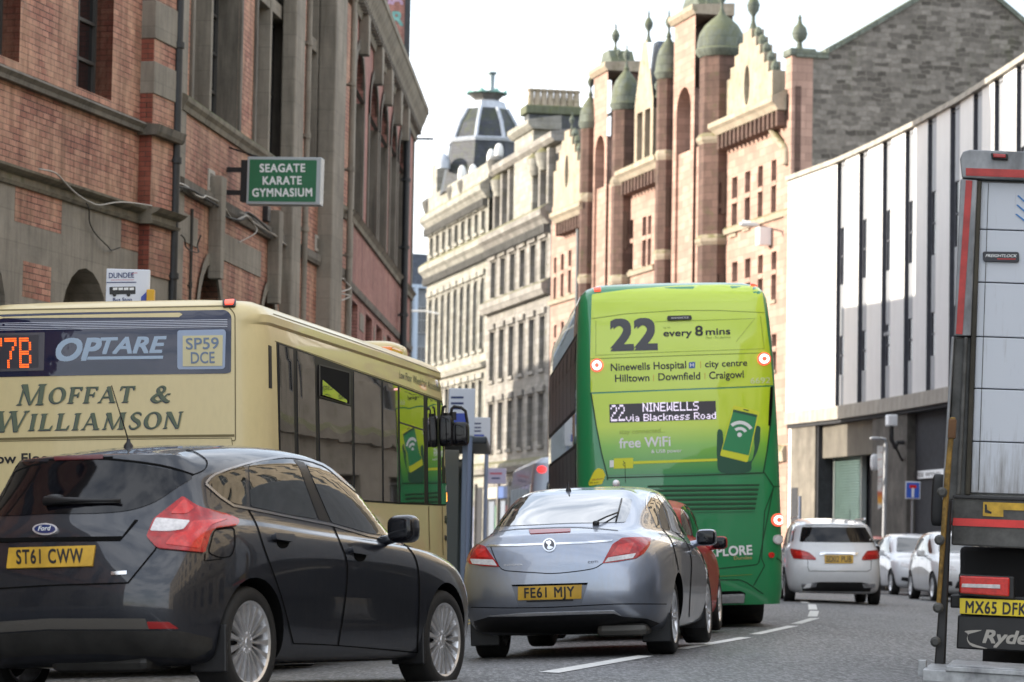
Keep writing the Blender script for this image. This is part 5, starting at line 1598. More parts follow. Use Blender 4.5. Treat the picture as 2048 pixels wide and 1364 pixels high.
# ------------------------------------------------------------------ the right-hand side of the street nearer to us (seen in reflections)
NR = Frame((14.1, 67), (12.4, -16), -.2)
nr = thing('stone_tenement', NR.mw, 'warm stone tenement on the near right side of the street opposite the brick hall', 'building')
hs_ = []
for r_, (z0, z1) in enumerate(((.8, 3.2), (5.0, 7.4), (8.6, 10.9), (12, 14.2))):
    k = 1.5
    while k < NR.L - 2: hs_.append((k, k + 1.25, z0, z1)); k += 3.1
m = MB(); wall(m, rect(0, NR.L, -.3, 15.5), [rect(*h) for h in hs_], .3); m.build('wall', m_pale, nr, NR.mw)
wn = MB()
for h in hs_[:]:
    pass
o0 = window(NR, 0, 1.25, 0, 2.3, .28, (.5,), (.5,), par=nr, glass=m_tgl, fr=m_sashw)
for i, h in enumerate(hs_):
    mw_n = NR.mw @ Matrix.Translation((h[0], 0, h[2]))
    if i == 0: 
        o0.matrix_basis = mw_n; W[o0.name] = mw_n
    else: copy_tree(o0, mw_n)
prof(NR, 'cornice', 0, NR.L, 15.3, [(-.02, 0), (.3, 0), (.6, .3), (.6, .6), (-.02, .9)], m_pale, nr)
prof(NR, 'string_course', 0, NR.L, 4.0, [(-.02, 0), (.2, 0), (.25, .3), (-.02, .5)], m_pale, nr)
B('block', (0, .4, -.3), (NR.L, 10, 15.4), m_pale, nr, NR.mw)
# ------------------------------------------------------------------ dark grey hatchback
mwF = pose_px((501, 1285), 17.3, (889, 1279), 19.72, .865, .325, R(-2.4))
focus = thing('hatchback_car', mwF, 'dark grey five-door hatchback with yellow plate ST61 CWW, nearest car in the left lane', 'car')
r0 = -.80                                      # contours are written from the tail
def fx(l): 
    for p in l: p.x += r0
    return l
XS = (.30, .78, 1.5, 2.2, 2.9, 3.45, 4.0)
foc = [
 fx(mk(.20, .10, (.36, .80, 1.5, 2.2, 2.9, 3.45, 3.9), 4.16, .20, .80, .20, .19, .20)),
 fx(mk(.07, .07, (.25, .78, 1.5, 2.2, 2.9, 3.45, 4.0), 4.31, .22, .875, .285, [.28, .26, .235, .23, .23, .25, .27], .26)),
 fx(mk(.00, .07, XS, 4.37, .22, [.865, .905, .895, .895, .895, .905, .85], .47, [.47, .47, .44, .44, .44, .46, .47], .48)),
 fx(mk(.00, .08, XS, 4.36, .24, [.872, .915, .908, .905, .905, .908, .84], .66, .66, .63)),
 fx(mk(.07, .10, (.31, .80, 1.5, 2.2, 2.9, 3.4, 3.92), 4.24, .26, [.835, .905, .908, .905, .902, .885, .80], .86, [.86, .87, .85, .83, .82, .82, .80], .79)),
 fx(mk(.11, .12, (.36, .82, 1.5, 2.2, 2.85, 3.3, 3.75), 4.06, .22, [.79, .875, .885, .885, .875, .83, .72], .965, [.985, .995, .965, .945, .93, .92, .89], .885)),
 fx(mk(.15, .13, (.42, .85, 1.4, 1.95, 2.45, 2.8, 3.0), 3.16, .10, [.73, .82, .83, .83, .82, .80, .745], 1.03, [1.05, 1.045, 1.00, .97, .94, .93, .925], .975, fw=.82)),
 fx(mk(.27, .13, (.58, .92, 1.36, 1.8, 2.2, 2.48, 2.66), 2.82, .10, [.685, .765, .785, .79, .775, .745, .70], 1.215, [1.225, 1.235, 1.23, 1.225, 1.215, 1.205, 1.20], 1.235, fw=.84)),
 fx(mk(.35, .11, (.62, .95, 1.34, 1.72, 2.02, 2.2, 2.30), 2.40, .06, [.60, .68, .71, .715, .70, .67, .64], 1.41, [1.405, 1.44, 1.47, 1.475, 1.465, 1.45, 1.435], 1.46, fw=.86)),
]
meF = car_mesh(foc, [.045, .055, .06, .06, .055, .045, .035], 3,
               {(4, 3, 9): .25, (5, 9, 12): .3, (2, 0, 12): .2, (6, 3, 9): .25, (8, 0, 3): .55})
SF = Surf(mwF, meF)
car_body(focus, meF.copy(), p_focus, [(0, .335), (2.648, .335)], .362, well=.55)
wheels(focus, 0, 2.648, .865, .325, .235, .215, 17, .020, 'thin')
def refl(poly, cx=98, k=.058, sh=.97):
    return [(cx - (x - cx) * sh, y + k * (x - cx)) for x, y in reversed(poly)]
# glass
rw = smoothpoly([(98, 923), (215, 921), (330, 938), (384, 953), (356, 974), (310, 1004), (258, 1021), (190, 1027), (98, 1028)], 4, False)
rearw = rw + refl(rw)[1:-1]
panel(SF, rearw, 'rear_window', m_tint, focus, off=.004, step=9)
panel(SF, fillet([(414, 968), (432, 950), (489, 932), (493, 1012), (467, 1007), (438, 990)], 8), 'quarter_window', m_glass, focus, mirror=True)
panel(SF, fillet([(497, 931), (520, 921), (584, 919), (597, 936), (634, 1038), (580, 1030), (501, 1013)], [4, 8, 8, 8, 6, 3, 4]), 'side_window', m_glass, focus, mirror=True)
panel(SF, fillet([(611, 926), (648, 936), (680, 962), (720, 995), (760, 1032), (787, 1074), (735, 1066), (662, 1045)], [6, 10, 10, 10, 8, 5, 4, 6]), 'side_window', m_glass, focus, mirror=True)
panel(SF, fillet([(777, 1030), (795, 1046), (829, 1082), (800, 1076)], 3), 'quarter_window', m_glass, focus, mirror=True)
# gloss black pillar between the doors, bright waist trim
panel(SF, fillet([(586, 919), (608, 925), (660, 1044), (637, 1039), (599, 937)], 4), 'pillar_trim', m_black, focus, off=.003, mirror=True)
m_trim = M('satin_trim', (.30, .30, .31), .25, metal=.9)
strip(SF, [(411, 968), (440, 994), (467, 1012), (500, 1018), (580, 1034), (662, 1050), (735, 1071), (800, 1083)], 4.5, 'waist_trim', m_trim, focus, off=.006, mirror=True)
strip(SF, smoothpoly([(411, 967), (430, 949), (489, 929), (540, 918), (585, 915), (645, 930), (684, 961), (727, 996), (767, 1034), (828, 1084)], 3, False), 4.0, 'window_surround', m_trim, focus, off=.006, mirror=True)
# lamps
tl = fillet([(364, 994), (394, 1014), (458, 1031), (477, 1041), (474, 1052), (427, 1058), (418, 1071), (408, 1106), (314, 1097), (293, 1074), (307, 1040)], [4, 10, 10, 5, 6, 8, 8, 4, 8, 5, 6])
t1, t2 = panel(SF, tl, 'tail_light', m_red, focus, off=.012, skirt=.02, step=5, mirror=True)
for tt in (t1, t2): tt['label'] = 'red tail light with clear reversing lens'
for poly, mt, nm in ((fillet([(312, 1038), (379, 1044), (366, 1061), (340, 1065), (300, 1064)], 4), m_clear, 'reversing_lens'),
                     (fillet([(340, 1030), (366, 1000), (388, 1018), (372, 1030)], 5), m_redb, 'brake_lens'),
                     (fillet([(383, 1045), (455, 1040), (420, 1052), (408, 1066), (398, 1098), (330, 1090), (345, 1072), (372, 1064)], 5), m_redb, 'brake_lens')):
    a, b = panel(SF, poly, nm, mt, t1, off=.015, skirt=.004, step=5, mirror=True)
    b.parent = t2; b.matrix_parent_inverse = W[t2.name].inverted()
panel(SF, fillet([(294, 1243), (338, 1244), (357, 1257), (298, 1257)], 3), 'reflector', m_reddk, focus, off=.008, mirror=True)
hl = fillet([(300, 896), (208, 913), (130, 915), (60, 920), (70, 911), (208, 908)], 3)
panel(SF, fillet([(109, 915), (207, 911), (207, 919), (110, 922)], 2), 'high_brake_light', M('brake_light_off', (.10, .012, .014), .3), focus, off=.010)
# spoiler lip shadow gap and roof seam
strip(SF, smoothpoly([(98, 921), (207, 918), (320, 931), (386, 950)], 4, False), 4, 'spoiler_edge', m_gap, focus, off=.004, mirror=True)
strip(SF, smoothpoly([(382, 951), (408, 940), (413, 922), (390, 905), (372, 901)], 4, False), 2.0, 'roof_seam', m_gap, focus, off=.004, mirror=True)
# door seams
for pts in ([(494, 1015), (513, 1050), (528, 1096), (562, 1193), (586, 1287)], [(664, 1048), (682, 1090), (694, 1130), (690, 1200), (676, 1290)],
            [(800, 1080), (826, 1108), (836, 1140), (838, 1200), (834, 1305)], [(586, 1287), (676, 1291), (834, 1305)]):
    strip(SF, smoothpoly(pts, 4, False), 2.4, 'door_seam', m_gap, focus, mirror=True)
strip(SF, [(366, 994), (310, 1100), (256, 1166), (98, 1171), (-60, 1181)], 3.0, 'tailgate_seam', m_gap, focus)
strip(SF, [(410, 1107), (409, 1122), (442, 1118)], 2.0, 'wing_seam', m_gap, focus, mirror=True)
strip(SF, fillet([(428, 1060), (468, 1055), (470, 1090), (462, 1113), (440, 1116), (416, 1106)], 8), 2.0, 'fuel_flap_seam', m_gap, focus, closed=True)
panel(SF, [(-70, 1078), (98, 1075), (245, 1073), (270, 1040), (276, 1041), (240, 1082), (98, 1083), (-70, 1087)], 'tailgate_handle', m_gap, focus, off=.005)
# bumper bottom: grille strip, dark valance
m_grill = M('grille_mesh', (.085, .078, .068), .7, bump=.4, bs=140, bd=.01)
panel(SF, [(-190, 1256), (98, 1237), (290, 1237), (300, 1258), (98, 1258), (-190, 1277)], 'bumper_grille', m_grill, focus, off=.004)
m_val = M('dark_valance', (.022, .021, .019), .55, var=.4, vs=7)
panel(SF, [(-190, 1280), (98, 1261), (300, 1261), (360, 1262), (423, 1276), (423, 1297), (388, 1316), (200, 1306), (98, 1308), (-190, 1330)], 'bumper_valance', m_val, focus, off=.006)
# plate, badges
po = plate(SF, focus, [(20, 1097), (192, 1092), (186, 1133), (15, 1138)], 'ST61 CWW', (36, 1129), (168, 1126), 27)
ell = lambda cx, cy, a, b, n=28: [(cx + a * math.cos(2 * math.pi * k / n), cy + b * math.sin(2 * math.pi * k / n)) for k in range(n)]
bo = panel(SF, ell(92, 1060, 25, 11.5), 'badge', m_alloy, focus, off=.012, step=6)
bi = panel(SF, ell(92, 1060, 21, 8.6), 'badge_field', M('badge_blue', (.012, .03, .12), .2, coat=1), bo, off=.014, step=6)
text(SF, 'Ford', (79, 1064), (105, 1063), 9, 'lettering', m_vwhite, bo, off=.016, shear=.35, bold=.01)
panel(SF, [(223, 1144), (254, 1142), (254, 1149), (223, 1151)], 'model_badge', m_chrome, focus, off=.008)
# handles, flaps, aerial, wiper, mirrors
for c_, sx in (((564, 1078), 1), ((718, 1104), 1)):
    x, y = c_
    panel(SF, ell(x + 2, y + 6, 12, 13), 'handle_recess', m_gap, focus, off=.0035, mirror=True)
    hs = panel(SF, fillet([(x - 22, y - 9), (x + 17, y - 6), (x + 20, y + 4), (x + 14, y + 8), (x - 20, y + 3)], 4), 'door_handle', p_focus, focus, off=.032, skirt=.004, step=4, mirror=True)
for xw, zb in ((-.33, .16), (2.648 - .37, .17)):
    for sg in (-1, 1):
        g = MB().box((xw - .012, sg * .66, zb), (xw + .012, sg * .895, zb + .27))
        g.build('mud_flap', m_black, focus, mwF, bevel=.01)
h = SF.hits(257, 890, (257, 905))
q = SF.inv @ h[0]
a = MB().lathe([(.032, -.01), (.028, .012), (.014, .03), (.009, .05)], 14, Matrix.Translation(q))
a.tube([q + Vector((0, 0, .04)), q + Vector((-.16, .02, .36))], [.0045, .003], 6)
a.build('aerial', m_black, focus, mwF, smooth=40)
wb = MB()
pts = [SF.inv @ (lambda r_: r_[0] + r_[1] * .03)(SF.hits(x, y, (98, 1000))) for x, y in ((95, 1008), (150, 1006), (243, 1006))]
wb.tube(pts, [.028, .016, .008], 8)
pts = [SF.inv @ (lambda r_: r_[0] + r_[1] * .018)(SF.hits(x, y, (98, 1000))) for x, y in ((120, 1011), (180, 1009), (243, 1008))]
wb.tube(pts, .007, 6)
superell(wb, tuple(SF.inv @ (lambda r_: r_[0] + r_[1] * .012)(SF.hits(112, 1001, (98, 1000)))), (.035, .06, .03), .8, .8)
wb.build('wiper', m_black, focus, mwF, smooth=True)
mirror_pair(focus, 1.78, .90, 1.02, p_focus, (.075, .095, .088), True)
# headrests and wheel seen as silhouettes would sit behind the glass; the underside carries an exhaust box
B('exhaust_box', (-.62, -.55, .17), (-.30, .1, .27), m_val, focus, mwF, bevel=.05)
# ------------------------------------------------------------------ silver-blue saloon hatch in the middle of the lane
mwI = pose_px((1349, 1232), 26.9, (1415, 1217), 29.55, .885, .335, R(-2.6))
ins = thing('saloon_car', mwI, 'silver blue fastback car with yellow plate FE61 MJY, stopped behind the red car', 'car')
r0 = -1.10
XI = (.32, 1.08, 1.75, 2.45, 3.15, 3.84, 4.45)
insl = [
 fx(mk(.45, .12, (.60, 1.1, 1.75, 2.45, 3.15, 3.84, 4.3), 4.62, .22, .82, .24, .20, .20)),
 fx(mk(.09, .10, (.34, 1.08, 1.75, 2.45, 3.15, 3.84, 4.4), 4.74, .26, .885, .32, [.29, .26, .24, .23, .23, .25, .27], .26)),
 fx(mk(.00, .09, XI, 4.83, .30, [.905, .935, .93, .92, .91, .92, .84], .50, .48, .50, rw=.86)),
 fx(mk(.015, .10, XI, 4.82, .32, [.91, .945, .935, .925, .918, .92, .83], .72, .70, .66, rw=.86)),
 fx(mk(.05, .12, (.36, 1.1, 1.75, 2.45, 3.1, 3.75, 4.3), 4.72, .34, [.875, .93, .93, .92, .912, .885, .78], .95, [.95, .95, .92, .89, .87, .84, .79], .80, rw=.86)),
 fx(mk(.12, .17, (.46, 1.12, 1.75, 2.4, 3.0, 3.6, 4.15), 4.50, .30, [.72, .85, .885, .89, .88, .83, .72], 1.09, [1.075, 1.05, 1.01, .985, .96, .94, .89], .90)),
 fx(mk(.34, .14, (.66, 1.15, 1.75, 2.3, 2.85, 3.3, 3.5), 3.72, .12, [.66, .78, .835, .84, .83, .80, .74], 1.135, [1.12, 1.09, 1.045, 1.02, 1.0, .985, .98], 1.03, fw=.82)),
 fx(mk(.82, .12, (1.10, 1.4, 1.85, 2.25, 2.65, 2.92, 3.10), 3.28, .12, [.63, .705, .745, .755, .745, .71, .67], 1.325, [1.29, 1.28, 1.265, 1.255, 1.245, 1.235, 1.23], 1.255, fw=.84)),
 fx(mk(1.42, .10, (1.62, 1.85, 2.1, 2.35, 2.55, 2.7, 2.78), 2.88, .06, [.56, .62, .655, .665, .655, .635, .61], 1.495, [1.46, 1.485, 1.495, 1.495, 1.485, 1.475, 1.46], 1.475, fw=.86)),
]
meI = car_mesh(insl, [.03, .038, .042, .044, .042, .035, .03], 3, {(4, 3, 9): .2, (5, 0, 3): .75, (5, 9, 12): .3, (2, 0, 12): .15, (6, 3, 9): .25, (8, 0, 3): .3})
SI = Surf(mwI, meI)
car_body(ins, meI.copy(), p_insig, [(0, .345), (2.737, .345)], .378, well=.58)
wheels(ins, 0, 2.737, .885, .335, .235, .235, 7, .016, 'twin')
q5 = lambda pts: [(900 + x / 3.327, 930 + y / 3.327) for x, y in pts]
panel(SI, fillet(q5([(268, 412), (300, 345), (360, 265), (430, 222), (600, 205), (800, 200), (1000, 208), (1212, 228), (1195, 320), (1165, 382), (1000, 385), (800, 388), (500, 402)]), 4), 'rear_window', M('sloping_rear_glass', (.02, .024, .028), .03, spec=1, ior=2.1, coat=1), ins, off=.004, step=5)
lt = panel(SI, fillet(q5([(112, 518), (180, 528), (238, 545), (280, 603), (332, 678), (230, 674), (135, 660), (98, 615), (97, 560)]), 3), 'tail_light', m_red, ins, off=.010, skirt=.015, step=4)
rt = panel(SI, fillet(q5([(1145, 488), (1240, 484), (1336, 488), (1325, 540), (1290, 590), (1238, 622), (1110, 646), (1012, 656), (1045, 595), (1080, 530)]), 3), 'tail_light', m_red, ins, off=.010, skirt=.015, step=4)
for pr_, red, clr in ((lt, [(168, 565), (235, 560), (268, 620), (185, 615)], [(140, 628), (290, 632), (318, 672), (155, 660)]),
                      (rt, [(1120, 535), (1225, 520), (1190, 590), (1065, 610)], [(1050, 618), (1235, 590), (1215, 622), (1030, 648)])):
    panel(SI, fillet(q5(red), 2), 'brake_lens', m_redb, pr_, off=.013, skirt=.004, step=4)
    panel(SI, fillet(q5(clr), 2), 'reversing_lens', m_clear, pr_, off=.013, skirt=.004, step=4)
panel(SI, q5([(410, 797), (918, 783), (876, 922), (455, 936)]), 'plate_recess', M('plate_surround', (.20, .215, .245), .5, metal=.5), ins, off=.003)
panel(SI, q5([(410, 797), (918, 783), (912, 797), (418, 808)]), 'plate_lamp_strip', m_gap, ins, off=.006)
plate(SI, ins, q5([(455, 810), (878, 797), (875, 888), (453, 899)]), 'FE61 MJY', (1050, 1195.5), (1149, 1192.3), 19)
panel(SI, q5([(510, 902), (820, 892), (820, 902), (512, 910)]), 'dealer_strip', m_black, ins, off=.012)
panel(SI, fillet(q5([(523, 434), (805, 427), (801, 447), (535, 461)]), 1.5), 'high_brake_light', m_reddk, ins, off=.008)
panel(SI, q5([(240, 545), (240, 534), (420, 527), (620, 520), (620, 533), (420, 541)]), 'boot_trim', m_chrome, ins, off=.007, step=4)
panel(SI, q5([(706, 518), (900, 510), (1085, 498), (1078, 510), (900, 523), (706, 531)]), 'boot_trim', m_chrome, ins, off=.007, step=4)
eb = panel(SI, ell(900 + 662 / 3.327, 930 + 535 / 3.327, 13.3, 13.3), 'badge', m_chrome, ins, off=.014, step=4)
panel(SI, ell(900 + 662 / 3.327, 930 + 535 / 3.327, 10.3, 10.5), 'badge_field', M('badge_grey', (.10, .10, .11), .3, metal=.6), eb, off=.017, step=4)
panel(SI, smoothpoly(q5([(640, 515), (668, 508), (676, 525), (664, 540), (690, 552), (664, 566), (648, 556), (656, 538), (646, 528)]), 3), 'badge_figure', m_chrome, eb, off=.020, step=3)
text(SI, 'INSIGNIA', q5([(362, 672)])[0], q5([(485, 668)])[0], 3.2, 'model_lettering', m_alloy, ins, off=.006, bold=.01)
text(SI, 'CDTi', q5([(918, 655)])[0], q5([(985, 650)])[0], 4, 'model_lettering', m_alloydk, ins, off=.006, bold=.01)
strip(SI, smoothpoly(q5([(272, 546), (300, 620), (345, 693), (430, 708), (560, 716), (680, 722), (820, 710), (950, 690), (1000, 665), (1020, 650)]), 3, False), 1.8, 'boot_seam', m_gap, ins)
strip(SI, smoothpoly(q5([(245, 472), (300, 450), (400, 432), (520, 424), (800, 415), (1000, 425), (1118, 437)]), 3, False), 1.5, 'spoiler_edge', M('spoiler_shadow', (.12, .13, .15), .4), ins)
strip(SI, smoothpoly(q5([(140, 946), (400, 950), (700, 945), (1100, 925), (1440, 925)]), 3, False), 1.6, 'bumper_seam', m_gap, ins)
panel(SI, q5([(252, 1005), (500, 985), (800, 975), (1090, 967), (1140, 1003), (1090, 985), (800, 992), (500, 1004)]), 'bumper_trim', m_alloy, ins, off=.006, step=5)
panel(SI, q5([(140, 1045), (255, 1012), (500, 1008), (800, 998), (1090, 990), (1150, 1010), (1310, 1022), (1395, 1052), (1300, 1100), (700, 1120), (170, 1110)]), 'bumper_valance', m_black, ins, off=.003, step=6)
m_grn = m_glass
panel(SI, fillet(q5([(1312, 265), (1318, 212), (1335, 188), (1352, 205), (1398, 420), (1375, 418)]), 2), 'side_window', m_glass, ins, mirror=True, step=4)
panel(SI, fillet(q5([(1352, 198), (1368, 205), (1410, 270), (1466, 435), (1408, 424)]), 2), 'side_window', m_glass, ins, mirror=True, step=4)
panel(SI, fillet(q5([(1372, 200), (1400, 212), (1450, 275), (1510, 365), (1562, 470), (1478, 440), (1420, 280)]), 2), 'side_window', m_glass, ins, mirror=True, step=4)
strip(SI, smoothpoly(q5([(1308, 300), (1306, 230), (1330, 180), (1375, 188), (1420, 225), (1500, 330), (1575, 475)]), 3, False), 2.2, 'window_surround', m_chrome, ins, off=.005, mirror=True)
for pts in ([(1415, 430), (1470, 500), (1500, 600), (1520, 700)], [(1500, 450), (1575, 520), (1605, 640), (1600, 800), (1590, 1010)], [(1600, 480), (1660, 560), (1695, 660)]):
    strip(SI, smoothpoly(q5(pts), 3, False), 1.5, 'door_seam', m_gap, ins, mirror=True)
for x, y in ((1498, 530), (1600, 588)):
    panel(SI, fillet(q5([(x - 18, y - 14), (x + 14, y - 6), (x + 20, y + 18), (x - 8, y + 12)]), 2), 'door_handle', m_chrome, ins, off=.03, skirt=.002, step=3, mirror=True)
for xw, zb, x1 in ((-.38, .12, .37), (2.737 - .40, .16, 0)):
    for sg in (-1, 1):
        MB().box((xw - .012, sg * .64, zb), (xw + .012, sg * .90, zb + .26)).build('mud_flap', m_black, ins, mwI, bevel=.01)
MB().lathe([(.026, -.02), (.024, .015), (.012, .035), (.007, .075), (.002, .09)], 12, Matrix.Translation(SI.inv @ SI.hits(1137, 982, (1137, 1000))[0])).build('aerial', m_black, ins, mwI, smooth=40)
wb = MB()
f_ = lambda x, y, d: SI.inv @ (lambda r_: r_[0] + r_[1] * d)(SI.hits(x, y, (1150, 1030)))
wb.tube([f_(1192, 1049, .025), f_(1212, 1040, .03), f_(1235, 1029, .02)], .008, 6)
wb.tube([f_(1243, 1000, .012), f_(1238, 1020, .018), f_(1232, 1043, .012)], .008, 6)
superell(wb, tuple(f_(1192, 1049, .01)), (.03, .03, .025), .8, .8)
wb.build('wiper', m_black, ins, mwI, smooth=True)
mirror_pair(ins, 2.0, .875, 1.03, p_insig, (.075, .10, .08), True)
B('exhaust_box', (-.85, -.75, .19), (-.45, -.30, .30), M('exhaust_steel', (.10, .095, .085), .5, metal=.6), ins, mwI, bevel=.05)
B('fuel_tank', (-.35, -.5, .20), (.6, .5, .32), m_matt, ins, mwI, bevel=.04)

# ------------------------------------------------------------------ generic hatchbacks for the rest of the traffic
def hatch(L=4.1, Wd=1.72, Hh=1.48, wb=2.5, roh=.72, rear_up=0.0, rake=0.0, name='cage', level=2, belt=0.0, cab=0.0):
    kx, ky = L / 4.37, Wd / 1.83
    xa = [0, .79, 3.44, 4.37]; xb = [0, roh, roh + wb, L]
    fxs = lambda x: interp(list(zip(xa, xb)), x)
    ls = []
    for k, lp in enumerate(foc):
        q = []
        for p in lp:
            x = p.x + .80
            z = p.z
            if z > .95: z = .95 + belt + (z - .95) * (Hh - .95 - belt) / (1.53 - .95)
            elif z > .5: z = .5 + (z - .5) * (.45 + belt) / .45
            xx = fxs(x)
            if k >= 5: xx = lerp(xx, roh * .2 + .02, rear_up * max(0, 1 - xx / 1.2) * (.35 if k == 5 else .8)) + cab * max(0, min(1, (xx - 1.2) / 1.2)) * (0 if k < 6 else 1)
            q.append(Vector((xx - roh, p.y * ky, z)))
        ls.append(q)
    me = car_mesh(ls, [.035, .045, .05, .05, .045, .04, .03], level, {(4, 3, 9): .25, (5, 9, 12): .3, (6, 3, 9): .25, (8, 0, 3): .5})
    return me

class LSurf(Surf):
    """same surface, outlines given in the vehicle's own side (x, z) or end (y, z) view"""
    def __init__(s, S, mode):
        s.__dict__.update(S.__dict__); s.mode = mode
    def hit(s, a, b):
        k = s.mode
        o_, d = {'right': ((a, -9, b), (0, 1, 0)), 'left': ((a, 9, b), (0, -1, 0)), 'rear': ((-9, a, b), (1, 0, 0)), 'front': ((15, a, b), (-1, 0, 0))}[k]
        o_ = s.mw @ Vector(o_); d = s.mw.to_3x3() @ Vector(d)
        loc, no, i, _ = s.bvh.ray_cast(o_, d)
        if loc is None: return None
        n = Vector((0, 0, 0))
        for q in s.fs[i]: n += s.vn[q] / ((s.vs[q] - loc).length + 1e-4)
        n.normalize()
        if n.dot(d) > 0: n = -n
        return loc, n
    def hits(s, a, b, c):
        for k in range(40):
            h = s.hit(lerp(a, c[0], k / 40), lerp(b, c[1], k / 40))
            if h: return h
        h = s.bvh.find_nearest(s.mw.translation)
        return h[0], h[1]
def pose_g(X, Y, z, head, roll=0.0, pitch=0.0):
    """head: degrees to the right of +Y"""
    return Matrix.Translation((X, Y, z)) @ Matrix.Rotation(R(90 - head), 4, 'Z') @ Matrix.Rotation(-R(pitch), 4, 'Y') @ Matrix.Rotation(R(-roll) * -1, 4, 'X')
def dress(root, me, paint, dims, wr=.31, rr=.20, glass=None, lamps=True, front=False, rear=True, spokes=5):
    L, Wd, Hh, wb, roh, belt = dims
    mw = W[root.name]; S = Surf(mw, me); glass = glass or m_glass
    car_body(root, me.copy(), paint, [(0, wr + .01), (wb, wr + .01)], wr + .035, well=Wd / 2 - .33)
    wheels(root, 0, wb, Wd / 2 - .03, wr, rr, .19, spokes, .028, 'thin')
    kx = lambda x: interp([(-.8, -roh), (0, 0), (2.648, wb), (3.57, L - roh)], x)
    kz = lambda z: .95 + belt + (z - .95) * (Hh - .95 - belt) / .58 if z > .95 else z + belt * (z - .5) / .45
    ky = Wd / 1.83
    sd = LSurf(S, 'right')
    mp = lambda ps: [(kx(a), kz(b)) for a, b in ps]
    for ps in ([(-.24, 1.10), (-.04, 1.30), (.20, 1.39), (.22, 1.07)], [(.27, 1.07), (.25, 1.40), (.78, 1.44), (1.02, 1.035)], [(1.10, 1.03), (.86, 1.44), (1.28, 1.43), (1.92, 1.06), (1.98, 1.0)]):
        panel(sd, fillet(mp(ps), .03), 'side_window', glass, root, step=.05, mirror=True)
    for ps in ([(.24, 1.0), (.25, .8), (.42, .5), (.50, .32)], [(1.06, .98), (1.09, .7), (1.08, .32)], [(1.98, .95), (2.05, .7), (2.0, .32)]):
        strip(sd, mp(ps), .008, 'door_seam', m_gap, root, mirror=True, step=.05)
    for x in (.45, 1.3):
        panel(sd, fillet(mp([(x - .1, .875), (x + .08, .865), (x + .08, .90), (x - .1, .91)]), .01), 'door_handle', paint, root, off=.03, skirt=0, step=.03, mirror=True)
    yz = lambda ps: [(a * ky, kz(b)) for a, b in ps]
    fr = LSurf(S, 'front')
    panel(fr, fillet(yz([(-.66, 1.03), (.66, 1.03), (.54, 1.41), (-.54, 1.41)]), .05), 'windscreen', m_glass, root, step=.06)
    if front:
        panel(fr, fillet(yz([(.46, .66), (.74, .70), (.70, .80), (.52, .75)]), .03), 'headlight', m_clear, root, off=.008, step=.03, mirror=True)
        panel(fr, fillet(yz([(-.42, .60), (.42, .60), (.36, .68), (-.36, .68)]), .02), 'grille', m_black, root, off=.005, step=.05)
        panel(fr, fillet(yz([(-.5, .32), (.5, .32), (.45, .47), (-.45, .47)]), .03), 'lower_grille', m_black, root, off=.005, step=.05)
        panel(fr, fillet(yz([(.55, .36), (.72, .38), (.70, .46), (.56, .45)]), .02), 'fog_lamp', m_black, root, off=.006, step=.03, mirror=True)
        panel(fr, yz([(-.26, .50), (.26, .50), (.26, .58), (-.26, .58)]), 'number_plate', m_white, root, off=.02, step=.05)
    mirror_pair(root, kx(1.75), Wd / 2 - .02, kz(1.0), paint, (.07, .09, .075), True)
    return S
# ------------------------------------------------------------------ bus bodies
def plan_outline(xr, xf, hw, rr, rf, n=6):
    """closed plan outline, anticlockwise from rear right"""
    pts = []
    for (cx, cy, r_, a0) in ((xr + rr, -hw + rr, rr, 180), (xf - rf, -hw + rf, rf, 270), (xf - rf, hw - rf, rf, 0), (xr + rr, hw - rr, rr, 90)):
        for k in range(n + 1):
            a = R(a0 + 90 * k / n)
            pts.append((cx + r_ * math.cos(a), cy + r_ * math.sin(a)))
    return pts
def bus_mesh(levels, bulge=.0, sub=3):
    """levels: (z, xr, xf, hw, rr, rf)"""
    vs, fs, N = [], [], None
    # refine the straight runs so that rays meet small faces and the ends can bow
    for (z, xr, xf, hw, rr, rf) in levels:
        o = plan_outline(xr, xf, hw, rr, rf)
        q = []
        m = len(o)
        for i in range(m):
            a, b = o[i], o[(i + 1) % m]
            k = 8 if i in (6, 13, 20, 27) else 1
            for t in range(k): q.append((lerp(a[0], b[0], t / k), lerp(a[1], b[1], t / k)))
        N = len(q)
        for x, y in q:
            if x < xr + rr * .98: x -= bulge * (1 - (y / hw) ** 2)
            vs.append((x, y, z))
    for k in range(len(levels) - 1):
        for i in range(N):
            fs.append((k * N + i, k * N + (i + 1) % N, (k + 1) * N + (i + 1) % N, (k + 1) * N + i))
    fs.append(tuple(range(N - 1, -1, -1)))
    b = (len(levels) - 1) * N
    fs.append(tuple(range(b, b + N)))
    me = bpy.data.meshes.new('body')
    me.from_pydata(vs, [], fs)
    bm = bmesh.new(); bm.from_mesh(me)
    bmesh.ops.recalc_face_normals(bm, faces=bm.faces)
    bm.to_mesh(me); bm.free()
    me.shade_smooth(); me.set_sharp_from_angle(angle=R(34))
    return me
def add_body(root, me, paint, name='body'):
    me.materials.append(paint)
    o = bpy.data.objects.new(name, me)
    link(o, root, W[root.name])
    return o
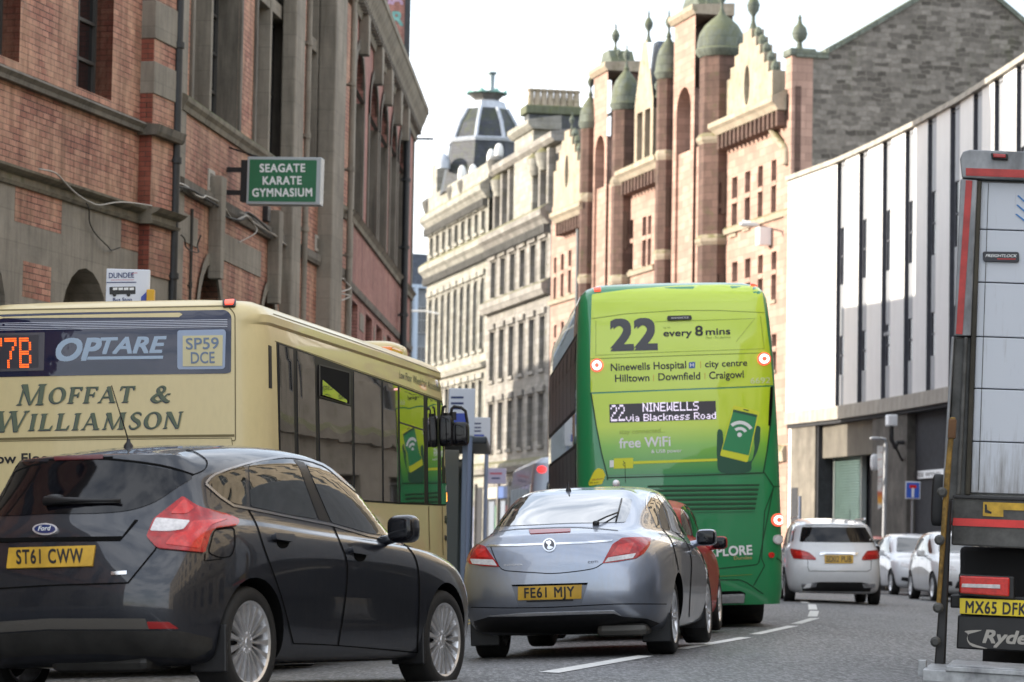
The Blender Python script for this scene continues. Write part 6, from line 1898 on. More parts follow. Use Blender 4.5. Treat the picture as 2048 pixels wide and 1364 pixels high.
# ------------------------------------------------------------------ cream single decker
a_, b_ = at(545, 900, 23.0), at(893, 900, 31.5)
hd = math.degrees(math.atan2(b_.x - a_.x, b_.y - a_.y))
mw_ = pose_g(a_.x, a_.y, -.10, hd, -1.4, .35)
mwM = mw_ @ Matrix.Translation((0, 1.22, 0))
Lm = 9.15
cbus = thing('single_decker_bus', mwM, 'cream single decker bus with dark green serif lettering across its tail, in the stop lane', 'bus')
meM = bus_mesh([(.25, .10, Lm - .1, 1.16, .22, .25), (.34, .03, Lm, 1.215, .26, .3), (.9, .0, Lm, 1.225, .27, .3), (1.3, .0, Lm, 1.222, .27, .3), (1.9, .02, Lm - .02, 1.212, .27, .3), (2.48, .05, Lm - .05, 1.195, .27, .3), (2.66, .06, Lm - .08, 1.18, .27, .3), (2.72, .07, Lm - .10, 1.168, .26, .3), (2.74, .075, Lm - .11, 1.188, .26, .3), (2.80, .08, Lm - .12, 1.183, .26, .3), (2.86, .11, Lm - .16, 1.13, .24, .3), (2.91, .20, Lm - .3, 1.02, .2, .3), (2.94, .45, Lm - .6, .75, .2, .3)], .03)
bodyM = add_body(cbus, meM, p_cream)
SM = Surf(mwM, meM)
q8 = lambda pts: [(x / 4.012, 590 + y / 4.012) for x, y in pts]
q4 = lambda pts: [(500 + x / 2.624, 620 + y / 2.624) for x, y in pts]
rg = panel(SM, fillet([(-84, 632), (120, 626), (452, 620), (463, 630), (462, 745), (452, 747), (200, 750), (-84, 756)], [6, 0, 8, 8, 4, 4, 0, 6]), 'rear_window', m_rearglass, cbus, off=.004, step=14)
for k in range(5):
    y0 = 641 + k * 3.4
    strip(SM, [(-70, y0 + 7), (200, y0 + 2.5), (455, y0 - 1.5)], 1.1, 'glass_line', M('glass_line', (.55, .58, .66), .4) if k == 0 else bpy.data.materials['glass_line'], rg, off=.006, step=20)
pd = panel(SM, fillet([(-62, 668), (90, 665), (88, 741), (-62, 745)], 2), 'route_display', M('display_housing', (.07, .07, .085), .25, coat=.6), rg, off=.007, step=12)
pk = panel(SM, [(-52, 673), (78, 670), (77, 735), (-52, 739)], 'display_matrix', m_ledbk, pd, off=.009, step=12)
dots(SM, '77B', (-18, 737.5), (64, 736), 61, 'led_digits', m_led, pd, off=.012, fill=.74, sub=2)
m_lbl = M('silver_blue_vinyl', (.36, .46, .58), .45)
text(SM, 'OP', (114, 721), (203, 719), 42, 'lettering', m_lbl, rg, off=.006, bold=.055, shear=.3)
text(SM, 'TARE', (203, 707.5), (333, 704.5), 31, 'lettering', m_lbl, rg, off=.006, bold=.05, shear=.3)
panel(SM, [(176, 713.5), (327, 711.5), (326, 717.5), (174, 719.5)], 'lettering_underline', m_lbl, rg, off=.006, skirt=0, step=20)
ph = panel(SM, fillet([(358, 661), (449, 659), (452, 664), (450, 735), (446, 738), (358, 739), (355, 735), (355, 664)], 3), 'number_plate_holder', M('plate_holder', (.30, .37, .50), .35), rg, off=.007, step=12)
pp = panel(SM, [(366, 672), (446, 670.5), (445, 732), (366, 733)], 'number_plate', M('plate_faded', (.62, .56, .33), .5), ph, off=.010, step=12)
mfd = M('plate_ink_faded', (.16, .22, .32), .5)
text(SM, 'SP59', (373, 699), (438, 697.5), 22, 'lettering', mfd, pp, off=.013, bold=.02)
text(SM, 'DCE', (383, 727), (430, 726), 22, 'lettering', mfd, pp, off=.013, bold=.02)
panel(SM, fillet([(445, 603.5), (472, 602.5), (471, 615), (446, 616)], 3), 'marker_lamp', m_black, cbus, off=.02, step=5)
panel(SM, fillet([(450, 606), (468, 605), (467, 612), (450, 613)], 2), 'marker_lens', m_rlit, cbus, off=.03, step=5)
strip(SM, fillet([(-84, 622), (455, 612), (470, 628), (471, 884)], 8), 2.2, 'panel_seam', M('seam_olive', (.16, .125, .05), .6), cbus, step=14)
mseam = bpy.data.materials['seam_olive']
strip(SM, [(-84, 880), (200, 874), (469, 871)], 5, 'panel_seam', mseam, cbus, step=14)
strip(SM, [(-84, 884), (200, 879), (463, 876), (465, 890)], 1.5, 'panel_seam', mseam, cbus, step=14)
panel(SM, [(536.5, 690), (542.5, 693), (543.5, 777), (537.5, 776)], 'vent_grille', m_black, cbus, off=.004, step=3)
text(SM, 'Low Floor', (-22, 927), (112, 925), 19, 'lettering', m_ink, cbus, off=.005, bold=.03)
# serif capitals drawn stroke by stroke
def serif():
    TK, TN, SR = .20, .075, .07
    def st(x0, x1, w=TK, z0=0, z1=1, ser=(1, 1), sw=.11):
        o = [[(x0 - w / 2, z0), (x0 + w / 2, z0), (x1 + w / 2, z1), (x1 - w / 2, z1)]]
        if ser[0]: o.append([(x0 - w / 2 - sw, z0), (x0 + w / 2 + sw, z0), (x0 + w / 2 + .01, z0 + SR), (x0 - w / 2 - .01, z0 + SR)])
        if ser[1]: o.append([(x1 - w / 2 - .01, z1 - SR), (x1 + w / 2 + .01, z1 - SR), (x1 + w / 2 + sw, z1), (x1 - w / 2 - sw, z1)])
        return o
    def ring(cx, rx, rz, cz=.5, n=28):
        o = []
        for k in range(n):
            a, b = 2 * math.pi * k / n, 2 * math.pi * (k + 1) / n
            f = lambda t, s_: (cx + (rx - s_ * (TK * abs(math.cos(t - .25)) ** 1.3 + TN * abs(math.sin(t - .25)))) * math.cos(t), cz + (rz - s_ * (TN + .04 * abs(math.cos(t)))) * math.sin(t))
            o.append([f(a, 0), f(b, 0), f(b, 1), f(a, 1)])
        return o
    def path(ps, ws):
        o = []
        q = smoothpoly(ps, 6, False); n = len(q)
        wv = [interp(list(zip([i / (len(ws) - 1) for i in range(len(ws))], ws)), k / (n - 1)) for k in range(n)]
        L_ = []
        for k in range(n):
            a, b = Vector(q[max(0, k - 1)]), Vector(q[min(n - 1, k + 1)])
            d = (b - a).normalized(); nn = Vector((-d.y, d.x)) * wv[k] / 2
            L_.append((Vector(q[k]) + nn, Vector(q[k]) - nn))
        for (a, b), (c, d) in zip(L_, L_[1:]): o.append([tuple(a), tuple(b), tuple(d), tuple(c)])
        return o
    G = {}
    G['I'] = (st(.2, .2), .40)
    G['L'] = (st(.2, .2) + [[(.3, 0), (.72, 0), (.78, .26), (.70, .26), (.62, SR), (.3, SR)]], .78)
    G['F'] = (st(.2, .2) + [[(.3, 1 - SR), (.60, 1 - SR), (.68, .78), (.75, .78), (.74, 1), (.3, 1)], [(.3, .47), (.5, .47), (.54, .36), (.60, .36), (.60, .66), (.54, .66), (.5, .54), (.3, .54)]], .74)
    G['T'] = (st(.42, .42, ser=(1, 0)) + [[(0, .76), (.06, .76), (.14, 1 - SR), (.70, 1 - SR), (.78, .76), (.84, .76), (.83, 1), (.01, 1)]], .84)
    G['A'] = (st(.09, .44, TN, ser=(1, 0)) + st(.82, .44, TK, ser=(1, 0)) + [[(.2, .30), (.68, .30), (.66, .37), (.24, .37)]], .98)
    G['M'] = (st(.14, .22, TN, ser=(1, 0)) + [[(.06, 1), (.34, 1), (.66, .0), (.58, .0)]] + [[(.58, 0), (.66, .0), (1.02, 1), (.94, 1)]] + st(1.06, 1.02, TK) , 1.28)
    G['N'] = (st(.14, .14, TN, ser=(1, 0)) + [[(.02, 1), (.30, 1), (.88, 0), (.74, 0)]] + st(.86, .86, TN, ser=(0, 1)), 1.0)
    G['W'] = (st(.46, .18, TK, ser=(0, 1)) + st(.46, .78, TN, ser=(0, 0)) + st(1.06, .78, TK, ser=(0, 1)) + st(1.06, 1.38, TN, ser=(0, 1)), 1.46)
    G['O'] = (ring(.48, .48, .515), .96)
    G['S'] = (path([(.62, .82), (.52, .95), (.30, .97), (.13, .78), (.30, .57), (.50, .44), (.60, .22), (.40, .03), (.18, .05), (.06, .24)], [.05, .07, .10, .16, .19, .2, .16, .10, .07, .05]), .68)
    G['&'] = (path([(.98, .50), (.80, .48), (.62, .14), (.36, .02), (.12, .22), (.30, .48), (.56, .62), (.62, .86), (.46, .98), (.30, .86), (.36, .62), (.60, .30), (.86, .06), (1.02, .05)], [.06, .07, .10, .14, .19, .18, .14, .12, .1, .13, .16, .2, .17, .07]), 1.05)
    return G
SER = serif()
def serif_text(S, s, p0, p1, h, mat, mat2, parent, first=1.0, shear=.20, off=.005):
    polys, x = [], 0
    for i, ch in enumerate(s):
        if ch == ' ': x += .55; continue
        g, w_ = SER[ch]; k = first if i == 0 else 1
        polys += [[(x + a * k, b * k - (0.06 if i == 0 and k > 1 else 0)) for a, b in p] for p in g]
        x += w_ * k + .16
    x -= .16
    d = Vector((p1[0] - p0[0], p1[1] - p0[1])); L = d.length; d.normalize()
    kx = L / x
    for nm, mt, dx, dy, o2 in (('letter_shadow', mat2, -.055, -.05, 0), ('lettering', mat, 0, 0, .0035)):
        vs, fs, zs = [], [], []
        for j, p in enumerate(polys):
            b = len(vs)
            vs += [((a + c * shear + dx) * kx, (c + dy) * h) for a, c in p]
            zs += [(j % 7) * .00025] * len(p)
            fs.append(tuple(range(b, b + len(p))))
        put2d(S, vs, fs, p0, (d.x, d.y), (d.y, -d.x), nm, mt, parent, off + o2, zs)
m_let = M('olive_lettering', (.105, .135, .085), .5)
m_let2 = M('slate_letter_shadow', (.045, .062, .085), .5)
serif_text(SM, 'MOFFAT', (34, 808), (266, 804), 32, m_let, m_let2, cbus, 1.28)
serif_text(SM, '&', (300, 804), (341, 804), 32, m_let, m_let2, cbus, 1.0)
serif_text(SM, 'WILLIAMSON', (-14, 862), (362, 856), 33, m_let, m_let2, cbus, 1.25)
# side glazing, pane by pane
m_band = M('glazing_band', (.010, .010, .011), .55, spec=.15)
panel(SM, [(552.5, 684), (640, 715), (702, 738), (793, 769), (850, 790), (897, 807), (904, 1012), (800, 1008), (640, 998), (560, 990)], 'glazing_band', m_band, cbus, off=.004, step=7)
top = [(553, 684), (640, 715), (702, 738), (793, 769), (850, 790), (897, 807)]
ty = lambda x: interp(top, x)
by = lambda x: interp([(553, 990), (640, 998), (800, 1008), (904, 1012)], x)
def yaw_normals(o, deg):
    """turns the shading normals alone to steer the reflection; panes stay flush"""
    me = o.data; Q = Matrix.Rotation(R(deg), 3, 'Z')
    me.normals_split_custom_set([tuple(Q @ Vector(l.normal)) for l in me.corner_normals] if False else [tuple(Q @ Vector(c.vector)) for c in me.corner_normals])
panes = [(556, 584), (592, 627), (636, 700), (706, 760), (764, 793), (797, 845), (853, 872), (879, 897)]
for i, (x0, x1) in enumerate(panes):
    po = [(x0, ty(x0) + 4), (x1, ty(x1) + 4), (x1 + (2 if x1 > 700 else 4), by(x1) - 3), (x0 + (2 if x0 > 700 else 4), by(x0) - 3)]
    if i == 2:                                                   # pane below an open hopper
        hop = [(x0, ty(x0) + 16), (x1 - 3, ty(x1) + 8), (x1 - 3, 810), (x0, 793)]
        panel(SM, hop, 'hopper_opening', m_gap, cbus, off=.010, skirt=.002, step=6)
        for (aa, bb) in zip(hop, hop[1:] + hop[:1]): strip(SM, [aa, bb], 3, 'hopper_frame', m_alloydk, cbus, off=.014)
        mid = [(x0 + 3, 760), (x1 - 12, 801), (x1 - 12, 806), (x0 + 3, 790)]
        panel(SM, mid, 'hopper_pane', m_busglass, cbus, off=.028, skirt=.002, step=5)
        po = [(x0, 797), (x1, 814), po[2], po[3]]
    yaw_normals(panel(SM, po, 'side_window', m_busglass, cbus, off=.010, skirt=.002, step=8), -4.6)  # green bus reflection shifted by turned shading normals; the pane itself lies flush
strip(SM, [(797, 845), (850, 862)], 3, 'hopper_frame', m_alloydk, cbus, off=.014)
strip(SM, [(546, 628), (700, 680), (800, 716), (890, 750)], 1.6, 'cantrail_seam', mseam, cbus, step=10)
strip(SM, [(549, 682), (640, 713), (702, 736), (793, 767), (897, 805)], 1.4, 'cantrail_seam', mseam, cbus, step=10)
# hidden left side
sdl = LSurf(SM, 'left')
panel(sdl, rect(.9, Lm - .9, 1.3, 2.42), 'side_window', m_busglass, cbus, off=.006, step=.25)
text(SM, 'Low Floor Wheelchair Accessible', (798, 756), (880, 784), 15, 'lettering', m_grey, cbus, off=.005, up=(.02, -1))
for pts in ([(857, 1012), (859, 1100)], [(884, 1012), (886, 1110)]):
    strip(SM, pts, 1.6, 'door_seam', mseam, cbus, step=6)
panel(SM, fillet([(889, 1031), (893, 1033), (893, 1048), (889, 1045)], 1), 'filler_flap', m_black, cbus, off=.008, step=3)
panel(SM, fillet([(889, 1070), (892.5, 1072), (893, 1082), (889, 1080)], 1), 'filler_flap', m_black, cbus, off=.008, step=3)
# roof pod, lamps, mirrors, wheels
superell(pb := MB(), (Lm - 1.2, -.55, 2.95), (.5, .38, .13), .5, .5); pb.build('roof_pod', p_cream, cbus, mwM, smooth=True)
MB().box((Lm - 2.2, -.98, 2.90), (Lm - 1.55, -.86, 2.97)).build('roof_marker', m_amber, cbus, mwM, bevel=.02)
ml = MB().lathe([(.05, -.10), (.055, .0), (.05, .05), (.02, .07), (.001, .07)], 12, Matrix.Translation((Lm - .62, -1.13, 2.66)) @ Matrix.Rotation(R(65), 4, 'X')); ml.build('marker_lamp', m_clear, cbus, mwM, smooth=40)
for (cx_, cy_, d_, sx, sz) in ((893, 862, .02, .075, .33), (921, 868, .42, .09, .25)):
    c = mwM.inverted() @ at(cx_, cy_, 31.3)
    b = MB(); superell(b, tuple(c), (.07, sx, sz / 2), .4, .4)
    o = b.build('door_mirror', m_black, cbus, mwM, smooth=True)
    b = MB(); superell(b, (c.x - .055, c.y, c.z), (.02, sx * .88, sz * .44), .4, .4)
    b.build('mirror_glass', m_tint, o, mwM, smooth=True)
P_ = lambda x, y: mwM.inverted() @ at(x, y, 31.3)
b = MB(); b.tube([P_(902, 835), P_(903, 818), P_(908, 813), P_(922, 815), P_(931, 822), P_(935, 848)], .016, 8)
b.tube([P_(884, 835), P_(886, 815), P_(892, 812)], .016, 8)
b.tube([P_(895, 826), P_(895, 845)], .04, 8); b.tube([P_(906, 824), P_(906, 840)], .035, 8)
b.build('mirror_arm', m_black, cbus, mwM, smooth=40)
panel(SM, fillet([(894, 985), (900, 987), (900, 1003), (894, 1001)], 1), 'indicator_lamp', M('amber_lit', (1, .30, .04), .3, emit=1.5), cbus, off=.012, step=3)
def bus_wheel(root, x, y, r=.45, wd=.28):
    mw0 = W[root.name] @ Matrix.Translation((x, y, r)); T = Matrix.Rotation(R(90) * (1 if y < 0 else -1), 4, 'X')
    wh = MB().lathe([(r * .56, -.2), (r * .56, -.02), (r * .5, .0), (r * .45, -.06), (.16, -.02), (.12, .03), (.001, .03)], 24, T).build('wheel', m_alloydk, root, mw0, smooth=35)
    MB().lathe([(r * .56, -wd), (r * .95, -wd), (r, -wd * .85), (r, -.03), (r * .95, .0), (r * .7, .01), (r * .56, -.01)], 30, T, cap=False).build('tyre', m_rubber, wh, mw0, smooth=40)
for x in (2.1, Lm - 2.1):
    for y in (-1.16, 1.16): bus_wheel(cbus, x, y, .42)
for x in (2.1, Lm - 2.1): B('wheel_arch', (x - .5, -1.228, .22), (x + .5, 1.228, .92), m_gap, cbus, mwM, bevel=.1)

# ------------------------------------------------------------------ green double decker
mwG = pose_g(2.19, 37.4, -.075, -1.2, -2.2)
gbus = thing('double_decker_bus', mwG, 'lime and green double decker bus showing route 22, queueing beyond the silver car', 'bus')
Lg = 10.9
meG = bus_mesh([(.30, .06, Lg - .1, 1.24, .2, .3), (.5, .0, Lg, 1.265, .22, .35), (1.0, .0, Lg, 1.275, .22, .4), (1.35, .0, Lg, 1.275, .23, .4), (2.0, .015, Lg - .02, 1.272, .23, .4), (2.6, .04, Lg - .05, 1.262, .22, .4), (3.3, .10, Lg - .15, 1.245, .2, .4),
                (3.85, .18, Lg - .3, 1.215, .18, .4), (4.13, .25, Lg - .4, 1.19, .16, .4), (4.22, .29, Lg - .45, 1.165, .16, .4), (4.30, .36, Lg - .55, 1.09, .16, .4), (4.355, .48, Lg - .7, .95, .16, .4), (4.39, .75, Lg - 1.0, .6, .16, .3)], .06)
bodyG = add_body(gbus, meG, p_green)
SG = Surf(mwG, meG)
g = lambda pts: [(1100 + x / 3.248, 540 + y / 3.248) for x, y in pts]
# lime to green fade printed on the vinyl
tv = NT('lime_green_print')
tcz = tv.n('ShaderNodeTexCoord'); spz = tv.n('ShaderNodeSeparateXYZ'); tv.l(tcz.outputs['Object'], spz.inputs[0])
mrz = tv.n('ShaderNodeMapRange'); mrz.inputs[1].default_value = 1.75; mrz.inputs[2].default_value = 2.75
tv.l(spz.outputs[2], mrz.inputs[0])
tv.l(tv.ramp(mrz.outputs[0], [(.0, (.015, .17, .055)), (.22, (.03, .27, .06)), (.55, (.20, .50, .035)), (.80, (.52, .70, .018))]), tv.p.inputs['Base Color'])
tv.set(Roughness=.32, Coat_Weight=.8)
l1 = panel(SG, g(fillet([(272, 160), (500, 128), (820, 104), (1100, 96), (1372, 108), (1398, 300), (1428, 540), (1447, 748), (1100, 762), (700, 778), (265, 795), (262, 575), (267, 320)], [10, 0, 0, 0, 12] + [0] * 8)), 'rear_upper_panel', m_lime, gbus, off=.006, step=8)
l2 = panel(SG, g([(270, 806), (700, 788), (1100, 773), (1436, 758), (1425, 1000), (1405, 1180), (1380, 1310), (900, 1322), (376, 1334), (330, 1180), (296, 1000)]), 'rear_lower_panel', tv.m, gbus, off=.006, step=8)
m_lseam = M('lime_seam', (.22, .30, .02), .5)
strip(SG, g([(266, 318), (500, 285), (820, 264), (1100, 264), (1393, 278)]), 1.4, 'panel_seam', m_lseam, l1, off=.008, step=9)
strip(SG, g([(262, 578), (700, 562), (1100, 548), (1430, 538)]), 1.6, 'panel_seam', m_lseam, l1, off=.008, step=9)
strip(SG, g([(298, 330), (298, 555), (700, 536), (1390, 512), (1365, 300)]), .9, 'panel_seam', m_lseam, l1, off=.008, step=9)
strip(SG, g([(680, 338), (1330, 316), (1210, 465)]), .8, 'panel_seam', m_lseam, l1, off=.008, step=9)
m_deep = M('deep_green_line', (.004, .055, .015), .5)
strip(SG, g([(262, 800), (268, 806), (300, 1010), (334, 1185), (374, 1345), (372, 1364)]), 2.6, 'panel_seam', m_deep, gbus, off=.008, step=9)
strip(SG, g([(374, 1350), (900, 1336), (1385, 1318), (1408, 1180), (1432, 990), (1444, 800), (1444, 752)]), 2.4, 'panel_seam', m_deep, gbus, off=.008, step=9)
panel(SG, g([(1428, 760), (1444, 756), (1440, 900), (1428, 1015), (1416, 1010)]), 'edge_gap', m_gap, gbus, off=.009, step=6)
T_ = lambda s, a, b, h, mt, **k: text(SG, s, g([a])[0], g([b])[0], h / 3.248, 'lettering', mt, k.pop('par', l1), off=.010, **k)
T_('22', (402, 520), (690, 512), 190, m_grey, bold=.06)
T_('every', (738, 432), (920, 428), 42, m_ink, bold=.035)
T_('8', (945, 428), (992, 426), 62, m_ink, bold=.035)
T_('mins', (1013, 423), (1170, 418), 42, m_ink, bold=.035)
T_('up to', (738, 381), (780, 379), 12, m_lseam)
T_('Mon - Fri daytime', (1012, 448), (1172, 443), 14, m_lseam)
T_('Ninewells Hospital', (396, 656), (884, 638), 46, m_ink, bold=.022)
T_('city centre', (1008, 632), (1280, 622), 40, m_ink, bold=.022)
T_('Hilltown', (424, 727), (645, 722), 46, m_ink, bold=.022)
T_('Downfield', (705, 718), (975, 710), 46, m_ink, bold=.022)
T_('Craigowl', (1035, 708), (1257, 700), 46, m_ink, bold=.022)
T_('6692', (1302, 738), (1428, 734), 36, M('pale_lime_print', (.62, .70, .35), .5), bold=.02)
hb = panel(SG, g(fillet([(902, 600), (942, 598), (942, 637), (902, 639)], 4)), 'hospital_symbol', M('blue_print', (.02, .10, .40), .5), l1, off=.010, skirt=0, step=6)
text(SG, 'H', g([(911, 631)])[0], g([(933, 630)])[0], 24 / 3.248, 'lettering', m_vwhite, hb, off=.013, bold=.03)
m_orange = M('orange_print', (.60, .32, .02), .5)
for x, y in ((978, 617), (673, 702), (1006, 690)): strip(SG, g([(x, y - 22), (x, y + 20)]), 1.0, 'divider_mark', m_orange, l1, off=.010)
pc = panel(SG, g(fillet([(760, 302), (918, 298), (921, 325), (762, 331)], 12)), 'camera_pod', m_black, gbus, off=.03, step=5)
text(SG, 'WWW.NXBUS.CO.UK', g([(785, 322)])[0], g([(900, 318)])[0], 3, 'lettering', m_vwhite, pc, off=.033)
ld = panel(SG, g([(385, 873), (1075, 850), (1080, 970), (388, 992)]), 'route_display', m_ledbk, l2, off=.009, step=10)
dots(SG, '22', g([(396, 985)])[0], g([(488, 982)])[0], 108 / 3.248, 'led_digits', m_ledw, ld, off=.013)
dots(SG, 'NINEWELLS', g([(602, 922)])[0], g([(966, 912)])[0], 58 / 3.248, 'led_letters', m_ledw, ld, off=.013, fill=.98)
dots(SG, 'via Blackness Road', g([(494, 986)])[0], g([(1078, 967)])[0], 46 / 3.248, 'led_letters', m_ledw, ld, off=.013, fill=.98)
T_('stay connected...', (450, 1066), (745, 1056), 30, M('dull_lime_print', (.30, .42, .03), .5), par=l2, shear=.2)
T_('free WiFi', (452, 1157), (782, 1143), 62, m_vwhite, bold=.03, par=l2)
T_('& USB power', (658, 1190), (855, 1183), 22, m_vwhite, bold=.01, par=l2)
m_gd = M('dark_green_print', (.012, .085, .045), .45)
m_gm = M('mid_green_print', (.022, .25, .09), .45)
hand = panel(SG, g(smoothpoly([(1090, 1040), (1118, 1045), (1125, 1100), (1140, 1200), (1290, 1245), (1325, 1180), (1325, 1100), (1330, 1040), (1345, 1012), (1366, 1025), (1364, 1060), (1362, 1110), (1345, 1180), (1310, 1250), (1290, 1312), (1110, 1316), (1085, 1220), (1084, 1110)], 4)), 'hand_print', m_gd, l2, off=.009, skirt=0, step=8)
phn = panel(SG, g(fillet([(1190, 880), (1362, 920), (1282, 1250), (1103, 1206)], 12)), 'phone_print', M('yellow_print', (.66, .70, .03), .45), l2, off=.0115, skirt=0, step=8)
panel(SG, g([(1192, 906), (1346, 942), (1290, 1205), (1118, 1166)]), 'phone_screen_print', m_gm, phn, off=.013, skirt=0, step=8)
panel(SG, g([(1190, 906), (1346, 942), (1342, 958), (1186, 922)]), 'phone_bar_print', m_gd, phn, off=.0145, skirt=0, step=8)
panel(SG, g(fillet([(1255, 903), (1290, 911), (1289, 918), (1254, 910)], 3)), 'phone_slot_print', m_gd, phn, off=.0145, skirt=0, step=8)
def arcp(cx, cy, r0, r1, a0, a1, n=10):
    return [(cx + r1 * math.cos(R(lerp(a0, a1, k / n))), cy - r1 * math.sin(R(lerp(a0, a1, k / n)))) for k in range(n + 1)] + [(cx + r0 * math.cos(R(lerp(a1, a0, k / n))), cy - r0 * math.sin(R(lerp(a1, a0, k / n)))) for k in range(n + 1)]
for r0_, r1_ in ((34, 54), (72, 94)):
    panel(SG, g(arcp(1232, 1074, r0_, r1_, 30, 130)), 'wifi_arc_print', m_vwhite, phn, off=.015, skirt=0, step=5)
panel(SG, ell(1100 + 1230 / 3.248, 540 + 1071 / 3.248, 4.6, 4.6), 'wifi_dot_print', m_vwhite, phn, off=.015, skirt=0, step=4)
cb_ = panel(SG, g([(415, 1224), (540, 1220), (540, 1287), (415, 1291)]), 'usb_plug_print', bpy.data.materials['yellow_print'], l2, off=.009, skirt=0, step=8)
panel(SG, g([(388, 1237), (414, 1236), (414, 1281), (388, 1282)]), 'usb_tip_print', m_vwhite, l2, off=.009, skirt=0, step=8)
panel(SG, g([(541, 1243), (1086, 1225), (1086, 1241), (541, 1261)]), 'usb_cable_print', bpy.data.materials['yellow_print'], l2, off=.009, skirt=0, step=10)
strip(SG, g([(476, 1240), (484, 1255), (474, 1262), (484, 1275)]), 1.4, 'usb_bolt_print', m_gd, cb_, off=.011)
def round_lamp(S, cx, cy, r, rim, lens, core, par):
    o = panel(S, ell(cx, cy, r, r * 1.03), 'tail_light', rim, par, off=.02, step=4)
    if lens: panel(S, ell(cx, cy, r * .74, r * .76), 'lamp_lens', lens, o, off=.026, step=4)
    if core: panel(S, ell(cx, cy, r * .34, r * .36), 'lamp_core', core, o, off=.029, step=4)
for cx, cy in ((1194, 731), (1527, 718), (1555, 1040)): round_lamp(SG, cx, cy, 12.5, m_rlit, M('lit_ring', (1, .85, .80), .3, emit=.7), m_rlit, gbus)
round_lamp(SG, 1555, 1079, 9.5, m_clear, m_white, None, gbus)
round_lamp(SG, 1542, 1110, 5.5, m_redb, None, None, gbus)
for p in ([(288, 128), (330, 124), (330, 138), (288, 142)], [(1303, 90), (1346, 90), (1346, 104), (1303, 104)]):
    panel(SG, g(p), 'marker_lamp', m_rlit, gbus, off=.03, step=4)
# lower panels: louvres, seams, skirt
q3 = lambda pts: [(1400 + x / 3.41, 900 + y / 3.41) for x, y in pts]
for k in range(6):
    y = 968 + k * 9.4
    panel(SG, [(1295, y + 3), (1400, y + 1.5), (1519 - k * 1.6, y), (1518 - k * 1.6, y + 4.4), (1400, y + 6), (1295, y + 7.4)], 'louvre', m_deep, gbus, off=.006, skirt=.002, step=8)
    panel(SG, [(1295, y + 7.6), (1400, y + 6.2), (1518 - k * 1.6, y + 4.6), (1517 - k * 1.6, y + 7.4), (1400, y + 9), (1295, y + 10.4)], 'louvre_lip', p_green, gbus, off=.014, skirt=.004, step=8)
for pts in ([(435, 150), (500, 250), (400, 770), (382, 782), (110, 810)], [(500, 250), (590, 245)], [(500, 255), (440, 420), (420, 740), (440, 790), (365, 925)], [(110, 885), (270, 885), (320, 905), (430, 980)], [(520, 735), (600, 800)]):
    strip(SG, q3(pts), 2.0, 'panel_seam', m_deep, gbus, off=.006, step=6)
text(SG, 'EXPLORE', (1404, 1114), (1504, 1108.5), 18, 'lettering', m_vwhite, gbus, off=.008, bold=.05)
text(SG, 'Dundee', (1468, 1119.5), (1504, 1118), 7, 'lettering', M('tan_print', (.50, .38, .14), .5), gbus, off=.008)
strip(SG, q3([(118, 862), (355, 848)]), 1.5, 'lettering_line', M('gold_print', (.12, .24, .04), .5), gbus, off=.008)
panel(SG, q3([(105, 965), (270, 960), (310, 975), (300, 1020), (110, 1022)]), 'exhaust_surround', m_gap, gbus, off=.008, step=6)
panel(SG, fillet(q3([(130, 985), (302, 978), (296, 1026), (130, 1028)]), 2), 'step_plate', m_alloy, gbus, off=.05, step=6)
sy = panel(SG, fillet([(1178, 965), (1188, 943), (1196, 936), (1206, 939), (1211, 950), (1204, 968), (1178, 972)], 3), 'warning_sticker', M('yellow_sticker', (.72, .66, .02), .5), gbus, off=.008, skirt=0, step=5)
text(SG, 'caution', (1184, 961), (1206, 959), 4, 'lettering', m_reddk, sy, off=.011)
text(SG, 'left turn', (1180, 967), (1197, 966), 3, 'lettering', m_ink, sy, off=.011)
MB().lathe([(.03, 0), (.045, .02), (.045, .05), (.0, .06)], 14, Matrix.Translation(SG.inv @ SG.hit(1232, 967)[0]) @ Matrix.Rotation(R(-90), 4, 'Y')).build('filler_cap', m_alloy, gbus, mwG, smooth=40)
strip(SG, [(1250, 925), (1251, 966)], 1.0, 'hinge_line', m_gap, gbus, off=.01)
# glazed side
lsd = LSurf(SG, 'left')
panel(lsd, rect(.32, Lg - .6, 1.05, 2.35), 'glazing_band', m_band, gbus, off=.003, step=.3)
panel(lsd, rect(.42, Lg - .7, 2.75, 3.75), 'glazing_band', m_band, gbus, off=.003, step=.3)
for zz in ((1.12, 2.30), (2.80, 3.70)):
    x = .5
    while x < Lg - 1.2:
        for w_, (zl, zh) in (((1.25), zz),):
            panel(lsd, fillet(rect(x, x + w_, zl, zh), .05), 'side_window', m_deckglass, gbus, off=.006, step=.25)
            if zz[0] > 2: panel(lsd, rect(x + .06, x + w_ - .06, zh - .30, zh - .04), 'hopper', m_deckglass, gbus, off=.010, step=.3)
        x += 1.32
rsd = LSurf(SG, 'right')
for zz in ((1.12, 2.30), (2.80, 3.70)): panel(rsd, rect(.6, Lg - .8, *zz), 'side_window', m_deckglass, gbus, off=.006, step=.3)
mwc = mwG.inverted() @ at(1156, 833, 47.3)
b = MB(); superell(b, tuple(mwc), (.08, .10, .07), .6, .6); b.build('door_mirror', m_white, gbus, mwG, smooth=True)
B('underside', (.25, -1.2, .32), (Lg - .4, 1.2, .5), m_gap, gbus, mwG)
for x in (2.35, Lg - 2.6):
    for y in (-1.22, 1.22): bus_wheel(gbus, x, y, .48, .3 if x > 4 else .58)
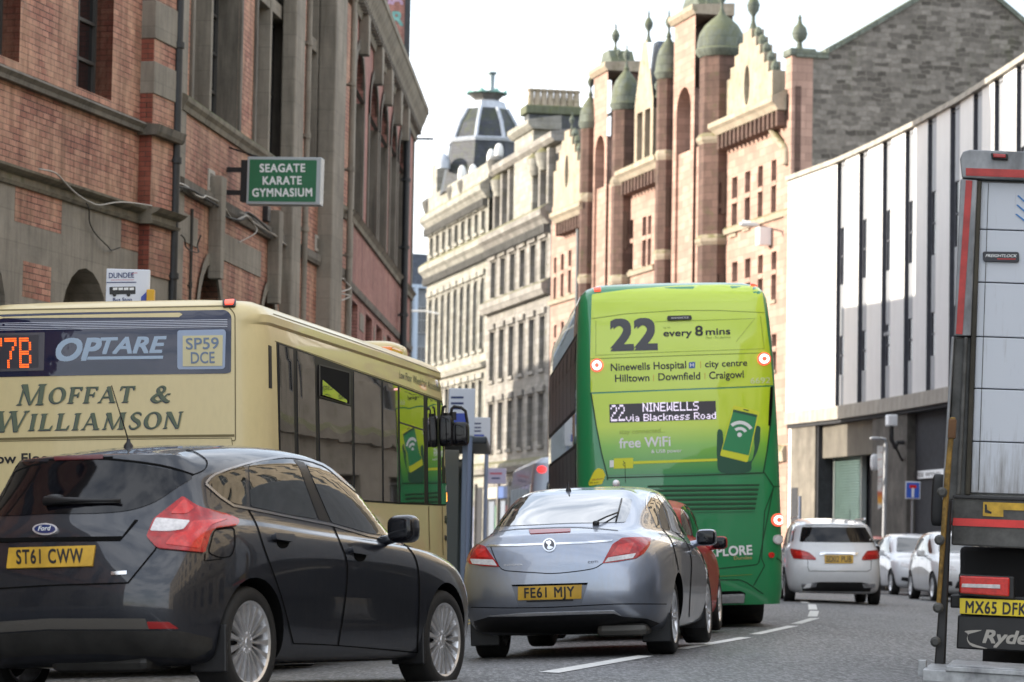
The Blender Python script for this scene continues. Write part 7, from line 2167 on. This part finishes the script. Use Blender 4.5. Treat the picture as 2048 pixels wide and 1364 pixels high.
# ------------------------------------------------------------------ box truck parked with its tail to us
FT = Frame((2.9, 20.0), (5.45, 19.52), road_z(4.2, 20), R(2.2))
lorry = thing('box_truck', FT.mw, 'box truck with grey roller door, red tape and yellow plate MX65 DFK', 'truck')
def tq(pts, d=0.0): return [FT.uv(x, y, d) for x, y in pts]
def tpoly(name, pts, y0, y1, mat, par=None, d=0.0, bevel=.008):
    return MB().prism(tq(pts, d), y0, y1).build(name, mat, par or lorry, FT.mw, bevel=bevel)
m_galv = M('galvanised_frame', (.24, .25, .26), .5, metal=.35, var=.45, vs=5, vscale=(1, 1, .5))
m_galvd = M('dirty_steel', (.085, .085, .08), .6, metal=.2, var=.5, vs=6)
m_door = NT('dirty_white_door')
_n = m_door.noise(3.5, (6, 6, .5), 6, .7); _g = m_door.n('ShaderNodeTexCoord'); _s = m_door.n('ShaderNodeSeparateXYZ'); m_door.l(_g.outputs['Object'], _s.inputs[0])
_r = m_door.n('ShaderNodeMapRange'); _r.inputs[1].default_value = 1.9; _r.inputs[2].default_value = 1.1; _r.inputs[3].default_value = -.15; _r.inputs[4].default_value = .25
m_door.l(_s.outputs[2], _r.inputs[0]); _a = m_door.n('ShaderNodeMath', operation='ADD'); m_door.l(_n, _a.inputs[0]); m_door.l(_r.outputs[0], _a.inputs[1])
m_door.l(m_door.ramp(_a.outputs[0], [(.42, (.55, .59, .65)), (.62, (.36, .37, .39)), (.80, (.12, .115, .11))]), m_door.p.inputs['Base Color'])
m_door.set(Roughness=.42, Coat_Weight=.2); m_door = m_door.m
m_tape = M('red_reflective_tape', (.42, .035, .03), .4, var=.3, vs=8)
m_tapeb = M('bright_red_tape', (.72, .04, .035), .4, var=.15, vs=8)
WT = 2.62                                            # body width, the frame's right half is out of the picture
tv_ = lambda x, y, d=0.0: FT.uv(x, y, d)
zt, zb = tv_(1960, 303)[1], tv_(1960, 990)[1]
xl = tv_(1921, 345)[0]
# the load box behind the frame
MB().box((xl + .02, .12, zb - .05), (xl + WT - .02, 7.2, zt - .02)).build('cargo_box', M('box_panel', (.55, .56, .57), .5, var=.15), lorry, FT.mw, bevel=.03)
tpoly('frame_header', [(1924, 356), (1920, 318), (1926, 304), (1940, 300), (2310, 312), (2310, 368)], -.02, .12, m_galv)
tpoly('reflective_tape', [(1932, 337), (2300, 349), (2300, 366), (1932, 352)], -.028, -.021, m_tape, bevel=0)
lamp = tpoly('marker_lamp', [(1982, 307), (2016, 309), (2016, 322), (1984, 320)], -.05, -.021, m_black)
tpoly('lamp_lens', [(1986, 309), (2012, 311), (2012, 318), (1987, 317)], -.06, -.051, m_red, lamp)
post = tpoly('frame_post', [(1921, 358), (1955, 360), (1942, 672), (1908, 672)], -.01, .12, m_galv)
tpoly('reflective_tape', [(1932, 361), (1945, 362), (1925, 669), (1912, 668)], -.018, -.011, m_tape, bevel=0)
tpoly('door_track', [(1955, 361), (1963, 362), (1940, 990), (1930, 990)], -.008, .12, M('track_grime', (.05, .045, .032), .8, var=.4))
tpoly('frame_post_lower', [(1908, 674), (1942, 674), (1930, 1000), (1893, 1000)], .03, .12, m_galvd)
tpoly('post_flange', [(1903, 674), (1909, 674), (1890, 1000), (1884, 1000)], -.03, .12, m_galv)
tpoly('post_flange', [(1928, 674), (1936, 674), (1921, 990), (1913, 990)], -.01, .03, m_galvd)
xr_ = tv_(2281, 600)[0]
B('frame_post', (xr_, -.01, zb), (xl + WT - .01, .12, zt - .21), m_galv, lorry, FT.mw, .008)
B('reflective_tape', (xr_ + .06, -.018, zb + 1.0), (xr_ + .105, -.011, zt - .3), m_tape, lorry, FT.mw)
# roller door slats
ys = [(362, 456), (458, 562), (564, 671), (673, 775), (777, 881), (883, 985)]
for i, (a, b) in enumerate(ys):
    xa, xb = lerp(1962, 1941, (a - 362) / 623), lerp(1962, 1941, (b - 362) / 623)
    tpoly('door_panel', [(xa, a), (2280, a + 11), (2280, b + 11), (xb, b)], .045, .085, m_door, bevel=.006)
tpoly('door_seam', [(1976, 365), (1977.2, 365), (1957.2, 980), (1955.6, 980)], .041, .044, m_galvd, bevel=0)
tpoly('door_blank', [(1961, 362), (2280, 372), (2280, 995), (1940, 985)], .088, .10, m_gap, bevel=0)
for k in range(3):
    y0 = 390 + 18.5 * k
    tpoly('logo_stroke', [(2034 - k * 2, y0), (2037 - k * 2, y0 - 1), (2062, y0 + 21), (2060, y0 + 24)], .038, .0405, M('logo_blue', (.04, .20, .50), .5) if k == 0 else bpy.data.materials['logo_blue'], bevel=0)
pl = tpoly('door_badge', fillet([(1965, 502), (2038, 503), (2038, 524), (1966, 522)], 5), .025, .0445, M('badge_dark', (.02, .022, .03), .35), bevel=.003)
fs = FSurf(FT, .025)
text(fs, 'FREIGHTLOCK', (1971, 514), (2034, 514.5), 5.5, 'lettering', m_vwhite, pl, off=.003, bold=.03, shear=.3)
panel(fs, [(1995, 517), (2032, 517.5), (2031, 519), (1994, 518.5)], 'badge_line', m_tapeb, pl, off=.003, skirt=0, step=9)
# tail lift beam, lamps, plate
tpoly('lift_beam', [(1906, 994), (2290, 1008), (2290, 1110), (1903, 1090)], -.04, .10, m_galvd, bevel=.012)
tpoly('beam_edge', [(1906, 990), (2290, 1003), (2290, 1010), (1906, 996)], -.06, -.041, M('beam_edge_black', (.02, .02, .022), .4), bevel=.004)
m_ylab = M('yellow_label', (.55, .34, .03), .5, var=.3, vs=14)
lb = tpoly('warning_label', [(1967, 1004), (2110, 1009), (2110, 1023), (2007, 1020), (2007, 1034), (1966, 1032)], -.046, -.041, m_ylab, bevel=0)
tpoly('label_figure', [(1970, 1009), (1974, 1009), (1975, 1020), (1984, 1024), (1983, 1028), (1970, 1025)], -.05, -.0465, m_ink, lb, bevel=0)
tpoly('reflective_tape', [(1907, 1036), (2290, 1050), (2290, 1066), (1906, 1051)], -.047, -.041, m_tapeb, bevel=0)
tpoly('chassis', [(1916, 1092), (2280, 1104), (2280, 1240), (1916, 1238)], .35, 6.5, m_matt, bevel=.03)
tpoly('underrun_bar', [(1900, 1190), (2280, 1200), (2280, 1222), (1900, 1216)], .06, .18, m_black, bevel=.01)
tl_ = tpoly('tail_light', fillet([(1918, 1148), (2029, 1153), (2029, 1199), (1918, 1190)], 3), -.06, .06, m_black, bevel=.008)
tpoly('lamp_lens', fillet([(1920, 1151), (2020, 1155), (2019, 1193), (1920, 1186)], 4), -.085, -.061, m_redb, tl_, bevel=.01)
tpoly('lamp_strip', [(1925, 1167), (2001, 1169), (2001, 1177), (1924, 1174)], -.092, -.0855, m_clear, tl_, bevel=.002)
pt = tpoly('number_plate', [(1920, 1196), (2085, 1202), (2085, 1235), (1920, 1227)], -.05, -.035, M('plate_bright', (.80, .62, .02), .4, var=.1), bevel=.002)
fs2 = FSurf(FT, -.05)
text(fs2, 'MX65 DFK', (1931, 1225), (2052, 1230), 23, 'lettering', m_ink, pt, off=.003, bold=.04, space=1.1)
flap = tpoly('rear_panel', [(1916, 1230), (2290, 1242), (2290, 1315), (1913, 1297)], -.02, .04, m_black, bevel=.01)
fs3 = FSurf(FT, -.02)
m_ryd = M('pale_lettering', (.42, .40, .36), .5)
text(fs3, 'Ryder', (1966, 1285), (2075, 1289), 25, 'lettering', m_ryd, flap, off=.004, bold=.05, shear=.25)
panel(fs3, smoothpoly([(1930, 1262), (1964, 1260), (1945, 1266), (1936, 1270), (1940, 1285), (1975, 1297), (1945, 1293), (1934, 1280), (1936, 1268)], 3), 'logo_swoosh', m_ryd, flap, off=.004, skirt=0, step=6)
# lift post with yellow ram, platform on the ground
tpoly('lift_post', [(1896, 1000), (1905, 1000), (1892, 1330), (1871, 1330), (1880, 1210)], -.20, -.06, m_black, bevel=.01)
tpoly('lift_ram', [(1903, 838), (1915, 838), (1908, 900), (1884, 1216), (1876, 1216), (1892, 960), (1900, 880)], -.30, -.21, M('worn_yellow', (.22, .13, .025), .7, var=.8, vs=11), bevel=.01)
tpoly('ram_cap', [(1901, 842), (1916, 842), (1914, 880), (1899, 880)], -.31, -.20, M('rust_brown', (.14, .07, .03), .8, var=.4), bevel=.006)
for (x, y) in ((1877, 1215), (1880, 1080), (1885, 985), (1872, 1283)):
    u, v = tv_(x, y, -.25); MB().lathe([(.035, -.03), (.035, .03), (.02, .045), (.001, .045)], 10, Matrix.Translation((u, -.30, v)) @ Matrix.Rotation(R(90), 4, 'X')).build('lift_pin', m_galvd, lorry, FT.mw, smooth=40)
u0, v0 = tv_(1846, 1329, -1.5)
pf = MB()
pf.box((u0, -1.5, v0 - .10), (u0 + 2.85, -.45, v0 - .03)); pf.box((u0 + .14, -1.53, v0 - .03), (u0 + 2.85, -.45, v0))
pf.box((u0 - .05, -1.1, v0 - .09), (u0 + .0, -.98, v0 + .01))
for k in range(11): pf.box((u0 + .16, -1.49 + k * .092, v0), (u0 + 2.8, -1.44 + k * .092, v0 + .007))
pf.build('lift_platform', M('platform_alloy', (.36, .37, .38), .45, metal=.7, var=.4, vs=9), lorry, FT.mw, bevel=.006)
for k, x in enumerate((.35, .72, 1.9, 2.3)):
    for y in (1.6, 5.6) if k in (0, 3) else (1.6,):
        mw0 = FT.mw @ Matrix.Translation((x, y, .48))
        MB().lathe([(.25, -.14), (.46, -.14), (.48, -.11), (.48, .11), (.46, .14), (.25, .14)], 26, Matrix.Rotation(R(90), 4, 'Y')).build('wheel', m_rubber, lorry, mw0, smooth=40)
B('cab', (xl + .1, 7.3, .5), (xl + WT - .1, 9.2, 2.9), M('cab_white', (.7, .7, .72), .4, coat=.5), lorry, FT.mw, bevel=.12)
# the cab's door mirror shows past the body's left edge
u, v = tv_(1876, 1000, 7.6); b = MB(); superell(b, (u, 7.6, v), (.06, .05, .24), .4, .4); b.tube([(u + .05, 7.62, v + .2), (u + .5, 7.7, v + .22)], .02, 6); b.tube([(u + .05, 7.62, v - .2), (u + .5, 7.7, v - .22)], .02, 6)
b.build('door_mirror', m_black, lorry, FT.mw, smooth=40)

# ------------------------------------------------------------------ red car between the silver car and the green bus
mwR = pose_g(1.27, 32.9, road_z(1.3, 32.9) + .02, 9.3, -2.2)
redc = thing('hatchback_car', mwR, 'red hatchback mostly hidden behind the silver blue car', 'car')
dR = (4.0, 1.72, 1.53, 2.5, .70, .02)
meR = hatch(4.0, 1.72, 1.53, 2.5, .70, .5, belt=.02)
SR_ = dress(redc, meR, p_red, dR)
rr_ = LSurf(SR_, 'rear')
panel(rr_, fillet([(-.56, 1.05), (.56, 1.05), (.48, 1.40), (-.48, 1.40)], .06), 'rear_window', m_tint, redc, step=.06)
panel(rr_, fillet([(.50, .80), (.74, .82), (.66, 1.22), (.60, 1.25), (.58, 1.02)], .03), 'tail_light', m_red, redc, off=.008, step=.04, mirror=True)
panel(rr_, [(-.26, .55), (.26, .55), (.26, .66), (-.26, .66)], 'number_plate', m_plate, redc, off=.01, step=.05)

# ------------------------------------------------------------------ white car driving off on the right
mwW = pose_g(5.98, 55.6, road_z(6.3, 55.6) - .01, 1.5, .4)
wcar = thing('hatchback_car', mwW, 'white tall hatchback seen from behind, driving away beyond the green bus', 'car')
dW = (4.36, 1.80, 1.60, 2.70, .83, .03)
meW = hatch(4.36, 1.80, 1.60, 2.70, .83, .75, belt=.03, cab=.2)
SW = dress(wcar, meW, p_white, dW, wr=.32)
qw = lambda pts: [(1400 + x / 3.41, 900 + y / 3.41) for x, y in pts]
panel(SW, fillet(qw([(696, 525), (1125, 528), (1185, 632), (680, 626)]), 3), 'rear_window', m_tint, wcar, off=.006, step=5)
for po, nm in (([(618, 672), (700, 685), (745, 700), (792, 738), (790, 750), (700, 745), (640, 742), (620, 700)], 0), ([(1102, 752), (1105, 735), (1135, 690), (1225, 680), (1228, 700), (1224, 742), (1160, 750)], 1)):
    t_ = panel(SW, fillet(qw(po), 2), 'tail_light', m_red, wcar, off=.01, step=4)
    panel(SW, fillet(qw([(650, 690), (720, 700), (750, 725), (660, 720)] if nm == 0 else [(1135, 715), (1150, 698), (1215, 692), (1215, 720)]), 2), 'brake_lens', m_redb, t_, off=.013, step=4)
plt_ = panel(SW, qw([(848, 718), (1045, 718), (1044, 774), (850, 774)]), 'number_plate', m_plate, wcar, off=.012, step=6)
text(SW, 'SD02 PUB', qw([(862, 764)])[0], qw([(1032, 764)])[0], 11, 'lettering', m_ink, plt_, off=.015, bold=.01)
panel(SW, fillet(qw([(812, 704), (830, 698), (1080, 702), (1062, 722), (1030, 712), (860, 710), (820, 722)]), 1.5), 'boot_handle', m_chrome, wcar, off=.02, step=5)
strip(SW, qw([(735, 745), (735, 800), (745, 826), (1140, 828), (1165, 815), (1168, 752)]), 1.0, 'tailgate_seam', m_gap, wcar, step=6)
panel(SW, qw([(690, 915), (820, 900), (1100, 902), (1180, 918), (1160, 965), (700, 962)]), 'bumper_valance', m_black, wcar, off=.004, step=6)
for po in ([(692, 912), (800, 905), (790, 932), (700, 942)], [(1105, 912), (1195, 912), (1190, 938), (1115, 940)]):
    panel(SW, fillet(qw(po), 2), 'exhaust_trim', m_chrome, wcar, off=.012, step=5)
strip(SW, qw([(700, 515), (900, 510), (1130, 522)]), 1.0, 'spoiler_edge', m_gap, wcar, step=6)
for x in (-1, 1): B('roof_rail', (.3, x * .62 - .02, 1.56), (2.2, x * .62 + .02, 1.60), m_chrome, wcar, mwW, bevel=.01)

# ------------------------------------------------------------------ cars parked on the far right, facing us
dP = (4.0, 1.72, 1.55, 2.5, .68, .03)
meP = hatch(4.0, 1.72, 1.55, 2.5, .68, .4, belt=.03)
def parked(X, Y, hd_, paint, lab, name='hatchback_car'):
    mw = pose_g(X, Y, road_z(X, Y) - .01, hd_, -1)
    t_ = thing(name, mw, lab, 'car', 'cars parked along the right kerb')
    dress(t_, meP.copy(), paint, dP, front=True)
    return t_
parked(10.05, 76.3, 176.5, p_white, 'white parked hatchback facing us, between the road sign and the moving white car')
parked(9.78, 67.0, 177, p_white2, 'white parked car facing us, partly hidden by the black post of the truck')
parked(10.25, 86.5, 176, carpaint('dull_red_paint', (.40, .06, .05), 0, .4), 'red car whose roof shows over the parked white hatchback')
# ------------------------------------------------------------------ hanging sign of the gymnasium
Yk = 50.5
Fk = Frame((at(490, 360, Yk).x, Yk), (at(640, 360, Yk).x, Yk - .15), 0, R(.5))
ks = thing('hanging_sign', Fk.mw, 'green box sign SEAGATE KARATE GYMNASIUM with white capitals, projecting from the brick hall', 'sign')
kq = lambda pts: [Fk.uv(x, y, 0) for x, y in pts]
m_sgn = M('sign_green', (.012, .145, .06), .35, coat=.4, var=.08)
u0, z1 = Fk.uv(495, 313); u1, z0 = Fk.uv(640, 410)
B('sign_box', (u0, .0, z0), (u1, .30, z1), M('sign_frame', (.42, .45, .47), .4, metal=.4), ks, Fk.mw, .012)
B('sign_face', (u0 + .045, -.012, z0 + .05), (u1 - .075, -.001, z1 - .05), m_sgn, ks, Fk.mw)
B('wall_mount', (u0 - .12, .05, z0 + .05), (u0 - .002, .28, z1 - .05), m_black, ks, Fk.mw, .01)
mb = MB(); mb.tube([(u0 + .2, .15, z1), (u0 - .9, .4, z1 + .35)], .015, 6); mb.box((u0 - 1.3, .12, z1 - .25), (u0 - .12, .2, z1 - .17)); mb.box((u0 - 1.3, .12, z0 + .17), (u0 - .12, .2, z0 + .25))
mb.build('bracket', m_black, ks, Fk.mw)
fk = FSurf(Fk, -.012)
for s_, x0, x1, y in (('SEAGATE', 520, 610, 344), ('KARATE', 526, 603, 369), ('GYMNASIUM', 505, 624, 393)):
    text(fk, s_, (x0, y), (x1, y - .6), 15.5, 'lettering', m_vwhite, ks, off=.004, bold=.05, space=1.1)
# ------------------------------------------------------------------ bus stop flags
def flag(px0, px1, pxs, py0, py1, Y, label, art):
    Fm = Frame((at(px0, 700, Y).x, Y), (at(px1, 700, Y).x, Y + .02), 0, R(.3))
    u0, z1 = Fm.uv(px0, py0); u1, z0 = Fm.uv(px1, py1)
    wS = max(.12, (pxs - px1) / F * Y)
    t = thing('bus_stop_flag', Fm.mw, label, 'bus stop')
    B('flag_box', (u0, 0, z0), (u1 + wS, .10, z1), M('flag_white', (.68, .72, .80), .4) if 'flag_white' not in bpy.data.materials else bpy.data.materials['flag_white'], t, Fm.mw, .008)
    mb = MB().tube([((u1 + wS) - .06, .05, z0), ((u1 + wS) - .06, .05, road_z((Fm.mw @ Vector((u1, 0, 0))).x, Y) - .05)], .04, 8); mb.build('post', M('flag_post', (.25, .30, .42), .5) if 'flag_post' not in bpy.data.materials else bpy.data.materials['flag_post'], t, Fm.mw, smooth=40)
    art(t, FSurf(Fm, 0), Fm, u0, u1, z0, z1)
    return t
m_navy = M('flag_navy', (.03, .05, .16), .5)
m_bluep = M('flag_blue', (.05, .09, .45), .45)
m_pinkp = M('flag_pink', (.60, .16, .22), .5)
def art1(t, s, Fm, u0, u1, z0, z1):
    text(s, 'DUNDEE', (218, 556), (268, 555), 10, 'lettering', m_navy, t, off=.004, bold=.03)
    strip(s, smoothpoly([(262, 550), (268, 546), (275, 546)], 3, False), 1.2, 'flag_mark', m_pinkp, t, off=.004)
    strip(s, [(222, 560), (268, 559.5)], .8, 'small_print', m_pinkp, t, off=.004)
    panel(s, [(213, 564), (273, 563.6), (273, 565.4), (213, 565.8)], 'rule_line', m_navy, t, off=.004, skirt=0, step=20)
    # the little bus
    panel(s, fillet([(219, 574), (271, 573), (271, 588), (219, 589)], 1.5), 'bus_symbol', m_black, t, off=.004, skirt=0, step=10)
    for x0, x1 in ((226, 235), (237, 246), (248, 257), (259, 268)): panel(s, [(x0, 575.5), (x1, 575), (x1, 580), (x0, 580.5)], 'bus_symbol_window', m_vwhite, t, off=.007, skirt=0, step=10)
    for x in (229, 257): panel(s, ell(x, 589, 4, 4.2, 14), 'bus_symbol_wheel', m_black, t, off=.009, skirt=0, step=4)
    panel(s, [(219, 592), (273, 591.5), (273, 592.5), (219, 593)], 'rule_line', m_vwhite, t, off=.006, skirt=0, step=20) if False else None
    text(s, 'Bus Stop', (226, 603), (264, 602.4), 7, 'lettering', m_navy, t, off=.004, bold=.03)
    panel(s, [(282, 594), (297, 580), (297, 640), (282, 640)], 'side_stripe', m_bluep, t, off=.004, skirt=0, step=10)
f1 = flag(213, 273, 297, 537, 640, 31.0, 'white bus stop flag lettered DUNDEE and Bus Stop behind the cream bus', art1)
Fy = Frame((at(293, 590, 31).x, 30.98), (at(308, 590, 31).x, 30.98))
u0, z1 = Fy.uv(294, 579); u1, z0 = Fy.uv(308, 622)
tag(B('ticket_box', (u0, -.04, z0), (u1, .08, z1), M('yellow_box', (.65, .36, .01), .4), None, Fy.mw, .008), 'small yellow box fixed beside the white bus stop flag', 'box')
def art2(px0, px1, py0, py1):
    def f(t, s, Fm, u0, u1, z0, z1):
        h = py1 - py0
        panel(s, [(px0, py0 + h * .60), (px1, py0 + h * .60), (px1, py0 + h * .86), (px0, py0 + h * .86)], 'blue_band', m_bluep, t, off=.004, skirt=0, step=10)
        for k in (.2, .34, .46): panel(s, [(px0 + 4, py0 + h * k), (px1 - 6, py0 + h * k), (px1 - 6, py0 + h * (k + .05)), (px0 + 4, py0 + h * (k + .05))], 'small_print', m_navy, t, off=.004, skirt=0, step=10)
    return f
flag(898, 933, 943, 776, 872, 46.5, 'white and blue bus stop flag just beyond the cream bus mirrors', art2(898, 933, 776, 860))
flag(939, 968, 975, 834, 892, 60, 'smaller white and blue bus stop flag further along the kerb by the shelter', art2(939, 968, 834, 892))
# ------------------------------------------------------------------ bus shelter
sh0 = at(929, 1000, 48.5)
hdS = Vector((.005, 1, 0)).normalized()
FSh = Frame((sh0.x, 48.5), (sh0.x + hdS.x * 5.2, 48.5 + hdS.y * 5.2), road_z(sh0.x, 48.5) + .1)
she = thing('bus_shelter', FSh.mw, 'dark framed glass bus shelter on the left pavement beyond the cream bus', 'shelter')
m_shf = M('shelter_frame', (.075, .085, .10), .45, metal=.3)
m_shg = M('shelter_glass', (.10, .12, .13), .05, spec=.8)
m_shp = M('shelter_blue_post', (.22, .27, .36), .45, metal=.3)
zR = (FSh.inv @ at(940, 890, 49)).z
for u in (0, 2.6, 5.2):
    for y in (0, -.0) if u else (0,): B('post', (u - .05, -.05, 0), (u + .05, .05, zR), m_shp, she, FSh.mw, .01)
    B('post', (u - .04, 1.25, 0), (u + .04, 1.33, zR), m_shf, she, FSh.mw, .01)
MB().prism([(-.3, zR), (5.5, zR), (5.5, zR + .12), (-.3, zR + .12)], -.35, 1.5).build('roof', m_shf, she, FSh.mw, bevel=.03)
for u in (0.05, 2.65): B('glass_panel', (u + .02, 1.28, .25), (u + 2.5, 1.30, zR - .1), m_shg, she, FSh.mw)
for u in (0, 5.2): B('end_panel', (u - .01, .1, .25), (u + .01, 1.2, zR - .1), m_shg, she, FSh.mw)
B('bench', (.6, .95, .45), (4.6, 1.2, .52), m_shf, she, FSh.mw, .02)
# ------------------------------------------------------------------ bus far ahead in the queue, seen past the green bus
pB = at(1072, 900, 67)
mwB = pose_g(pB.x + 1.22, 67, road_z(pB.x, 67), -3.0, -1.5)
b2 = thing('coach', mwB, 'pale blue white bus with red tail lights far ahead, half hidden by the green bus', 'bus')
meB = bus_mesh([(.3, .05, 9.9, 1.2, .2, .3), (.6, 0, 10, 1.24, .22, .35), (1.5, 0, 10, 1.24, .22, .35), (2.5, .05, 9.9, 1.2, .22, .35), (3.0, .1, 9.8, 1.14, .22, .35), (3.12, .2, 9.6, 1.0, .2, .3), (3.18, .5, 9.3, .6, .2, .3)], .04)
add_body(b2, meB, M('pale_blue_paint', (.50, .58, .70), .35, coat=.5))
SB = Surf(mwB, meB)
lB = LSurf(SB, 'left'); rB = LSurf(SB, 'rear')
for k in range(6): panel(lB, fillet(rect(.5 + k * 1.5, 1.9 + k * 1.5, 1.2, 2.55), .06), 'side_window', m_busglass, b2, step=.3)
panel(lB, rect(.3, 9.6, .45, 1.05), 'side_skirt', M('dark_skirt', (.05, .05, .06), .4), b2, step=.4)
panel(rB, fillet([(-.95, 1.6), (.95, 1.6), (.9, 2.6), (-.9, 2.6)], .1), 'rear_window', m_tint, b2, step=.1)
m_redl = M('red_lamp_glow', (1.0, .04, .04), .3, emit=.7)
for y in (-1.0, 1.0):
    panel(rB, [(y + .10 * math.cos(R(30 * k)), 2.85 + .08 * math.sin(R(30 * k))) for k in range(12)], 'marker_lamp', m_redl, b2, off=.02, step=.05)
    panel(rB, [(y + .14 * math.cos(R(30 * k)), 1.15 + .14 * math.sin(R(30 * k))) for k in range(12)], 'tail_light', m_redl, b2, off=.02, step=.05)
for x in (2.2, 7.6):
    for y in (-1.18, 1.18): bus_wheel(b2, x, y, .46, .28)
# shop sign and shopfront clutter on the left, beyond the shelter
Fg = Frame((at(975, 950, 78).x, 78), (at(1012, 950, 78).x, 78))
u0, z1 = Fg.uv(975, 936); u1, z0 = Fg.uv(1012, 968)
sgn = thing('hanging_sign', Fg.mw @ Matrix.Translation((u0, 0, 0)), 'small lilac white sign board on a bracket beyond the bus shelter', 'sign')
B('sign_board', (u0, 0, z0), (u1, .06, z1), M('lilac_board', (.55, .52, .68), .5), sgn, Fg.mw, .01)
panel(FSurf(Fg, 0), [(980, 945), (1004, 945), (1004, 949), (980, 949)], 'small_print', m_pinkp, sgn, off=.004, skirt=0, step=9)
panel(FSurf(Fg, 0), [(983, 955), (1000, 955), (1000, 958), (983, 958)], 'small_print', m_navy, sgn, off=.004, skirt=0, step=9)
MB().tube([(u0 - .05, .03, -.2), (u0 - .05, .03, z1 + .1)], .04, 8).build('post', m_shf, sgn, Fg.mw, smooth=40)
